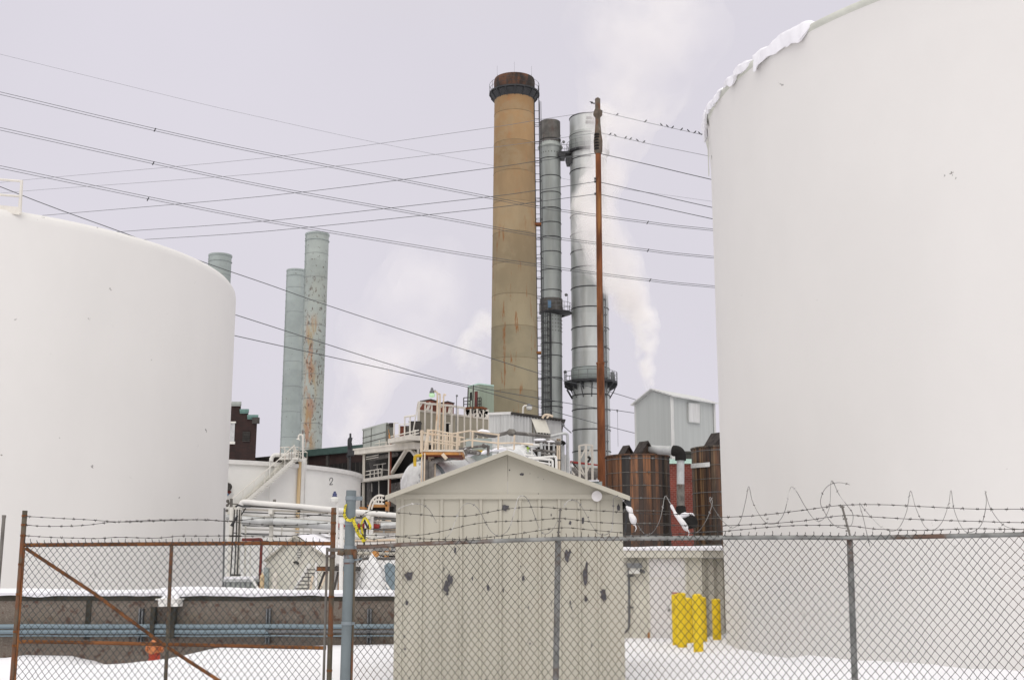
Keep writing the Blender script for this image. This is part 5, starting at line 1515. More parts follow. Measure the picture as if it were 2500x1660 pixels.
# stair
m = MB(); st = [on2(722, 1112, .95), on2(650, 1167, .95), on2(560, 1238, .95)]
up = on2(719, 1121, .95)
up2, dn2 = on2(722, 1112, .12), on2(600, 1214, .12)
dn = on2(565, 1254, .95); dn2 = on2(560, 1252, .2)
n = 34
for i in range(n):
    f = i / (n - 1); a = up.lerp(dn, f); b = V(a.x, a.y, a.z)
    ra_ = V(a.x - TC2.x, a.y - TC2.y, 0).normalized(); p0_ = TC2 + ra_ * (TR2 + .1); p1_ = TC2 + ra_ * (TR2 + .95)
    m.prism([V(p0_.x, p0_.y, a.z), V(p1_.x, p1_.y, a.z), V(p1_.x, p1_.y, a.z - .035), V(p0_.x, p0_.y, a.z - .035)], V(-ra_.y, ra_.x, 0) * .24)
tread = m
strs = MB(); rl_ = MB()
for off in (.14, .92):
    pts = []
    for i in range(13):
        a = up.lerp(dn, i / 12); ra_ = V(a.x - TC2.x, a.y - TC2.y, 0).normalized(); pts.append(TC2 + ra_ * (TR2 + off) + V(0, 0, a.z))
    for p, q in zip(pts, pts[1:]): strs.bar(p, q, .035, .15)
    if off > .5:
        rl_.tube([p + V(0, 0, .70) for p in pts], .024, 5)
        for p in pts[::2]: rl_.tube([p, p + V(0, 0, .70)], .018, 5)
s_ = strs.build('stair', M['white'], t); tread.build('tread', M['white'], s_); rl_.build('handrail', M['railwhite'], s_)
# platform and rail on the rim
pfm = MB(); c = on2(717, 1119, .3); z0_ = H3 + .02
q0, q1 = on2(689, 1120, 0).x, on2(742, 1120, 0).x
yy = c.y - .3
pfm.bb(q0, q1, yy - .5, yy + 2.2, z0_ + .06, z0_ + .16)
pl = pfm.build('platform', M['white'], t)
m = MB()
for (xa, ya, xb, yb) in ((q0, yy - .4, q0 + .46, yy - .5), (q0 + .58, yy - .5, q1, yy - .4), (q0, yy - .4, q0, yy + 2.1), (q1, yy - .4, q1, yy + 2.1), (q0, yy + 2.1, q1, yy + 2.1), (q0 + .46, yy - .5, q0 + .46, yy + 2), (q0 + .58, yy - .5, q0 + .58, yy + 2)):
    for h in (.55, 1.1): m.tube([V(xa, ya, z0_ + h * .62), V(xb, yb, z0_ + h * .62)], .018, 5)
    for f in (0, .5, 1): m.tube([V(xa + (xb - xa) * f, ya + (yb - ya) * f, z0_), V(xa + (xb - xa) * f, ya + (yb - ya) * f, z0_ + .70)], .02, 5)
m.build('railing', M['railwhite'], pl)
m = MB(); Y_ = yy - .2; m.tube(spline([P(739, 1120, Y_), P(739.5, 1090, Y_), P(739.5, 1067, Y_), P(737, 1061.5, Y_), P(733, 1061, Y_), P(729.5, 1064, Y_), P(729, 1071, Y_)], 5), .045, 6); m.tube([P(729, 1070, Y_), P(728, 1073, Y_)], [.04, .12], 8); m.build('lamp_hook', M['railwhite'], pl)
m = MB(); m.tube(spline([P(662, 1126, Y_), P(664, 1117, Y_), P(670, 1111, Y_), P(680, 1110.5, Y_), P(708, 1112, Y_), P(718, 1114, Y_)], 4), .10, 8); m.ball(P(708, 1114, Y_), .22, 10, 6); m.ball(P(716, 1111, Y_), .16, 8, 6)
m.tube([on2(659, 1128, .2), on2(658, 1232, .2)], .035, 5); m.tube(spline([P(659, 1128, Y_), P(660, 1118, Y_), P(663, 1118, Y_), P(664, 1123, Y_)], 4), .04, 5); m.build('vent_pipe', M['whiteclean'], t)
m = MB(); m.tube([on2(733, 1126, .12), on2(729, 1200, .12), on2(726, 1300, .12)], .095, 8); m.build('stained_downpipe', M['ochre'], t)
m = MB(); m.bar(on2(741, 1118, .25), on2(735, 1310, .25), .16, .10); m.tube([on2(746, 1120, .1), on2(741, 1310, .1)], .045, 5); m.build('column', M['whiteclean'], t)

# ================================================================== pipe rack in the yard
RY = 38.0
t = thing('pipe_rack', 'low white pipe rack with snow topped pipes crossing in front of the tank marked 2', 'pipe rack', (P(760, 1300, RY).x, RY, 0))
def rack(name, pts, r, mt, Y=RY, n=8):
    m = MB(); m.tube([P(q[0], q[1], q[2] if len(q) > 2 else Y) for q in pts], r, n); return m.build(name, M[mt], t)
m = MB(); m.tube(spline([P(589, 1240, RY), P(589, 1232, RY), P(592, 1226.5, RY), P(602, 1225.5, RY), P(640, 1229, RY), P(740, 1237, RY), P(850, 1248, RY), P(975, 1258, RY)], 5), .085, 10); m.build('big_snowy_pipe', M['whiteclean'], t)
rack('pipe', [(585, 1230.5, RY + .3), (740, 1241.5, RY + .3), (975, 1262, RY + .3)], .05, 'galv')
for (v0, v1, r, mt, dy) in ((1235, 1248, .020, 'dim', 0), (1243, 1253, .030, 'frame', .1), (1250, 1260, .018, 'ladder', .3), (1281, 1289, .016, 'ladder', 0), (1283, 1291, .014, 'ladder', .3), (1304, 1313, .016, 'ladder', .1)):
    rack('pipe', [(592, v0, RY + dy), (735, (v0 + v1) / 2 + .5, RY + dy), (970, v1 + 6, RY + dy)], r, mt)
rack('pipe', [(553, 1262, RY + .5), (592, 1263, RY + .5), (640, 1267, RY + .5), (975, 1300, RY + .5)], .09, 'lagging')
m = MB(); m.tube([P(592, 1269, RY - .3), P(640, 1274, RY - .3), P(665, 1272, RY - .3), P(668, 1273, RY - .3)], [.13, .14, .10, .08], 12); m.tube([P(668, 1273, RY - .3), P(740, 1278, RY - .3), P(783, 1281, RY - .3), P(812, 1284, RY - .3)], [.125, .125, .125, .11], 12)
m.ring(P(720, 1276.5, RY - .3), .001, .01, 6, 3)
m.build('lagged_pipe', M['lagging'], t)
m = MB(); 
rack('lagged_pipe', [(930, 1283, RY - .2), (985, 1281, RY - .2)], .10, 'lagging')
rack('red_pipe', [(816, 1283, RY + .2), (905, 1285, RY + .2), (926, 1287, RY + .2)], .105, 'redpipe')
rack('pipe', [(845, 1267, RY + .2), (985, 1277, RY + .2)], .035, 'white')
rack('orange_pipe', [(845, 1295, RY + .3), (985, 1296, RY + .3)], .055, 'rail')
rack('snowy_pipe', [(840, 1309, RY), (900, 1310, RY), (990, 1312, RY)], .085, 'whiteclean')
rack('snowy_pipe', [(812, 1325, RY - .2), (900, 1327, RY - .2), (990, 1326, RY - .2)], .10, 'whiteclean')
rack('orange_pipe', [(840, 1320, RY - .3), (990, 1317, RY - .3)], .035, 'rail')
rack('pipe', [(800, 1349, RY - .3), (990, 1352, RY - .3)], .05, 'corrcream')
for u, v, w, mt in ((566, 1238, .10, 'white'), (664, 1250, .11, 'white'), (895, 1260, .10, 'whiteclean'), (907, 1260, .13, 'whiteclean'), (586, 1245, .09, 'white')):
    m = MB(); q = P(u, v, RY); m.bb(q.x - w / 2, q.x + w / 2, RY - .05, RY + .05, .2, q.z); m.build('post', M[mt], t)
m = MB(); m.bar(P(660, 1249, RY - .4), P(668, 1252, RY + .8), .12, .14); m.bar(P(898, 1262, RY - .5), P(910, 1263, RY + .8), .1, .1); m.prism([P(905, 1304, RY - .1), P(917, 1300, RY - .1), P(912, 1322, RY - .1), P(905, 1322, RY - .1)], (0, .1, 0)); m.build('bracket', M['white'], t)
m = MB()
for u, u2 in ((573, 561), (579, 571), (585, 578)):
    m.tube([P(u, 1243, RY - .2), P((u + u2) / 2 + 2, 1300, RY - .2), P(u2, 1436, RY - .2)], .020, 5)
for v in (1308, 1403): m.bar(P(562, v, RY - .22), P(588, v, RY - .22), .05, .05)
m.build('conduit_riser', M['dim'], t)
m = MB(); m.tube([P(580, 1258, RY - .25), P(565, 1284, RY - .25)], [.03, .05], 6); m.tube(spline([P(575, 1237, RY - .2), P(582, 1233, RY - .2), P(592, 1236, RY - .2), P(604, 1236, RY - .2), P(612, 1236, RY - .2)], 4), .03, 6); m.tube([P(600, 1240, RY), P(585, 1262, RY)], .02, 5); m.build('loose_cable', M['dark'], t)
m = MB()
for u, v, r in ((556, 1223, .055), (555, 1233, .05), (554, 1246, .05), (559, 1228, .04)): m.ball(P(u, v, RY + .4), r, 8, 6)
m.tube([P(565, 1217, RY + .3), P(564, 1238, RY + .3)], .045, 7); m.tube([P(557, 1229, RY + .3), P(582, 1230.5, RY + .3)], .018, 5); m.build('valve', M['weathered'], t)
m = MB(); m.tube([P(670, 1219, RY + .6), P(670, 1232, RY + .6)], .05, 7); m.build('vent_stub', M['weathered'], t)
m = MB(); m.bb(P(728, 0 + 1245, RY).x, P(734, 1245, RY).x, RY - .15, RY, P(730, 1250, RY).z, P(730, 1246, RY).z); m.build('clamp', M['dark'], t)

for (u0, v0, u1, v1, r, mt, dy) in ((590, 1257, 975, 1281, .022, 'white', .2), (590, 1290, 820, 1299, .03, 'whiteclean', .5), (560, 1300, 660, 1303, .018, 'ladder', .3), (812, 1300, 985, 1304, .03, 'whiteclean', .1), (815, 1338, 985, 1341, .045, 'lagging', .2),
                                    (845, 1262, 985, 1268, .03, 'lagging', .4), (590, 1318, 700, 1322, .02, 'ladder', .4), (870, 1332, 985, 1333, .018, 'maroon', .3), (720, 1325, 830, 1331, .025, 'whiteclean', -.4), (848, 1290, 985, 1290, .015, 'dim', -.2)):
    rack('pipe', [(u0, v0, RY + dy), ((u0 + u1) / 2, (v0 + v1) / 2 + .7, RY + dy), (u1, v1, RY + dy)], r, mt)
for (u, v0, v1, r, mt) in ((600, 1262, 1440, .03, 'white'), (548, 1240, 1440, .03, 'ladder'), (612, 1320, 1440, .02, 'white'), (690, 1268, 1310, .02, 'white'), (760, 1283, 1330, .03, 'white'), (842, 1262, 1400, .04, 'whiteclean'), (880, 1270, 1365, .03, 'white'), (938, 1275, 1350, .03, 'lagging'), (955, 1275, 1345, .025, 'rail')):
    rack('riser', [(u, v0, RY + .15), (u - 3, v1, RY + .15)], r, mt)
t = thing('maroon_standpipe', 'maroon bent standpipe beside the small gabled hut behind the gate', 'pipe', P(632, 1435, 35.5))
m = MB(); m.tube(spline([P(591, 1317, 35.5), P(620, 1316.5, 35.5), P(634, 1316, 35.5), P(638.5, 1319, 35.5), P(638, 1335, 35.5), P(635, 1400, 35.5), P(632, 1440, 35.5)], 3), .042, 8); m.build('standpipe', M['maroon'], t)

# lamp with blue cap on white pole
t = thing('yard_lamp', 'white yard lamp with a dark blue cap in front of the tank marked 2', 'lamp', V(P(819, 1320, 34).x, 34, .2))
m = MB(); a, b = P(823, 1212, 34), P(820, 1440, 34); m.tube([a, b], .045, 8); m.build('pole', M['whiteclean'], t)
m = MB(); q = P(817, 1214, 34 - .1); m.lathe(q, [(.02, .17), (.035, .16), (.035, .12), (.06, .11), (.06, .05), (.075, .02)], 14); m.build('cap', M['navy'], t)
m = MB(); m.lathe(q, [(.06, .02), (.115, -.02), (.12, -.04), (.11, -.12), (.10, -.13)], 16); m.build('lens', M['glassw'], t)
t = thing('vent_standpipe', 'white upright vent pipe with a wider cap between the rusty stile and thick post', 'pipe', V(P(834, 1340, 33).x, 33, .2))
m = MB(); m.tube([P(834, 1276, 33), P(832, 1440, 33)], .055, 12); m.build('pipe', M['whiteclean'], t)
m = MB(); m.tube([P(835, 1264, 33), P(834.5, 1277, 33)], .085, 12); m.build('cap', M['whiteclean'], t)

# little hut behind the gate
HU = 36.0
t = thing('small_hut', 'small cream gabled hut with a black louvre seen through the gate mesh', 'hut', (P(740, 1440, HU).x, HU, 0))
m = MB()
poly = [P(650, 1450, HU), P(650, 1365, HU), P(718, 1309, HU), P(786, 1352, HU), P(816, 1372, HU), P(816, 1450, HU)]
for p in poly: p.z = p.z if p.z > .7 else .2
m.prism(poly, (0, 3.2, 0)); m.build('wall', M['hut'], t)
m = MB()
m.prism([P(645, 1366, HU - .15), P(645, 1371, HU - .15), P(718, 1312, HU - .15), P(718, 1306, HU - .15)], (0, 3.5, 0)); m.prism([P(718, 1306, HU - .15), P(718, 1311, HU - .15), P(822, 1376, HU - .15), P(822, 1371, HU - .15)], (0, 3.5, 0)); m.build('roof', M['corrcream'], t)
m = MB(); a, b = P(726, 1339, HU), P(735, 1358, HU); m.bb(a.x, b.x, HU - .04, HU - .002, b.z, a.z); lv = m.build('louvre', M['black'], t)
m = MB()
for k in range(5): z = b.z + (a.z - b.z) * (k + .3) / 5; m.bb(a.x - .01, b.x + .01, HU - .07, HU - .04, z - .012, z + .012)
m.build('louvre_blade', M['white'], lv)
m = MB(); m.prism([P(722, 1304, HU - .1), P(690 + 70, 1303, HU + 1), P(822, 1336, HU - .1), P(820, 1371, HU - .1), P(770, 1339, HU - .1)], (0, 3.0, .1)); lumpy(m, .02, 2)
solo(m, 'snow_layer', M['snow'], 'thick snow on the roof of the small cream hut behind the gate', 'snow')
m = MB(); q = P(722, 1372, HU - .05); m.ball(q, .05, 8, 6, 1.6, .6, .7); m.ball(q + V(.06, 0, -.03), .04, 8, 6)
solo(m, 'wall_light', M['dim'], 'small dark light fitting under the louvre of the cream hut', 'light')

# stairs and platform
SY_ = 34.0
t = thing('yard_steps', 'cream metal steps leading up right of the small hut, seen through the gate', 'steps', P(740, 1442, SY_))
m = MB()
m.bar(P(716, 1446, SY_), P(757, 1376, SY_), .04, .09); m.bar(P(752, 1446, SY_), P(777, 1384, SY_), .04, .09); m.build('stringer', M['whiteclean'], t)
for k in range(6):
    f = k / 5; m = MB(); m.bar(P(722 + 28 * f, 1436 - 46 * f, SY_), P(754 + 18 * f, 1436 - 46 * f, SY_), .16, .035); m.build('tread', M['lagdark'], t)
m = MB()
for a, b in (((733, 1380), (765, 1328)), ((705, 1440), (757, 1335)), ((770, 1330), (765, 1380)), ((753, 1396), (752, 1440))): m.tube([P(*a, SY_), P(*b, SY_)], .022, 5)
m.build('handrail', M['frame'], t)
t = thing('loading_platform', 'rusty brown steel platform on splayed legs between the gate stile and thick post', 'platform', P(805, 1442, SY_ - .5))
m = MB(); a, b = P(773, 1382, SY_ - .6), P(862, 1393, SY_ - .6); m.bb(a.x, b.x, SY_ - .6, SY_ + 1.4, b.z, a.z); m.build('deck', M['dim'], t)
m = MB(); a, b = P(774, 1384, SY_ - .63), P(794, 1393, SY_ - .63); m.bb(a.x, b.x, SY_ - .64, SY_ - .601, b.z, a.z); m.build('edge_plate', M['rustpipe'], t)
for a, b, mt in (((793, 1395), (777, 1440), 'dim'), ((800, 1395), (779, 1442), 'rail'), ((772, 1372), (772, 1442), 'whiteclean'), ((764, 1405), (757, 1440), 'rail'), ((826, 1395), (815, 1440), 'dim')):
    m = MB(); m.bar(P(*a, SY_ - .5), P(*b, SY_ - .5), .06); m.build('leg', M[mt], t)
m = MB(); m.bb(P(820, 1348, SY_).x, P(832, 1348, SY_).x, SY_ - .3, SY_, P(820, 1380, SY_).z, P(820, 1352, SY_).z); m.bb(P(826, 1372, SY_).x, P(842, 1370, SY_).x, SY_ - .35, SY_, P(820, 1377, SY_).z, P(820, 1373, SY_).z); m.build('switch_box', M['whiteclean'], t)
m = MB(); m.tube([P(825, 1442, SY_ + 1.6), P(838, 1396, SY_ + 1.6), P(852, 1360, SY_ + 1.6)], .05, 6); m.bb(P(806, 1400, SY_).x, P(850, 1400, SY_).x, SY_ + 1.7, SY_ + 3, .2, P(830, 1398, SY_).z)
solo(m, 'brown_tank', M['orange'], 'rusty brown steel tank in the gap left of the thick gate post', 'tank')

# transformer, bottles
t = thing('switch_cabinet', 'low grey cabinet with snow on top behind the brown wall at the left tank', 'cabinet', (P(584, 1436, 35).x, 35, .2))
m = MB(); a, b = P(549, 1413, 35), P(620, 1450, 35); m.bb(a.x, b.x, 35, 36.2, .2, a.z - .06); m.build('body', M['greybox'], t)
m = MB(); m.bb(a.x - .03, b.x + .06, 34.95, 36.25, a.z - .08, a.z); m.build('lid', M['lagging'], t)
m = MB()
for k in range(6): x = a.x + (b.x - a.x) * (k + .1) / 6; m.bb(x, x + .035, 34.955, 35, .2, a.z - .1)
m.build('cooling_fin', M['conduitdim'], t)
m = MB(); m.bb(a.x - .02, b.x + .03, 34.98, 36.2, a.z + .002, a.z + .08); lumpy(m, .02, 2)
solo(m, 'snow_layer', M['snow'], 'flat snow layer on the low grey cabinet behind the brown wall', 'snow')
for k, (u, v0, v1, w, lab) in enumerate(((639, 1401, 1436, 11, 'stained cream gas bottle beside the maroon standpipe'), (671, 1398, 1437, 14, 'cream gas bottle nearer the small hut wall'))):
    q = P(u, v1, 34.8); tp = P(u, v0, 34.8).z; r = S(w, 34.8) / 2 * 1.0
    m = MB(); m.lathe(V(q.x, q.y, 0), [(r, .2), (r, tp - r * .7), (r * .7, tp - .03), (r * .3, tp), (r * .25, tp + .05)], 14)
    solo(m, 'gas_bottle', M['ochre'] if k == 0 else M['frame'], lab, 'gas bottle')
m = MB(); m.bar(P(612, 1408, 34.6), P(634, 1442, 34.6), .10, .05)
solo(m, 'slanted_plank', M['whiteclean'], 'white plank leaning against the low grey cabinet', 'plank')
m = MB(); m.tube([P(u, 1440, 35.4) + V(0, 0, 0) for u in (648, 650)], .01, 4); q = P(650, 1415, 35.4); m.bb(q.x - .08, q.x + .05, 35.4, 35.6, .2, P(650, 1385, 35.4).z)
solo(m, 'meter_post', M['blue'], 'pale blue-grey meter post between the gas bottles', 'post')

# wrapped vessel left of the shed
t = thing('wrapped_vessel', 'bulky vessel under white plastic wrap, left of the shed behind the mesh', 'vessel', (P(915, 1440, 34).x, 34, .2))
C = V(P(920, 1400, 35).x, 35.4, 0)
m = MB(); r = S(112, 35) / 2
ztp = P(920, 1361, 35).z
m.lathe(C, [(r * 1.0, .2), (r * 1.0, ztp - .5), (r * .9, ztp - .2), (r * .7, ztp - .03), (.01, ztp + .05)], 30, cap=False); lumpy(m, .035, 2.5)
m.build('wrap', M['wrap'], t)
m = MB(); a = P(908, 1350, 34.2); m.prism([a, P(896, 1372, 34.1), P(880, 1440, 34), P(895, 1446, 33.9), P(928, 1446, 33.9), P(944, 1440, 34), P(922, 1372, 34.1)], (0, .3, 0)); lumpy(m, .02, 4); m.build('peaked_sheet', M['wrap'], t)
m = MB(); m.prism([P(948, 1372, 34.1), P(938, 1380, 34), P(944, 1440, 34), P(965, 1445, 34), P(965, 1380, 34)], (0, .1, 0)); m.build('blue_grey_sheet', M['conduit'], t)
m = MB(); m.bar(P(940, 1420, 33.8), P(956, 1446, 33.8), .06); m.tube([P(892, 1372, 33.9), P(873, 1440, 33.9)], .02, 5); m.build('prop', M['whiteclean'], t)
m = MB(); m.lathe(C, [(r * .72, ztp - .06), (r * .74, ztp - .01), (r * .7, ztp + .02)], 30); m.build('collar', M['lagdark'], t)
m = MB(); q = P(917, 1352, 34.6); m.cyl(q + V(0, -.3, 0), q + V(0, .2, 0), .085, None, 12)
solo(m, 'orange_flange', M['orange'], 'round rusty orange pipe end above the wrapped vessel', 'pipe end')

# ================================================================== open steel plant building
FYY = 70.0
def fp(u, v, y=FYY): return P(u, v, y)
t = thing('open_plant_frame', 'open cream steel frame building with dark hoppers inside, left of the shed', 'building', (fp(940, 1200).x, FYY, 0))
YL, YR = 76.0, 67.0                                      # far left end, near right end
def fy(u): return YL + (YR - YL) * (u - 875) / 150.0
def fq(u, v, dy=0): return P(u, v, fy(u) + dy)
def part_bar(nm, a, b, w, h, mt='frame', par=None):
    m = MB(); m.bar(a, b, w, h); return m.build(nm, M[mt], par or t)
part_bar('roof_beam', fq(874, 1104), fq(1024, 1088), .5, .30)
part_bar('roof_beam', fq(874, 1098, .2), fq(1024, 1081, .2), .7, .10)
part_bar('floor_beam', fq(887, 1173.5), fq(1010, 1157), .4, .20)
part_bar('column', fq(889, 1108), V(fq(887, 1300).x, fq(887, 1300).y, 0), .16, .2)
part_bar('column', fq(892.5, 1108, .4), V(fq(890, 1300).x, fq(890, 1300).y + .4, 0), .07, .1, 'dim')
part_bar('column', fq(952, 1074, -.3), V(fq(949, 1300).x, fq(949, 1300).y - .3, 0), .12, .2)
part_bar('column', fq(954.5, 1074, -.2), V(fq(951.5, 1300).x, fq(951.5, 1300).y - .2, 0), .10, .14, 'redbox')
m = MB(); m.prism([fq(948, 1062, -.3), fq(951, 1058, -.3), fq(954, 1076, -.3), fq(950, 1076, -.3)], (0, .2, 0)); m.tube([fq(951, 1062, -.3), fq(948, 1048, -.3)], .02, 4); m.build('bent_plate', M['orange'], t)
part_bar('diagonal_brace', fq(993, 1097), fq(955, 1158), .2, .14)
part_bar('diagonal_brace', fq(1002, 1094), fq(1015, 1112), .2, .14)
m = MB(); m.prism([fq(991, 1096, -.1), fq(1005, 1094, -.1), fq(1003, 1101, -.1), fq(993, 1102, -.1)], (0, .2, 0)); m.build('gusset', M['frame'], t)
m = MB(); m.prism([fq(886, 1100, 5), fq(1060, 1085, 5), V(fq(1060, 1085, 5).x, fq(1060, 1085, 5).y, 0), V(fq(886, 1100, 5).x, fq(886, 1100, 5).y, 0)], (0, .3, 0)); m.build('back_wall', M['black'], t)
m = MB(); m.prism([fq(886, 1174, .3), fq(1010, 1158, .3), fq(1010, 1158, 4.8), fq(886, 1174, 4.8)], (0, 0, .1)); m.build('floor_deck', M['dim'], t)
for (u0, u1, u2, v0, v1) in ((897, 930, 925, 1120, 1162), (926, 958, 952, 1116, 1160)):
    m = MB(); m.prism([fq(u0, v0, 2.5), fq(u1, v0 - 3, 2.5), fq(u2, v1, 2.5), fq(u0 + 12, v1, 2.5)], (0, 1.2, 0)); m.build('hopper', M['dim'], t)
m = MB(); m.tube([fq(896, 1122, .8), fq(968, 1109, .8)], .13, 8); m.build('duct', M['lagdark'], t)
m = MB(); m.prism([fq(897, 1176, 1), fq(908, 1176, 1), V(fq(908, 1176, 1).x, fq(908, 1176, 1).y, 0), V(fq(897, 1176, 1).x, fq(897, 1176, 1).y, 0)], (0, .3, 0)); m.prism([fq(955, 1180, 1), fq(985, 1174, 1), V(fq(985, 1174, 1).x, fq(985, 1174, 1).y, 0), V(fq(955, 1180, 1).x, fq(955, 1180, 1).y, 0)], (0, .3, 0)); m.build('inner_wall', M['lagdark'], t)
m = MB()
for v in (1145, 1154): m.tube([fq(891, v + 6, .2), fq(931, v - 1, .2)], .03, 4)
for u, v0, v1 in ((904, 1148, 1166), (914, 1147, 1165), (924, 1145, 1163), (931, 1143, 1162)): m.tube([fq(u, v0, .2), fq(u, v1, .2)], .032, 4)
for v in (1113, 1118): m.tube([fq(894, v + 3, .2), fq(924, v - 3, .2)], .03, 4)
m.tube([fq(921, 1134, 1.5), fq(921, 1160, 1.5)], .025, 4); m.tube([fq(934, 1131, 1.5), fq(934, 1160, 1.5)], .025, 4); m.tube([fq(912, 1135, 1.5), fq(942, 1131, 1.5)], .025, 4)
m.tube([fq(925, 1172, .3), fq(925, 1207, .3)], .035, 4); m.tube([fq(908, 1180, .3), fq(908, 1200, .3)], .03, 4); m.tube([fq(931, 1146, 1), fq(960, 1148, 1)], .025, 4)
for u in (978, 982): m.tube([fq(u, 1163, .5), fq(u, 1180, .5)], .025, 4)
m.build('railing', M['railwhite'], t)
# box on deck
bx = thing('roof_box', 'weathered grey panelled box standing on the deck of the open steel frame', 'plant box', fq(920, 1098, 1))
m = MB()
pA, pB, pC = fq(886, 1049, .4), fq(942, 1037, .4), fq(962, 1041, 3.0)
for p in (pB, pC): pass
zt_, zb_ = max(pA.z, pB.z), fq(915, 1092, .4).z
zt_ = (pA.z + pB.z) / 2
m.prism([V(pA.x, pA.y, zb_), V(pB.x, pB.y, zb_), V(pC.x, pC.y, zb_), V(pC.x - (pB.x - pA.x), pC.y + (pA.y - pB.y), zb_)], (0, 0, zt_ - zb_)); m.build('panels', M['greybox'], bx)
m = MB(); m.prism([V(pA.x - .05, pA.y - .05, zt_), V(pB.x + .05, pB.y - .05, zt_), V(pC.x + .05, pC.y, zt_), V(pC.x - (pB.x - pA.x), pC.y + (pA.y - pB.y), zt_)], (0, 0, .09)); m.build('roof', M['greybox'], bx)
m = MB(); n1 = (pB - pA); 
for f in (.0, .36): m.bar(V(pA.x + n1.x * (f + .02), pA.y + n1.y * (f + .02) - .02, zb_), V(pA.x + n1.x * (f + .02), pA.y + n1.y * (f + .02) - .02, zt_), .035)
for h in (.35, .62): m.bar(V(pA.x, pA.y - .02, zb_ + (zt_ - zb_) * h), V(pB.x, pB.y - .02, zb_ + (zt_ - zb_) * h), .03)
m.build('panel_seam', M['dim'], bx)
m = MB(); m.tube([fq(915, 1083, .1), fq(944, 1078, .1)], .02, 4); m.tube([fq(915, 1092, .1), fq(946, 1087, .1)], .02, 4)
for u in (926, 941, 944): m.tube([fq(u, 1074 if u == 926 else 1079, .1), fq(u, 1092, .1)], .02, 4)
solo(m, 'guard_rail', M['railwhite'], 'thin pale guard rail in front of the weathered grey box', 'rail')
m = MB(); q = fq(956, 1036, 1.2); m.cyl(q - V(0, 0, .15), q + V(0, 0, .08), .12, .16, 8)
solo(m, 'roof_cowl', M['dim'], 'tiny dark cowl on top of the weathered grey box', 'cowl')
# raised walkway
t2 = thing('walkway', 'cream raised walkway with white rails beside the weathered grey box', 'walkway', fq(995, 1080, -.6))
m = MB(); m.bar(fq(973, 1078, -.6), fq(1023, 1068.5, -.6), 1.3, .26); m.build('deck', M['frame'], t2)
m = MB()
def rl2(a, b, r=.035): m.tube([fq(*a, -1.1), fq(*b, -1.1)], r, 5)
rl2((954, 1066), (1022, 1050)); rl2((956, 1073), (1022, 1057)); rl2((956, 1078), (975, 1074))
for u, v0, v1 in ((962, 1032, 1081), (975, 1035, 1077), (988, 1017, 1069), (1001, 1014, 1066), (1013, 1049, 1062), (968, 1065, 1078)): rl2((u, v0), (u - .5, v1), .045)
rl2((988, 1018), (1001, 1015.5), .06); rl2((1001, 1016), (1013, 1014.5), .06); rl2((962, 1032), (972, 1032.5), .03); rl2((975, 1036), (1000, 1034.5), .03)
m.tube([fq(1021, 981, -1.1), fq(1008, 1057, -1.1)], .035, 5)
m.build('railing', M['railwhite'], t2)
for (u0, v0, u1, v1, mt, dy, nm, lab) in ((975, 1042, 987, 1064, 'redbox', 1.5, 'red_box', 'small red box on the deck between grey box and green cabinet'), (999, 1030, 1021, 1064, 'dim', 1.8, 'green_cabinet', 'dark green cabinet at the end of the raised walkway'), (986, 1038, 1000, 1064, 'lagdark', 2.2, 'grey_drum', 'dark grey drum beside the small red box on the deck')):
    m = MB(); a, b = fq(u0, v0, dy), fq(u1, v1, dy); b.y = a.y; m.bb(a.x, b.x, a.y, a.y + 1.0, b.z, a.z); m.bb(a.x - .03, b.x + .03, a.y - .03, a.y + 1.03, a.z, a.z + .05)
    if nm == 'grey_drum': m = MB(); m.cyl(V((a.x + b.x) / 2, a.y + .4, b.z), V((a.x + b.x) / 2, a.y + .4, a.z), (b.x - a.x) / 2, None, 14)
    solo(m, nm, M[mt], lab, 'box' if nm == 'red_box' else 'cabinet' if nm == 'green_cabinet' else 'drum')

# ------------------------------------------------------------------ beige hall with white posts
BX = 74.0
t = thing('beige_hall', 'beige panel hall behind a row of tall cream posts, two red boxes on its roof', 'building', (P(1108, 1080, BX).x, BX, 0))
YA, YB = 71.0, 78.0
def by(u): return YA + (YB - YA) * (u - 1022) / 172.0
def bq(u, v, dy=0): return P(u, v, by(u) + dy)
aL, aR = bq(1023, 1004, .6), bq(1194, 1024, .6)
zt_ = (aL.z + aR.z) / 2
m = MB(); m.prism([V(aL.x, aL.y, 0), V(aR.x, aR.y, 0), V(aR.x, aR.y, aR.z), V(aL.x, aL.y, aL.z)], (0, 7, 0)); m.build('wall', M['beigewall'], t)
m = MB(); m.prism([aL + V(0, -.08, -.02), aR + V(0, -.08, -.02), aR + V(0, -.08, .09), aL + V(0, -.08, .09)], (0, 7, 0)); m.build('roof_edge', M['frame'], t)
tops = [(1022.5, 981, .34), (1038, 982, .22), (1054, 984, .24), (1070, 987, .22), (1073, 987, .2), (1087, 988, .24), (1103, 990, .26), (1118, 993, .2), (1134, 996, .2), (1149, 998, .24), (1165, 998, .26), (1180, 1001, .22), (1193, 1010, .16)]
for u, v, w in tops:
    m = MB(); q = bq(u, v, -.1); m.bb(q.x - w * .21, q.x + w * .21, q.y - .04, q.y + .04, 0, q.z); m.build('post', M['frame'], t)
m = MB()
for a, b in (((1022, 982), (1038, 983)), ((1038, 985), (1070, 987)), ((1070, 988), (1103, 990)), ((1104, 991), (1135, 996))): m.bar(bq(*a, -.1), bq(*b, -.1), .1, .12)
for a, b in (((1024, 993), (1030, 983)), ((1048, 988), (1042, 1003)), ((1075, 994), (1080, 988)), ((1098, 993), (1095, 1010)), ((1102, 992), (1096, 1011)), ((1050, 983), (1043, 1003))): m.bar(bq(*a, -.05), bq(*b, -.05), .1)
m.build('top_brace', M['frame'], t)
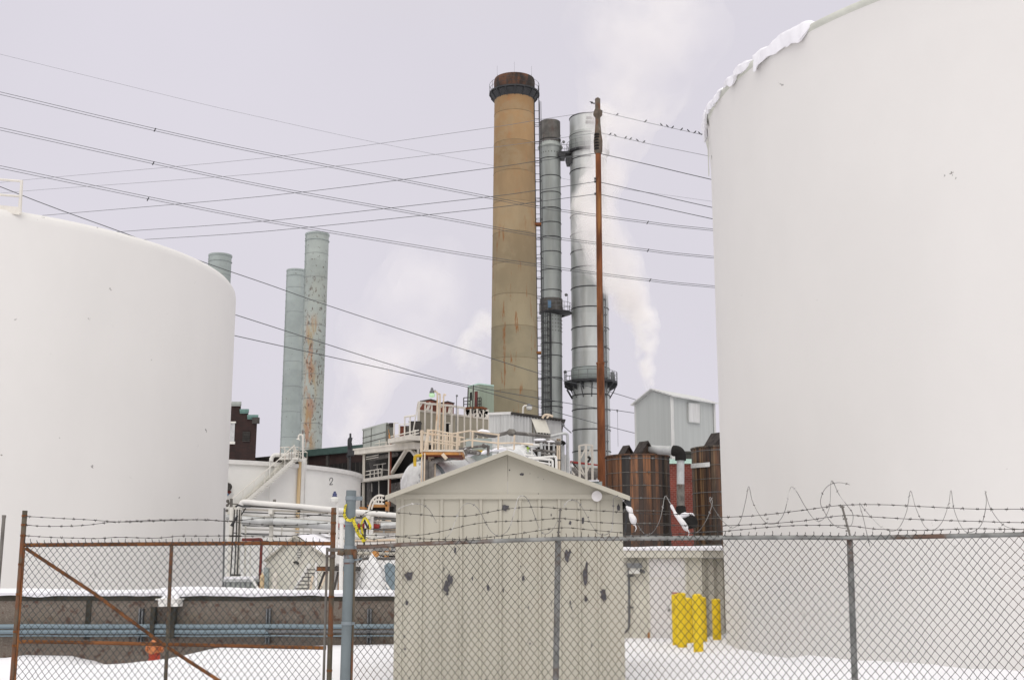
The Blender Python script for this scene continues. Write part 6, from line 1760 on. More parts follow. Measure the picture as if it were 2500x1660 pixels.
m = MB(); q0_, q1_ = bq(1088.5, 1034, .5), bq(1100, 1060, .5); m.bb(q0_.x, q1_.x, q0_.y - .05, q0_.y + .4, q1_.z - .2, q0_.z); d_ = m.build('doorway', M['black'], t)
m = MB(); m.bb(q0_.x + .2, q0_.x + .3, q0_.y - .12, q0_.y - .05, q1_.z, q0_.z - .05); m.bb(q0_.x, q1_.x, q0_.y - .12, q0_.y - .05, q0_.z, q0_.z + .06); m.build('door_frame', M['frame'], d_)
m = MB(); a, b = bq(1024, 1090, .4), bq(1112, 1096, .4); m.prism([V(a.x, a.y, a.z - .8), V(b.x, b.y, a.z - .8), V(b.x, b.y, a.z), V(a.x, a.y, a.z)], (0, .15, 0)); m.build('dark_opening', M['black'], t)
for k, (u0, um, u1, v0, vm, v1, vb, lab) in enumerate(((1025, 1052, 1066, 982, 976.5, 978, 1009, 'first red oxide box on the beige hall roof, left behind the lamp'), (1070, 1093, 1108, 988, 981.5, 983, 1013, 'second red oxide box on the beige hall roof, right of the two'))):
    A_, B_, C_ = bq(u0, v0, 2.6), bq(um, vm, .7), bq(u1, v1, .9)
    z1_ = B_.z; z0_ = aL.z - .1
    bxr = thing('red_roof_box', lab, 'plant box', V(B_.x, B_.y, z0_), 'red oxide boxes on the beige hall roof')
    zz_ = z0_ + (z1_ - z0_) * .42
    m = MB(); m.prism([V(A_.x, A_.y, zz_), V(B_.x, B_.y, zz_), V(C_.x, C_.y, zz_), V(A_.x + C_.x - B_.x, A_.y + C_.y - B_.y, zz_)], (0, 0, z1_ - zz_)); m.build('upper_casing', M['redbox'], bxr)
    m = MB(); m.prism([V(A_.x, A_.y, z0_), V(B_.x, B_.y, z0_), V(C_.x, C_.y, z0_), V(A_.x + C_.x - B_.x, A_.y + C_.y - B_.y, z0_)], (0, 0, zz_ - z0_)); m.build('lower_casing', M['greybox'] if k == 0 else M['beigewall'], bxr)
    m = MB(); m.prism([V(B_.x + .06, B_.y - .03, z0_), V(C_.x, C_.y - .06, z0_), V(C_.x, C_.y - .06, zz_), V(B_.x + .06, B_.y - .03, zz_)], (0, .02, 0)); m.build('side_panel', M['redbox'], bxr)
    m = MB(); m.prism([V(A_.x, A_.y, z1_), V(B_.x, B_.y - .05, z1_), V(C_.x + .05, C_.y, z1_), V(A_.x + C_.x - B_.x, A_.y + C_.y - B_.y, z1_)], (0, 0, .07)); m.build('lid', M['dim'], bxr)

t = thing('gooseneck_lamp', 'green glowing lamp on a tall thin curved pole above the tan platform', 'lamp', V(P(1065, 1110, 43.2).x, 43.2, 0))
LY = 43.2
m = MB(); m.tube(spline([V(P(1061, 1110, LY).x, LY, 1.0), P(1063, 1090, LY), P(1064.5, 1050, LY), P(1067.5, 1000, LY), P(1068, 965, LY), P(1067.5, 959, LY), P(1064, 956, LY), P(1057, 955.5, LY)], 4), .032, 6); m.build('pole', M['rail'], t)
m = MB(); q = P(1054.5, 960, LY); m.lathe(q, [(.025, .205), (.05, .16), (.055, .10), (.085, .07), (.09, .02), (.07, 0)], 12); m.bar(q + V(.05, 0, .08), q + V(.14, 0, .09), .05); m.build('housing', M['lampgrey'], t)
m = MB(); m.lathe(q, [(.07, 0), (.105, -.02), (.11, -.06), (.095, -.13), (.06, -.145)], 14); m.build('lens', M['glassg'], t)
for k, (pts, lab) in enumerate((([(1072.5, 1110), (1073, 1050), (1074, 1000), (1074.5, 966), (1073.5, 962), (1071.5, 961), (1069.5, 963)], 'thin hooked vent pipe close beside the green lamp pole'), ([(1080, 1105), (1081.5, 1050), (1082.5, 1000), (1083.5, 966), (1085, 963), (1087, 963.5), (1087.5, 966)], 'thin hooked vent pipe, second from the green lamp pole'))):
    m = MB(); m.tube(spline([P(u, v, 43.6) for u, v in pts], 4), .03, 5); solo(m, 'vent_pipe', M['rail'], lab, 'pipe')
m = MB(); m.tube([P(1113, 1075, 60), P(1114, 1000, 60), P(1115, 968, 60)], .02, 4); m.ball(P(1115.5, 966, 60), .06, 6, 4)
solo(m, 'thin_mast', M['ladder'], 'very thin grey mast above the beige hall roof, left of the green penthouse', 'mast')

# green penthouse
GP = 96.0
t = thing('green_penthouse', 'pale green metal penthouse on trusses against the foot of the tan chimney', 'building', P(1170, 1030, GP))
A_, B_, C_ = P(1142.5, 946, GP + 1.5), P(1168.8, 938, GP), P(1206, 941, GP + 1.0)
z1_, z0_ = (A_.z + B_.z) / 2, P(1169, 1003, GP).z
zz_ = z1_
m = MB(); m.prism([V(A_.x, A_.y, z0_), V(B_.x, B_.y, z0_), V(C_.x, C_.y, z0_), V(A_.x + C_.x - B_.x, A_.y + C_.y - B_.y, z0_)], (0, 0, zz_ - z0_)); w_ = m.build('wall', M['greenwall'], t)
m = MB(); nn = 26
d_ = (C_ - B_); d_.z = 0
for k in range(nn): p = B_ + d_ * ((k + .5) / nn); m.bb(p.x - .02, p.x + .02, p.y - .05, p.y + .02, z0_, zz_)
m.build('rib', M['greenwall'], w_)
m = MB(); m.prism([V(A_.x, A_.y - .1, zz_), V(B_.x, B_.y - .1, zz_), V(C_.x, C_.y - .1, zz_), V(A_.x + C_.x - B_.x, A_.y + C_.y - B_.y, zz_)], (0, 0, .1)); m.build('roof', M['palegreen'], t)
def gl(u, v, o=.06):
    f = (u - 1142.5) / 26.3; p = A_.lerp(B_, f); return P(u, v, p.y - o)
m = MB(); m.prism([gl(1158.5, 956), gl(1166, 955), gl(1166, 993), gl(1158.5, 993)], (0, .05, 0)); m.build('door', M['maroon'], t)
m = MB(); m.prism([gl(1147, 958.5), gl(1152, 957), gl(1152, 977), gl(1147, 978)], (0, .05, 0)); m.build('window', M['black'], t)
m = MB(); m.prism([P(1132, 994, GP - .5), P(1176, 992, GP - .5), P(1190, 996, GP), P(1150, 996, GP + 2)], (0, 0, -.15)); bal = m.build('balcony', M['rustpole'], t)
m = MB()
for v0, v1 in ((971, 970), (980, 979), (987, 987)): m.tube([P(1132, v0, GP - .5), P(1148, v1, GP - .5)], .035, 4); m.tube([P(1166, v0, GP - .5), P(1174.5, v1, GP - .5)], .035, 4)
for u in (1132, 1148, 1166, 1170, 1174.5): m.tube([P(u, 971, GP - .5), P(u, 993, GP - .5)], .04, 4)
m.tube([P(1156, 940, GP - .6), P(1153, 1010, GP - .6)], .05, 5); m.tube([P(1143, 946, GP), P(1141, 1000, GP)], .05, 5)
m.build('railing', M['dim'], bal)
m = MB()
for a, b in (((1136, 998), (1147, 1020)), ((1147, 998), (1137, 1018)), ((1150, 1000), (1150, 1030)), ((1164, 1002), (1152, 1020)), ((1175, 1002), (1185, 1020)), ((1188, 1004), (1180, 1020)), ((1165, 1000), (1167, 1020)), ((1178, 1000), (1178, 1024)), ((1190, 1000), (1190, 1026)), ((1138, 1003), (1192, 1008))): m.bar(P(*a, GP), P(*b, GP), .22)
m.bb(P(1150, 1000, GP).x, P(1193, 1000, GP).x, GP + 1, GP + 6, 0, P(1160, 1012, GP).z); m.build('truss', M['frame'], t)
m = MB(); m.bb(P(1140, 1002, GP).x, P(1192, 1002, GP).x, GP + .5, GP + .9, P(1160, 1026, GP).z, P(1160, 1006, GP).z); m.build('dark_machinery', M['dim'], t)

# corrugated shed
CSY = 58.0
t = thing('corrugated_shed', 'grey corrugated steel shed with a propped cream shutter at the foot of the stacks', 'shed', (P(1260, 1090, CSY).x, CSY, 0))
A_, B_, C_ = P(1195.5, 1013, CSY + 2), P(1248.5, 1010.5, CSY), P(1371, 1026.5, CSY + 4)
m = MB(); m.corr(V(A_.x, A_.y, 0), V(B_.x, B_.y, 0), 0, A_.z, B_.z, .26, .075); m.corr(V(B_.x, B_.y, 0), V(C_.x, C_.y, 0), 0, B_.z - .04, C_.z, .28, .085)
wl = m.build('corrugated_wall', M['corrgrey'], t)
m = MB(); m.bar(A_ + V(-.05, -.05, .05), B_ + V(0, -.05, .04), .1, .12); m.build('edge_trim', M['whiteclean'], t)
m = MB(); d_ = C_ - B_; nn = 34
m.prism([B_ + V(0, -.12, -.01), C_ + V(.2, -.12, -.01), C_ + V(.2, -.12, .05), B_ + V(0, -.12, .05)], (0, 5, .05))
for k in range(nn): p = B_ + d_ * ((k + .5) / nn); m.cyl(p + V(0, -.16, .02), p + V(0, .3, .02), .075, None, 6)
m.build('roof_edge', M['dim'], t)
def cs(u, v, o=.15):
    f = (u - 1248.5) / 122.5; return P(u, v, B_.y + (C_.y - B_.y) * f - o)
m = MB(); m.prism([cs(1295, 1022, .10), cs(1333, 1026, .10), cs(1341, 1062, .10), cs(1295, 1062, .10)], (0, .04, 0)); m.build('opening', M['beigewall'], t)
m = MB(); m.prism([cs(1295.5, 1022, .14), cs(1297.5, 1022, .14), cs(1300, 1040, .14), cs(1296, 1040, .14)], (0, .03, 0)); m.prism([cs(1314, 1055, .14), cs(1343, 1058, .14), cs(1345, 1063, .14), cs(1313, 1063, .14)], (0, .03, 0)); m.build('dark_gap', M['black'], t)
m = MB(); m.prism([cs(1297, 1021.8, .2), cs(1332, 1025.3, .2), cs(1344, 1058, 1.0), cs(1310, 1055, 1.0)], (0, .05, .02)); m.build('shutter', M['cream'], t)
for (u0, lab) in ((1326, 'curved cream vent hook on the corrugated shed roof, right of the lamp'),):
    m = MB(); m.tube(spline([P(1324.5, 1021, CSY + 2), P(1327, 1016, CSY + 2), P(1332, 1012.5, CSY + 2), P(1340, 1013, CSY + 2), P(1350, 1017, CSY + 2)], 5), .06, 6); m.tube([P(1335, 1021, CSY + 2), P(1340, 1015, CSY + 2)], .05, 6)
    solo(m, 'vent_hook', M['rail'], lab, 'vent')
t = thing('gooseneck_lamp', 'unlit grey lamp on a bent white pipe above the corrugated shed roof', 'lamp', P(1277, 1012, 60))
m = MB(); m.tube(spline([P(1276.5, 1014, 60), P(1277, 1000, 60), P(1278, 994, 60), P(1281, 991, 60), P(1287, 990.5, 60)], 5), .05, 6); m.build('pole', M['railwhite'], t)
m = MB(); q = P(1292, 992, 60); m.lathe(q, [(.03, .15), (.05, .10), (.12, .06), (.14, .0), (.1, -.01)], 12); m.build('housing', M['lampgrey'], t)
m = MB(); m.lathe(q, [(.14, -.01), (.15, -.08), (.10, -.18), (.03, -.2)], 14); m.build('lens', M['glassw'], t)

# ------------------------------------------------------------------ tan service platform over the foil vessel
TY = 42.6
t = thing('service_platform', 'rust stained tan service platform with railings over the foil vessel', 'platform', (P(1070, 1110, TY).x, TY, 0))
m = MB(); a, b = P(1026, 1101, TY), P(1131, 1112, TY); m.bb(a.x, b.x, TY, TY + 1.6, P(1060, 1110, TY).z, P(1060, 1103, TY).z); m.build('deck_beam', M['orange'], t)
m = MB(); m.bb(a.x + .1, b.x, TY - .02, TY + 1.6, P(1060, 1102.5, TY).z, P(1060, 1097.5, TY).z); lumpy(m, .01, 3); m.build('toe_board', M['frame'], t)
m = MB()
def tr_(pts, r=.03): m.tube([P(u, v, TY) for u, v in pts], r, 5)
tr_([(1025, 1055), (1044, 1058), (1075, 1061)]); tr_([(1045, 1050), (1060, 1051), (1105, 1059), (1147, 1051.5), (1217, 1061.5), (1220, 1061)]); tr_([(1037, 1077), (1060, 1080), (1112, 1087)]); tr_([(1060, 1073), (1112, 1081), (1146, 1074), (1217, 1082), (1255, 1081), (1302, 1085)]); tr_([(1045, 1060), (1085, 1063), (1116, 1066)]); tr_([(1112, 1065), (1135, 1069)])
m.build('handrail', M['rail'], t)
for u, v0, v1, r in ((1030, 1050, 1104, .06), (1044.5, 1048, 1100, .045), (1056, 1053, 1100, .04), (1071, 1055, 1098, .03), (1082, 1056, 1098, .03), (1092, 1057, 1098, .03), (1098, 1057, 1098, .03), (1105, 1058, 1098, .035), (1117, 1059, 1098, .055), (1122, 1066, 1088, .04), (1154, 1053, 1092, .035), (1217, 1061, 1097, .035), (1256, 1062, 1097, .035), (1038, 1080, 1098, .03), (1088, 1063, 1098, .025), (1102, 1060, 1098, .025)): m = MB(); m.tube([P(u, v0, TY), P(u - 1.2, v1, TY)], r, 5); m.build('rail_post', M['rail'], t)
m = MB()
m.bar(P(1045, 1052, TY), P(1037, 1100, TY), .07); m.bar(P(1049, 1050, TY), P(1041, 1100, TY), .03); m.build('access_ladder', M['rail'], t)
m = MB()
for u, u2 in ((1030, 1027), (1037, 1034)): m.bar(P(u, 1106, TY - .05), V(P(u2, 1200, TY).x, TY - .05, 0), .05)
m.bar(P(1080, 1108, TY), P(1090, 1120, TY), .12); m.bb(P(1044, 1110, TY).x, P(1058, 1110, TY).x, TY + .3, TY + 1, P(1050, 1126, TY).z, P(1050, 1110, TY).z); m.build('leg', M['rail'], t)
m = MB(); m.bb(a.x + .05, b.x - .05, TY + .05, TY + 1.5, P(1060, 1113, TY).z, P(1060, 1110.2, TY).z); m.build('underside', M['redbox'], t)
m = MB(); a = P(1137, 1077, TY + 3); b = P(1200, 1100, TY + 3); m.bb(a.x, b.x, TY + 3, TY + 5, 0, P(1140, 1070, TY + 3).z)
solo(m, 'grey_cabinet', M['blue'], 'blue-grey cabinet between the tan platform and the corrugated shed', 'cabinet')
m = MB(); m.tube(spline([P(1013, 1138, TY - .6), P(1013, 1118, TY - .6), P(1016, 1113, TY - .6), P(1024, 1112, TY - .6), P(1030, 1112, TY - .6)], 4), .055, 8)
solo(m, 'yellow_pipe', M['yellowpipe'], 'bright yellow bent pipe at the left end of the foil vessel', 'pipe')

# foil vessel lying behind the shed
t = thing('foil_vessel', 'long silver foil clad vessel with snow on it, lying right behind the beige shed', 'vessel', (P(1100, 1180, 45).x, 45, 0))
c0, c1 = P(1036, 1189, 44), P(1270, 1143, 49.5)
rv = .95
d_ = (c1 - c0).normalized()
m = MB(); pts = [c0 - d_ * .62, c0 - d_ * .58, c0 - d_ * .45, c0 - d_ * .25, c0] + [c0.lerp(c1, f / 10) for f in range(1, 11)]
m.tube(pts, [.05, .38, .68, .90, rv] + [rv] * 10, 36)
for i, p in enumerate(m.v): m.v[i] = p + V(noise.noise(p * 1.9), noise.noise(p * 1.9 + V(4, 0, 0)), noise.noise(p * 1.9 + V(0, 6, 0))) * .03
m.build('cladding', M['foil'], t)
m = MB(); q = c0 + d_ * .02; m.tube([q - d_ * .04, q + d_ * .09], rv + .06, 36, smooth=False); m.build('end_flange', M['band'], t)
m = MB()
for f, (u, v, w) in enumerate(((1045, 1128, 10), (1058, 1132, 10))): a = P(u, v, 44.0); m.bb(a.x - .09, a.x + .09, 42.75, 42.95, .5, a.z - .02)
m.build('wrapped_leg', M['lagdark'], t)
m = MB()
for u0, v0, u1, v1, w in ((1020, 1131, 1040, 1128, .3), (1085, 1140, 1120, 1133, .22), (1140, 1112, 1165, 1106, .4), (1130, 1100, 1150, 1097, .2), (1175, 1107, 1200, 1100, .35), (1200, 1100, 1235, 1097, .3)):
    a, b = P(u0, v0, 44.6), P(u1, v1, 45.6); m.tube([a, a.lerp(b, .3) + V(0, 0, .03), a.lerp(b, .7) + V(0, 0, .03), b], [.03, w * .22, w * .22, .03], 8)
lumpy(m, .03, 3)
solo(m, 'snow_patches', M['snow'], 'broken snow patches lying along the top of the silver foil vessel', 'snow')
m = MB(); m.tube([P(1053, 1127, 42.9), P(1075, 1121, 43.1), P(1132, 1112, 43.6)], [.11, .10, .09], 10); m.tube([P(1130, 1110, 44.3), P(1136, 1098, 44.3)], .14, 10); m.tube([P(1137, 1101, 44.5), P(1170, 1106, 45)], .09, 8)
solo(m, 'lagged_pipe', M['lagdark'], 'grey lagged pipe running along the foil vessel under the tan platform', 'pipe')
m = MB(); m.tube([P(1108, 1099, 45), P(1150, 1092, 45), P(1180, 1088, 45), P(1192, 1089, 45)], .05, 7); m.tube([P(1192, 1088, 45), P(1191.5, 1112, 45)], .055, 7); m.ball(P(1182, 1088, 45), .1, 8, 5)
solo(m, 'snowy_pipe', M['lagdark'], 'thin dark pipe with an elbow above the foil vessel, left of the shed ridge', 'pipe')
t = thing('piping_run', 'thin white and grey pipes crossing above the foil vessel under the tan railing', 'pipes', P(1180, 1100, 46))
for (a, b, c, r, mt) in (((1135, 1090), (1175, 1093), (1228, 1089), .03, 'whiteclean'), ((1120, 1106), (1170, 1103), (1215, 1104), .035, 'lagging'), ((1195, 1082), (1196, 1095), (1197, 1108), .03, 'whiteclean'), ((1215, 1084), (1216, 1095), (1216, 1108), .035, 'lagging'), ((1225, 1092), (1240, 1094), (1255, 1098), .035, 'whiteclean'), ((1100, 1118), (1130, 1113), (1160, 1110), .025, 'dim')):
    m = MB(); m.tube([P(*a, 46), P(*b, 46), P(*c, 46)], r, 7); m.build('pipe', M[mt], t)
m = MB(); m.bb(P(1143, 1097, 45.5).x, P(1183, 1097, 45.5).x, 45.5, 45.9, P(1150, 1104, 45.5).z, P(1150, 1099, 45.5).z)
solo(m, 'yellow_marked_beam', M['yellowpipe'], 'short yellow painted beam lying over the foil vessel', 'beam')
m = MB(); m.tube([P(1159, 1056, 50), P(1172, 1058, 50), P(1192, 1061, 50), P(1208, 1063, 50), P(1225, 1060, 50)], [.05, .10, .12, .10, .03], 8); m.tube([P(1163, 1062, 50), P(1160, 1067, 50)], .06, 6)
solo(m, 'valve_gear', M['lagdark'], 'dark valve gear with snow on it in front of the beige hall', 'valve')
m = MB(); m.tube([P(1164, 1053.5, 50), P(1175, 1052.5, 50), P(1190, 1054.5, 50), P(1197, 1057, 50)], [.03, .08, .08, .02], 8); lumpy(m, .02, 5)
solo(m, 'snow_heap', M['snow'], 'narrow snow ridge on the dark valve gear by the beige hall', 'snow')

# ------------------------------------------------------------------ pipework right of the ridge
t = thing('pipework', 'tangle of grey lagged pipes and white elbows above the right roof slope of the shed', 'pipework', P(1310, 1180, 50))
def pw(nm, pts, r, mt, Y=50, n=8, k=0):
    m = MB(); pp_ = [P(q[0], q[1], q[2] if len(q) > 2 else Y) for q in pts]
    m.tube(spline(pp_, k) if k else pp_, r, n); return m.build(nm, M[mt], t)
pw('main_pipe', [(1219, 1061), (1240, 1056), (1256, 1057), (1300, 1061), (1344, 1065.5)], .075, 'lagdark', 50)
m = MB(); m.tube([P(1239, 1056, 50), P(1243, 1055, 50), P(1254, 1056, 50), P(1258, 1057, 50)], [.08, .14, .15, .09], 10); m.build('joint_box', M['weathered'], t)
pw('main_pipe', [(1344, 1065), (1360, 1062), (1376, 1058), (1384, 1060), (1385.5, 1070), (1386, 1120), (1386, 1190)], .062, 'lagging', 51, 8, 4)
pw('riser', [(1374, 1086, 51), (1373.5, 1190, 51)], .075, 'lagging', 51, 10)
pw('riser', [(1380, 1110, 51.2), (1380, 1190, 51.2)], .04, 'whiteclean', 51)
pw('elbow', [(1368, 1083), (1371, 1079.5), (1375, 1080), (1379, 1085)], .075, 'black', 50.8, 10, 3)
pw('header', [(1306, 1079), (1318, 1076), (1335, 1077), (1352, 1080), (1370, 1082)], [.05, .10, .12, .10, .09], 'lagdark', 49.5, 10)
pw('branch', [(1275, 1113), (1275, 1092), (1277, 1086), (1283, 1084), (1312, 1087), (1318, 1088)], .062, 'whiteclean', 49, 8, 4)
pw('branch', [(1283, 1112), (1284, 1100), (1286, 1096)], .055, 'whiteclean', 48.8, 8, 3)
pw('branch', [(1286, 1097.5), (1305, 1099), (1330, 1100.5), (1358, 1104)], .055, 'lagdark', 49, 8)
pw('branch', [(1284, 1106), (1303, 1107)], .055, 'lagging', 48.6, 8)
pw('branch', [(1312, 1105), (1330, 1108), (1345, 1112)], .05, 'lagdark', 48.8, 8)
pw('stub', [(1317, 1103), (1316, 1117)], .065, 'lagging', 48.6, 10)
pw('stub', [(1321, 1080), (1322, 1096)], .06, 'lagging', 48.9, 10)
pw('bend', [(1290, 1118), (1320, 1117), (1352, 1114.5), (1357, 1117), (1358, 1128), (1358, 1150)], .05, 'whiteclean', 48, 8, 4)
pw('bend', [(1300, 1120), (1318, 1120), (1336, 1122), (1346, 1123), (1349, 1127), (1349, 1150)], .045, 'whiteclean', 47.6, 8, 4)
m = MB(); m.bb(P(1283, 1118, 51.5).x, P(1371, 1118, 51.5).x, 51.8, 53.5, 0, P(1330, 1086, 51.5).z); m.build('dark_housing', M['black'], t)
m = MB()
for u in (1361, 1366): m.bar(P(u, 1072, 50.5), P(u, 1160, 50.5), .07)
m.bar(P(1359, 1073, 50.5), P(1369, 1073, 50.5), .07); m.bar(P(1360, 1096, 50.5), P(1368, 1096, 50.5), .06); m.build('support', M['rail'], t)
m = MB(); q = P(1289, 1094, 48.6)
for k in range(4):
    a = k * PI / 4; m.bar(q + V(math.cos(a), 0, math.sin(a)) * .07, q - V(math.cos(a), 0, math.sin(a)) * .07, .02)
m.tube([q, q + V(.0, 0, -.28)], .018, 5); m.ring(q, .055, .015, 12, 4); m.build('lime_valve', M['lime'], t)
for (a, b, r, mt, Y_) in (((1262, 1108), (1304, 1112), .035, 'whiteclean', 48.4), ((1290, 1090), (1312, 1092), .03, 'lagging', 48.4), ((1298, 1086), (1299, 1118), .03, 'whiteclean', 48.5), ((1330, 1082), (1331, 1116), .035, 'lagging', 49.2), ((1340, 1080), (1341, 1150), .03, 'whiteclean', 49.3),
                       ((1352, 1084), (1352, 1112), .045, 'lagging', 49.4), ((1308, 1126), (1345, 1133), .03, 'whiteclean', 47.5), ((1325, 1128), (1326, 1160), .04, 'lagging', 47.6), ((1376, 1130), (1400, 1140), .04, 'whiteclean', 52), ((1388, 1115), (1391, 1190), .045, 'whiteclean', 51.5), ((1394, 1130), (1396, 1190), .03, 'lagging', 52), ((1255, 1100), (1290, 1103), .025, 'dim', 49)):
    pw('branch', [a, b], r, mt, Y_)
for (u, v, w) in ((1300, 1085, .06), (1318, 1075, .10), (1300, 1097, .05), (1345, 1079, .07), (1325, 1117, .05)):
    m = MB(); m.ball(P(u, v - 1.5, 49), w, 10, 6, 2.6, .9, .55); lumpy(m, .02, 6)
    solo(m, 'snow_tuft', M['snow'], {1300: 'small snow tuft on the upper white elbow of the pipework' if v < 1090 else 'small snow tuft on the lower branch of the pipework', 1318: 'widest snow tuft on the top header of the pipework', 1345: 'small snow tuft at the end of the top header of the pipework', 1325: 'small snow tuft on the lowest bent white pipe of the pipework'}[u], 'snow', 'snow tufts on the pipework')
m = MB()
for k in range(10): q = P(1345 + R.uniform(-3, 14), 1090 + R.uniform(0, 60), 50.6); m.ball(q, R.uniform(.05, .09), 7, 5)
m.ring(P(1363, 1123, 49), .09, .03, 12, 5); m.build('fitting', M['weathered'], t)
m = MB(); m.tube([P(1371, 1034, 56), P(1378, 1042, 56), P(1395, 1057, 56)], .025, 4); m.tube([P(1372, 1034, 56), P(1377, 1040, 56)], .07, 6)
solo(m, 'guy_wire', M['ladder'], 'short guy wire with a turnbuckle at the right end of the corrugated shed', 'wire')

# lattice tower
LTY = 62.0
t = thing('lattice_tower', 'small cream lattice tower with a hook, just left of the rusty pole', 'tower', P(1428, 1180, LTY))
m = MB()
for u, dy in ((1414.5, 0), (1430.5, -.3), (1445.5, .2)): q = P(u, 1087 if u < 1440 else 1086, LTY + dy); m.bb(q.x - .06, q.x + .06, q.y - .06, q.y + .06, 0, q.z)
m.build('leg', M['frame'], t)
m = MB()
for a, b in (((1414, 1088), (1430, 1085)), ((1430, 1085), (1446, 1087)), ((1414, 1150), (1396, 1127)), ((1429, 1164), (1396, 1128)), ((1416, 1135), (1430, 1165)), ((1431, 1155), (1441, 1134)), ((1403, 1159), (1394, 1148)), ((1418, 1118), (1428, 1097)), ((1443, 1093), (1436, 1112))): m.bar(P(*a, LTY), P(*b, LTY), .07)
m.build('brace', M['frame'], t)
m = MB(); m.tube(spline([P(1434, 1117, LTY), P(1437, 1115.5, LTY), P(1440, 1118, LTY), P(1439, 1123, LTY), P(1434, 1128, LTY)], 5), .06, 7); m.build('hook', M['dim'], t)
m = MB(); m.tube([P(1396, 1145, LTY + 1.5), P(1461, 1150, LTY + 1.5)], .16, 8); m.tube([P(1396, 1155, LTY + 1.2), P(1461, 1158, LTY + 1.2)], .22, 8); m.bb(P(1395, 1150, LTY).x, P(1462, 1150, LTY).x, LTY + 2, LTY + 3, 0, P(1430, 1141, LTY).z)
solo(m, 'pipe_bundle', M['lagdark'], 'dark horizontal pipes behind the legs of the small lattice tower', 'pipes')
m = MB(); m.bb(P(1438, 1172, 57).x, P(1470, 1172, 57).x, 57, 58.5, 0, P(1450, 1175, 57).z); m.build
solo(m, 'teal_bin', M['blue'], 'pale green box low beside the foot of the rusty pole', 'box')
m = MB(); m.bb(P(1436, 1172, 57).x, P(1462, 1172, 57).x, 56.9, 58.5, P(1450, 1175, 57).z + .004, P(1450, 1172, 57).z); lumpy(m, .02, 2)
solo(m, 'snow_layer', M['snow'], 'thin snow layer on the pale green box by the rusty pole', 'snow')

# ladder cage dome left of the shed
t = thing('caged_platform', 'white hooped ladder cage with rusty platform just left of the shed eave', 'platform', P(920, 1250, 42))
CYY = 42.0
m = MB()
m.tube(spline([P(900, 1243, CYY), P(906, 1225, CYY), P(915, 1214, CYY), P(926, 1209, CYY), P(938, 1211, CYY)], 5), .035, 6); m.tube(spline([P(907, 1243, CYY), P(912, 1228, CYY), P(920, 1220, CYY), P(938, 1221, CYY)], 5), .03, 6)
for u, v0, v1 in ((912, 1216, 1224), (918, 1214, 1230), (924, 1216, 1230), (932, 1213, 1230), (926, 1209, 1220)): m.tube([P(u, v0, CYY), P(u, v1, CYY)], .025, 5)
m.tube([P(910, 1229, CYY), P(938, 1230, CYY)], .03, 5); m.tube([P(898, 1250, CYY), P(904, 1232, CYY)], .03, 5); m.build('hoop', M['railwhite'], t)
m = MB(); a, b = P(897, 1232, CYY), P(945, 1234.5, CYY); m.bb(a.x, b.x, CYY, CYY + 1, P(900, 1235.5, CYY).z, P(900, 1231.5, CYY).z); m.bb(P(941, 1225, CYY).x, P(949, 1225, CYY).x, CYY, CYY + .3, 0, P(940, 1224, CYY).z); m.bb(P(880, 1239, CYY).x, P(893, 1238, CYY).x, CYY - .3, CYY + .5, P(880, 1242, CYY).z, P(880, 1238.5, CYY).z); m.build('rusty_deck', M['orange'], t)
m = MB(); a, b = P(897, 1236, CYY + .8), P(960, 1252, CYY + .8); m.bb(a.x, b.x, CYY + .8, CYY + 1.2, b.z, a.z); m.bb(P(905, 1245, CYY).x, P(970, 1245, CYY).x, CYY + 2, CYY + 2.3, 0, P(940, 1248, CYY).z); m.build('dark_backing', M['black'], t)
m = MB(); m.bar(P(925, 1262, CYY - .5), P(918, 1280, CYY - .5), .10, .05); m.bar(P(932, 1262, CYY - .5), P(925, 1283, CYY - .5), .06, .05); m.tube([P(946, 1258, CYY - .5), P(947, 1280, CYY - .5)], .05, 5); m.tube([P(951, 1258, CYY - .5), P(952, 1280, CYY - .5)], .05, 5); m.build('brace', M['rail'], t)

# ================================================================== steam
def vol(name, dens, sc, lo, hi, zfade=None, an=.0, col=(.985, .975, .96, 1)):
    m = bpy.data.materials.new(name); m.use_nodes = True; nt = m.node_tree; N, L = nt.nodes, nt.links
    N.remove(N['Principled BSDF'])
    pv = N.new('ShaderNodeVolumePrincipled'); pv.inputs['Color'].default_value = col; pv.inputs['Anisotropy'].default_value = an
    g = N.new('ShaderNodeNewGeometry'); n = N.new('ShaderNodeTexNoise'); n.inputs['Scale'].default_value = sc; n.inputs['Detail'].default_value = 3.5; n.inputs['Roughness'].default_value = .55
    L.new(g.outputs['Position'], n.inputs['Vector'])
    r = N.new('ShaderNodeMapRange'); r.interpolation_type = 'SMOOTHSTEP'
    for k, v in zip(('From Min', 'From Max', 'To Min', 'To Max'), (lo, hi, 0, dens)): r.inputs[k].default_value = v
    L.new(n.outputs['Fac'], r.inputs['Value'])
    out = r.outputs[0]
    if zfade:
        s = N.new('ShaderNodeSeparateXYZ'); L.new(g.outputs['Position'], s.inputs[0])
        q = N.new('ShaderNodeMapRange'); q.interpolation_type = 'SMOOTHSTEP'
        for k, v in zip(('From Min', 'From Max', 'To Min', 'To Max'), (zfade[0], zfade[1], 1, zfade[2])): q.inputs[k].default_value = v
        L.new(s.outputs['Z'], q.inputs['Value'])
        x = N.new('ShaderNodeMath'); x.operation = 'MULTIPLY'; L.new(out, x.inputs[0]); L.new(q.outputs[0], x.inputs[1]); out = x.outputs[0]
    L.new(out, pv.inputs['Density']); L.new(pv.outputs[0], N['Material Output'].inputs['Volume'])
    return m


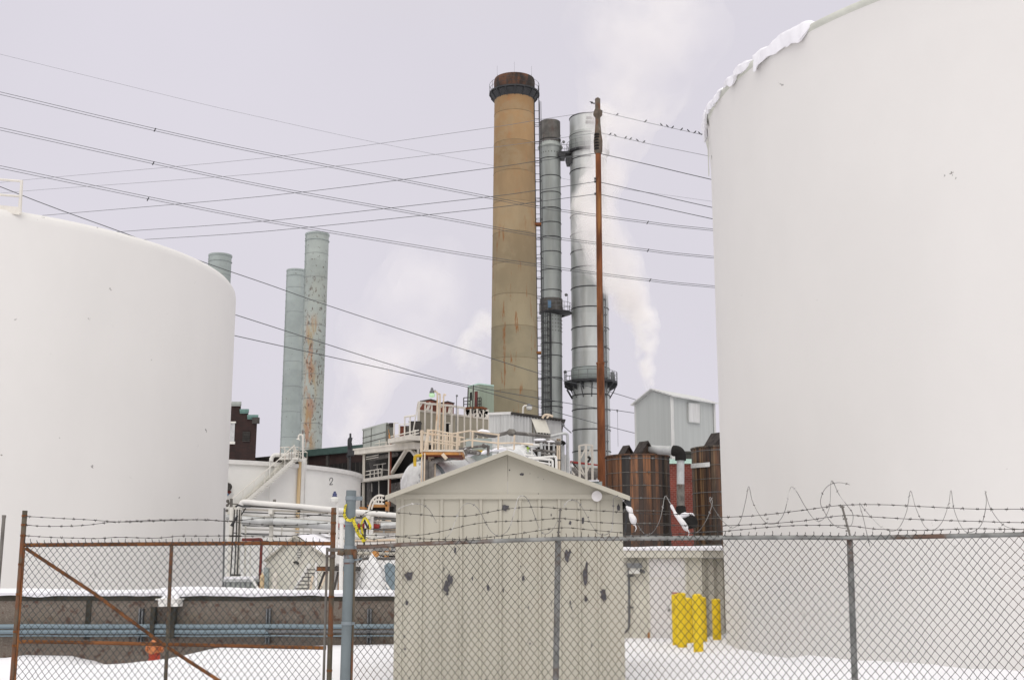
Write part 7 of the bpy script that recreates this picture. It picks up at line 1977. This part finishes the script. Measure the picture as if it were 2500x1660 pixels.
def steam(pts, Y, mt, lab, voxel, amp, seed):
    """a lumpy closed plume along (u, v, radius px[, Y]) points"""
    P_ = spline([P(q[0], q[1], q[3] if len(q) > 3 else Y) for q in pts], 6); n = len(P_)
    rad = [interp([(i / (len(pts) - 1), S(q[2], q[3] if len(q) > 3 else Y)) for i, q in enumerate(pts)], i / (n - 1)) for i in range(n)]
    tx = bpy.data.textures.new('puff', 'CLOUDS'); tx.noise_scale = amp * 2.2
    outer = None
    for sh, kk in enumerate((1.12, .88, .64)):            # nested layers: the plume thins towards its edge
        m = MB(); rr = random.Random(seed)
        for p, r in zip(P_, rad):
            m.ball(p, r * .9 * kk, 14, 9)
            for _ in range(4):
                e = V(rr.gauss(0, 1), rr.gauss(0, 1), rr.gauss(0, 1)).normalized()
                m.ball(p + e * r * .62 * kk, r * rr.uniform(.35, .62) * kk, 12, 8)
        o = m.build('steam_plume' if outer is None else 'steam_core', mt, outer)
        if outer is None:
            outer = tag(o, lab, 'steam', None, 'stuff')
        md = o.modifiers.new('skin', 'REMESH'); md.mode = 'VOXEL'; md.voxel_size = voxel
        dm = o.modifiers.new('puffs', 'DISPLACE'); dm.texture = tx; dm.strength = amp; dm.mid_level = .5; dm.texture_coords = 'GLOBAL'
    return outer


z_a, z_b = P(1570, 930, 130).z, P(1500, 690, 130).z
steam([(1592, 985, 12), (1584, 930, 17), (1574, 880, 24), (1578, 830, 30), (1568, 780, 38), (1548, 740, 42), (1520, 705, 34), (1490, 690, 20)], 130, vol('steam_dense', .50, .62, .34, .70, (z_a, z_b, .55)), 'dense white steam rising behind the grey gabled house', .35, .55, 1)
steam([(1560, 770, 26), (1535, 715, 50), (1500, 650, 72), (1462, 570, 62), (1452, 500, 56), (1470, 440, 62), (1482, 380, 70), (1496, 320, 84), (1515, 250, 108), (1545, 170, 138), (1570, 90, 165), (1590, -30, 190)], 130, vol('steam_thin', .24, .17, .34, .70, (P(1500, 560, 130).z, P(1500, 150, 130).z, .16), 0, (.945, .93, .92, 1)), 'thin steam veil drifting up past the wide steel stack', .8, 1.6, 2)
steam([(872, 1118, 20), (862, 1085, 34), (848, 1045, 46), (862, 1005, 50), (880, 965, 55), (900, 915, 70), (930, 850, 95), (980, 790, 115), (1030, 720, 130)], 200, vol('steam_left', .13, .12, .34, .68, (P(850, 1060, 200).z, P(900, 800, 200).z, .16), 0, (.94, .925, .92, 1)), 'pale steam cloud drifting right between the rusty stack and tan chimney', .9, 1.5, 3)
steam([(1165, 965, 22), (1150, 915, 30), (1140, 870, 34), (1160, 830, 40), (1190, 790, 44)], 165, vol('steam_faint', .16, .25, .42, .66), 'faint steam puff behind the green penthouse left of the tan chimney', .6, 1.0, 4)
steam([(1500, 700, 26), (1478, 670, 34), (1462, 620, 34), (1450, 565, 40), (1436, 515, 38), (1430, 465, 32), (1446, 430, 24), (1462, 390, 22), (1468, 345, 26), (1472, 300, 28), (1480, 270, 26)], 140, vol('steam_wisp', .6, .30, .36, .62), 'opaque white steam wisp hiding the right half of the wide steel stack', .5, .8, 5)
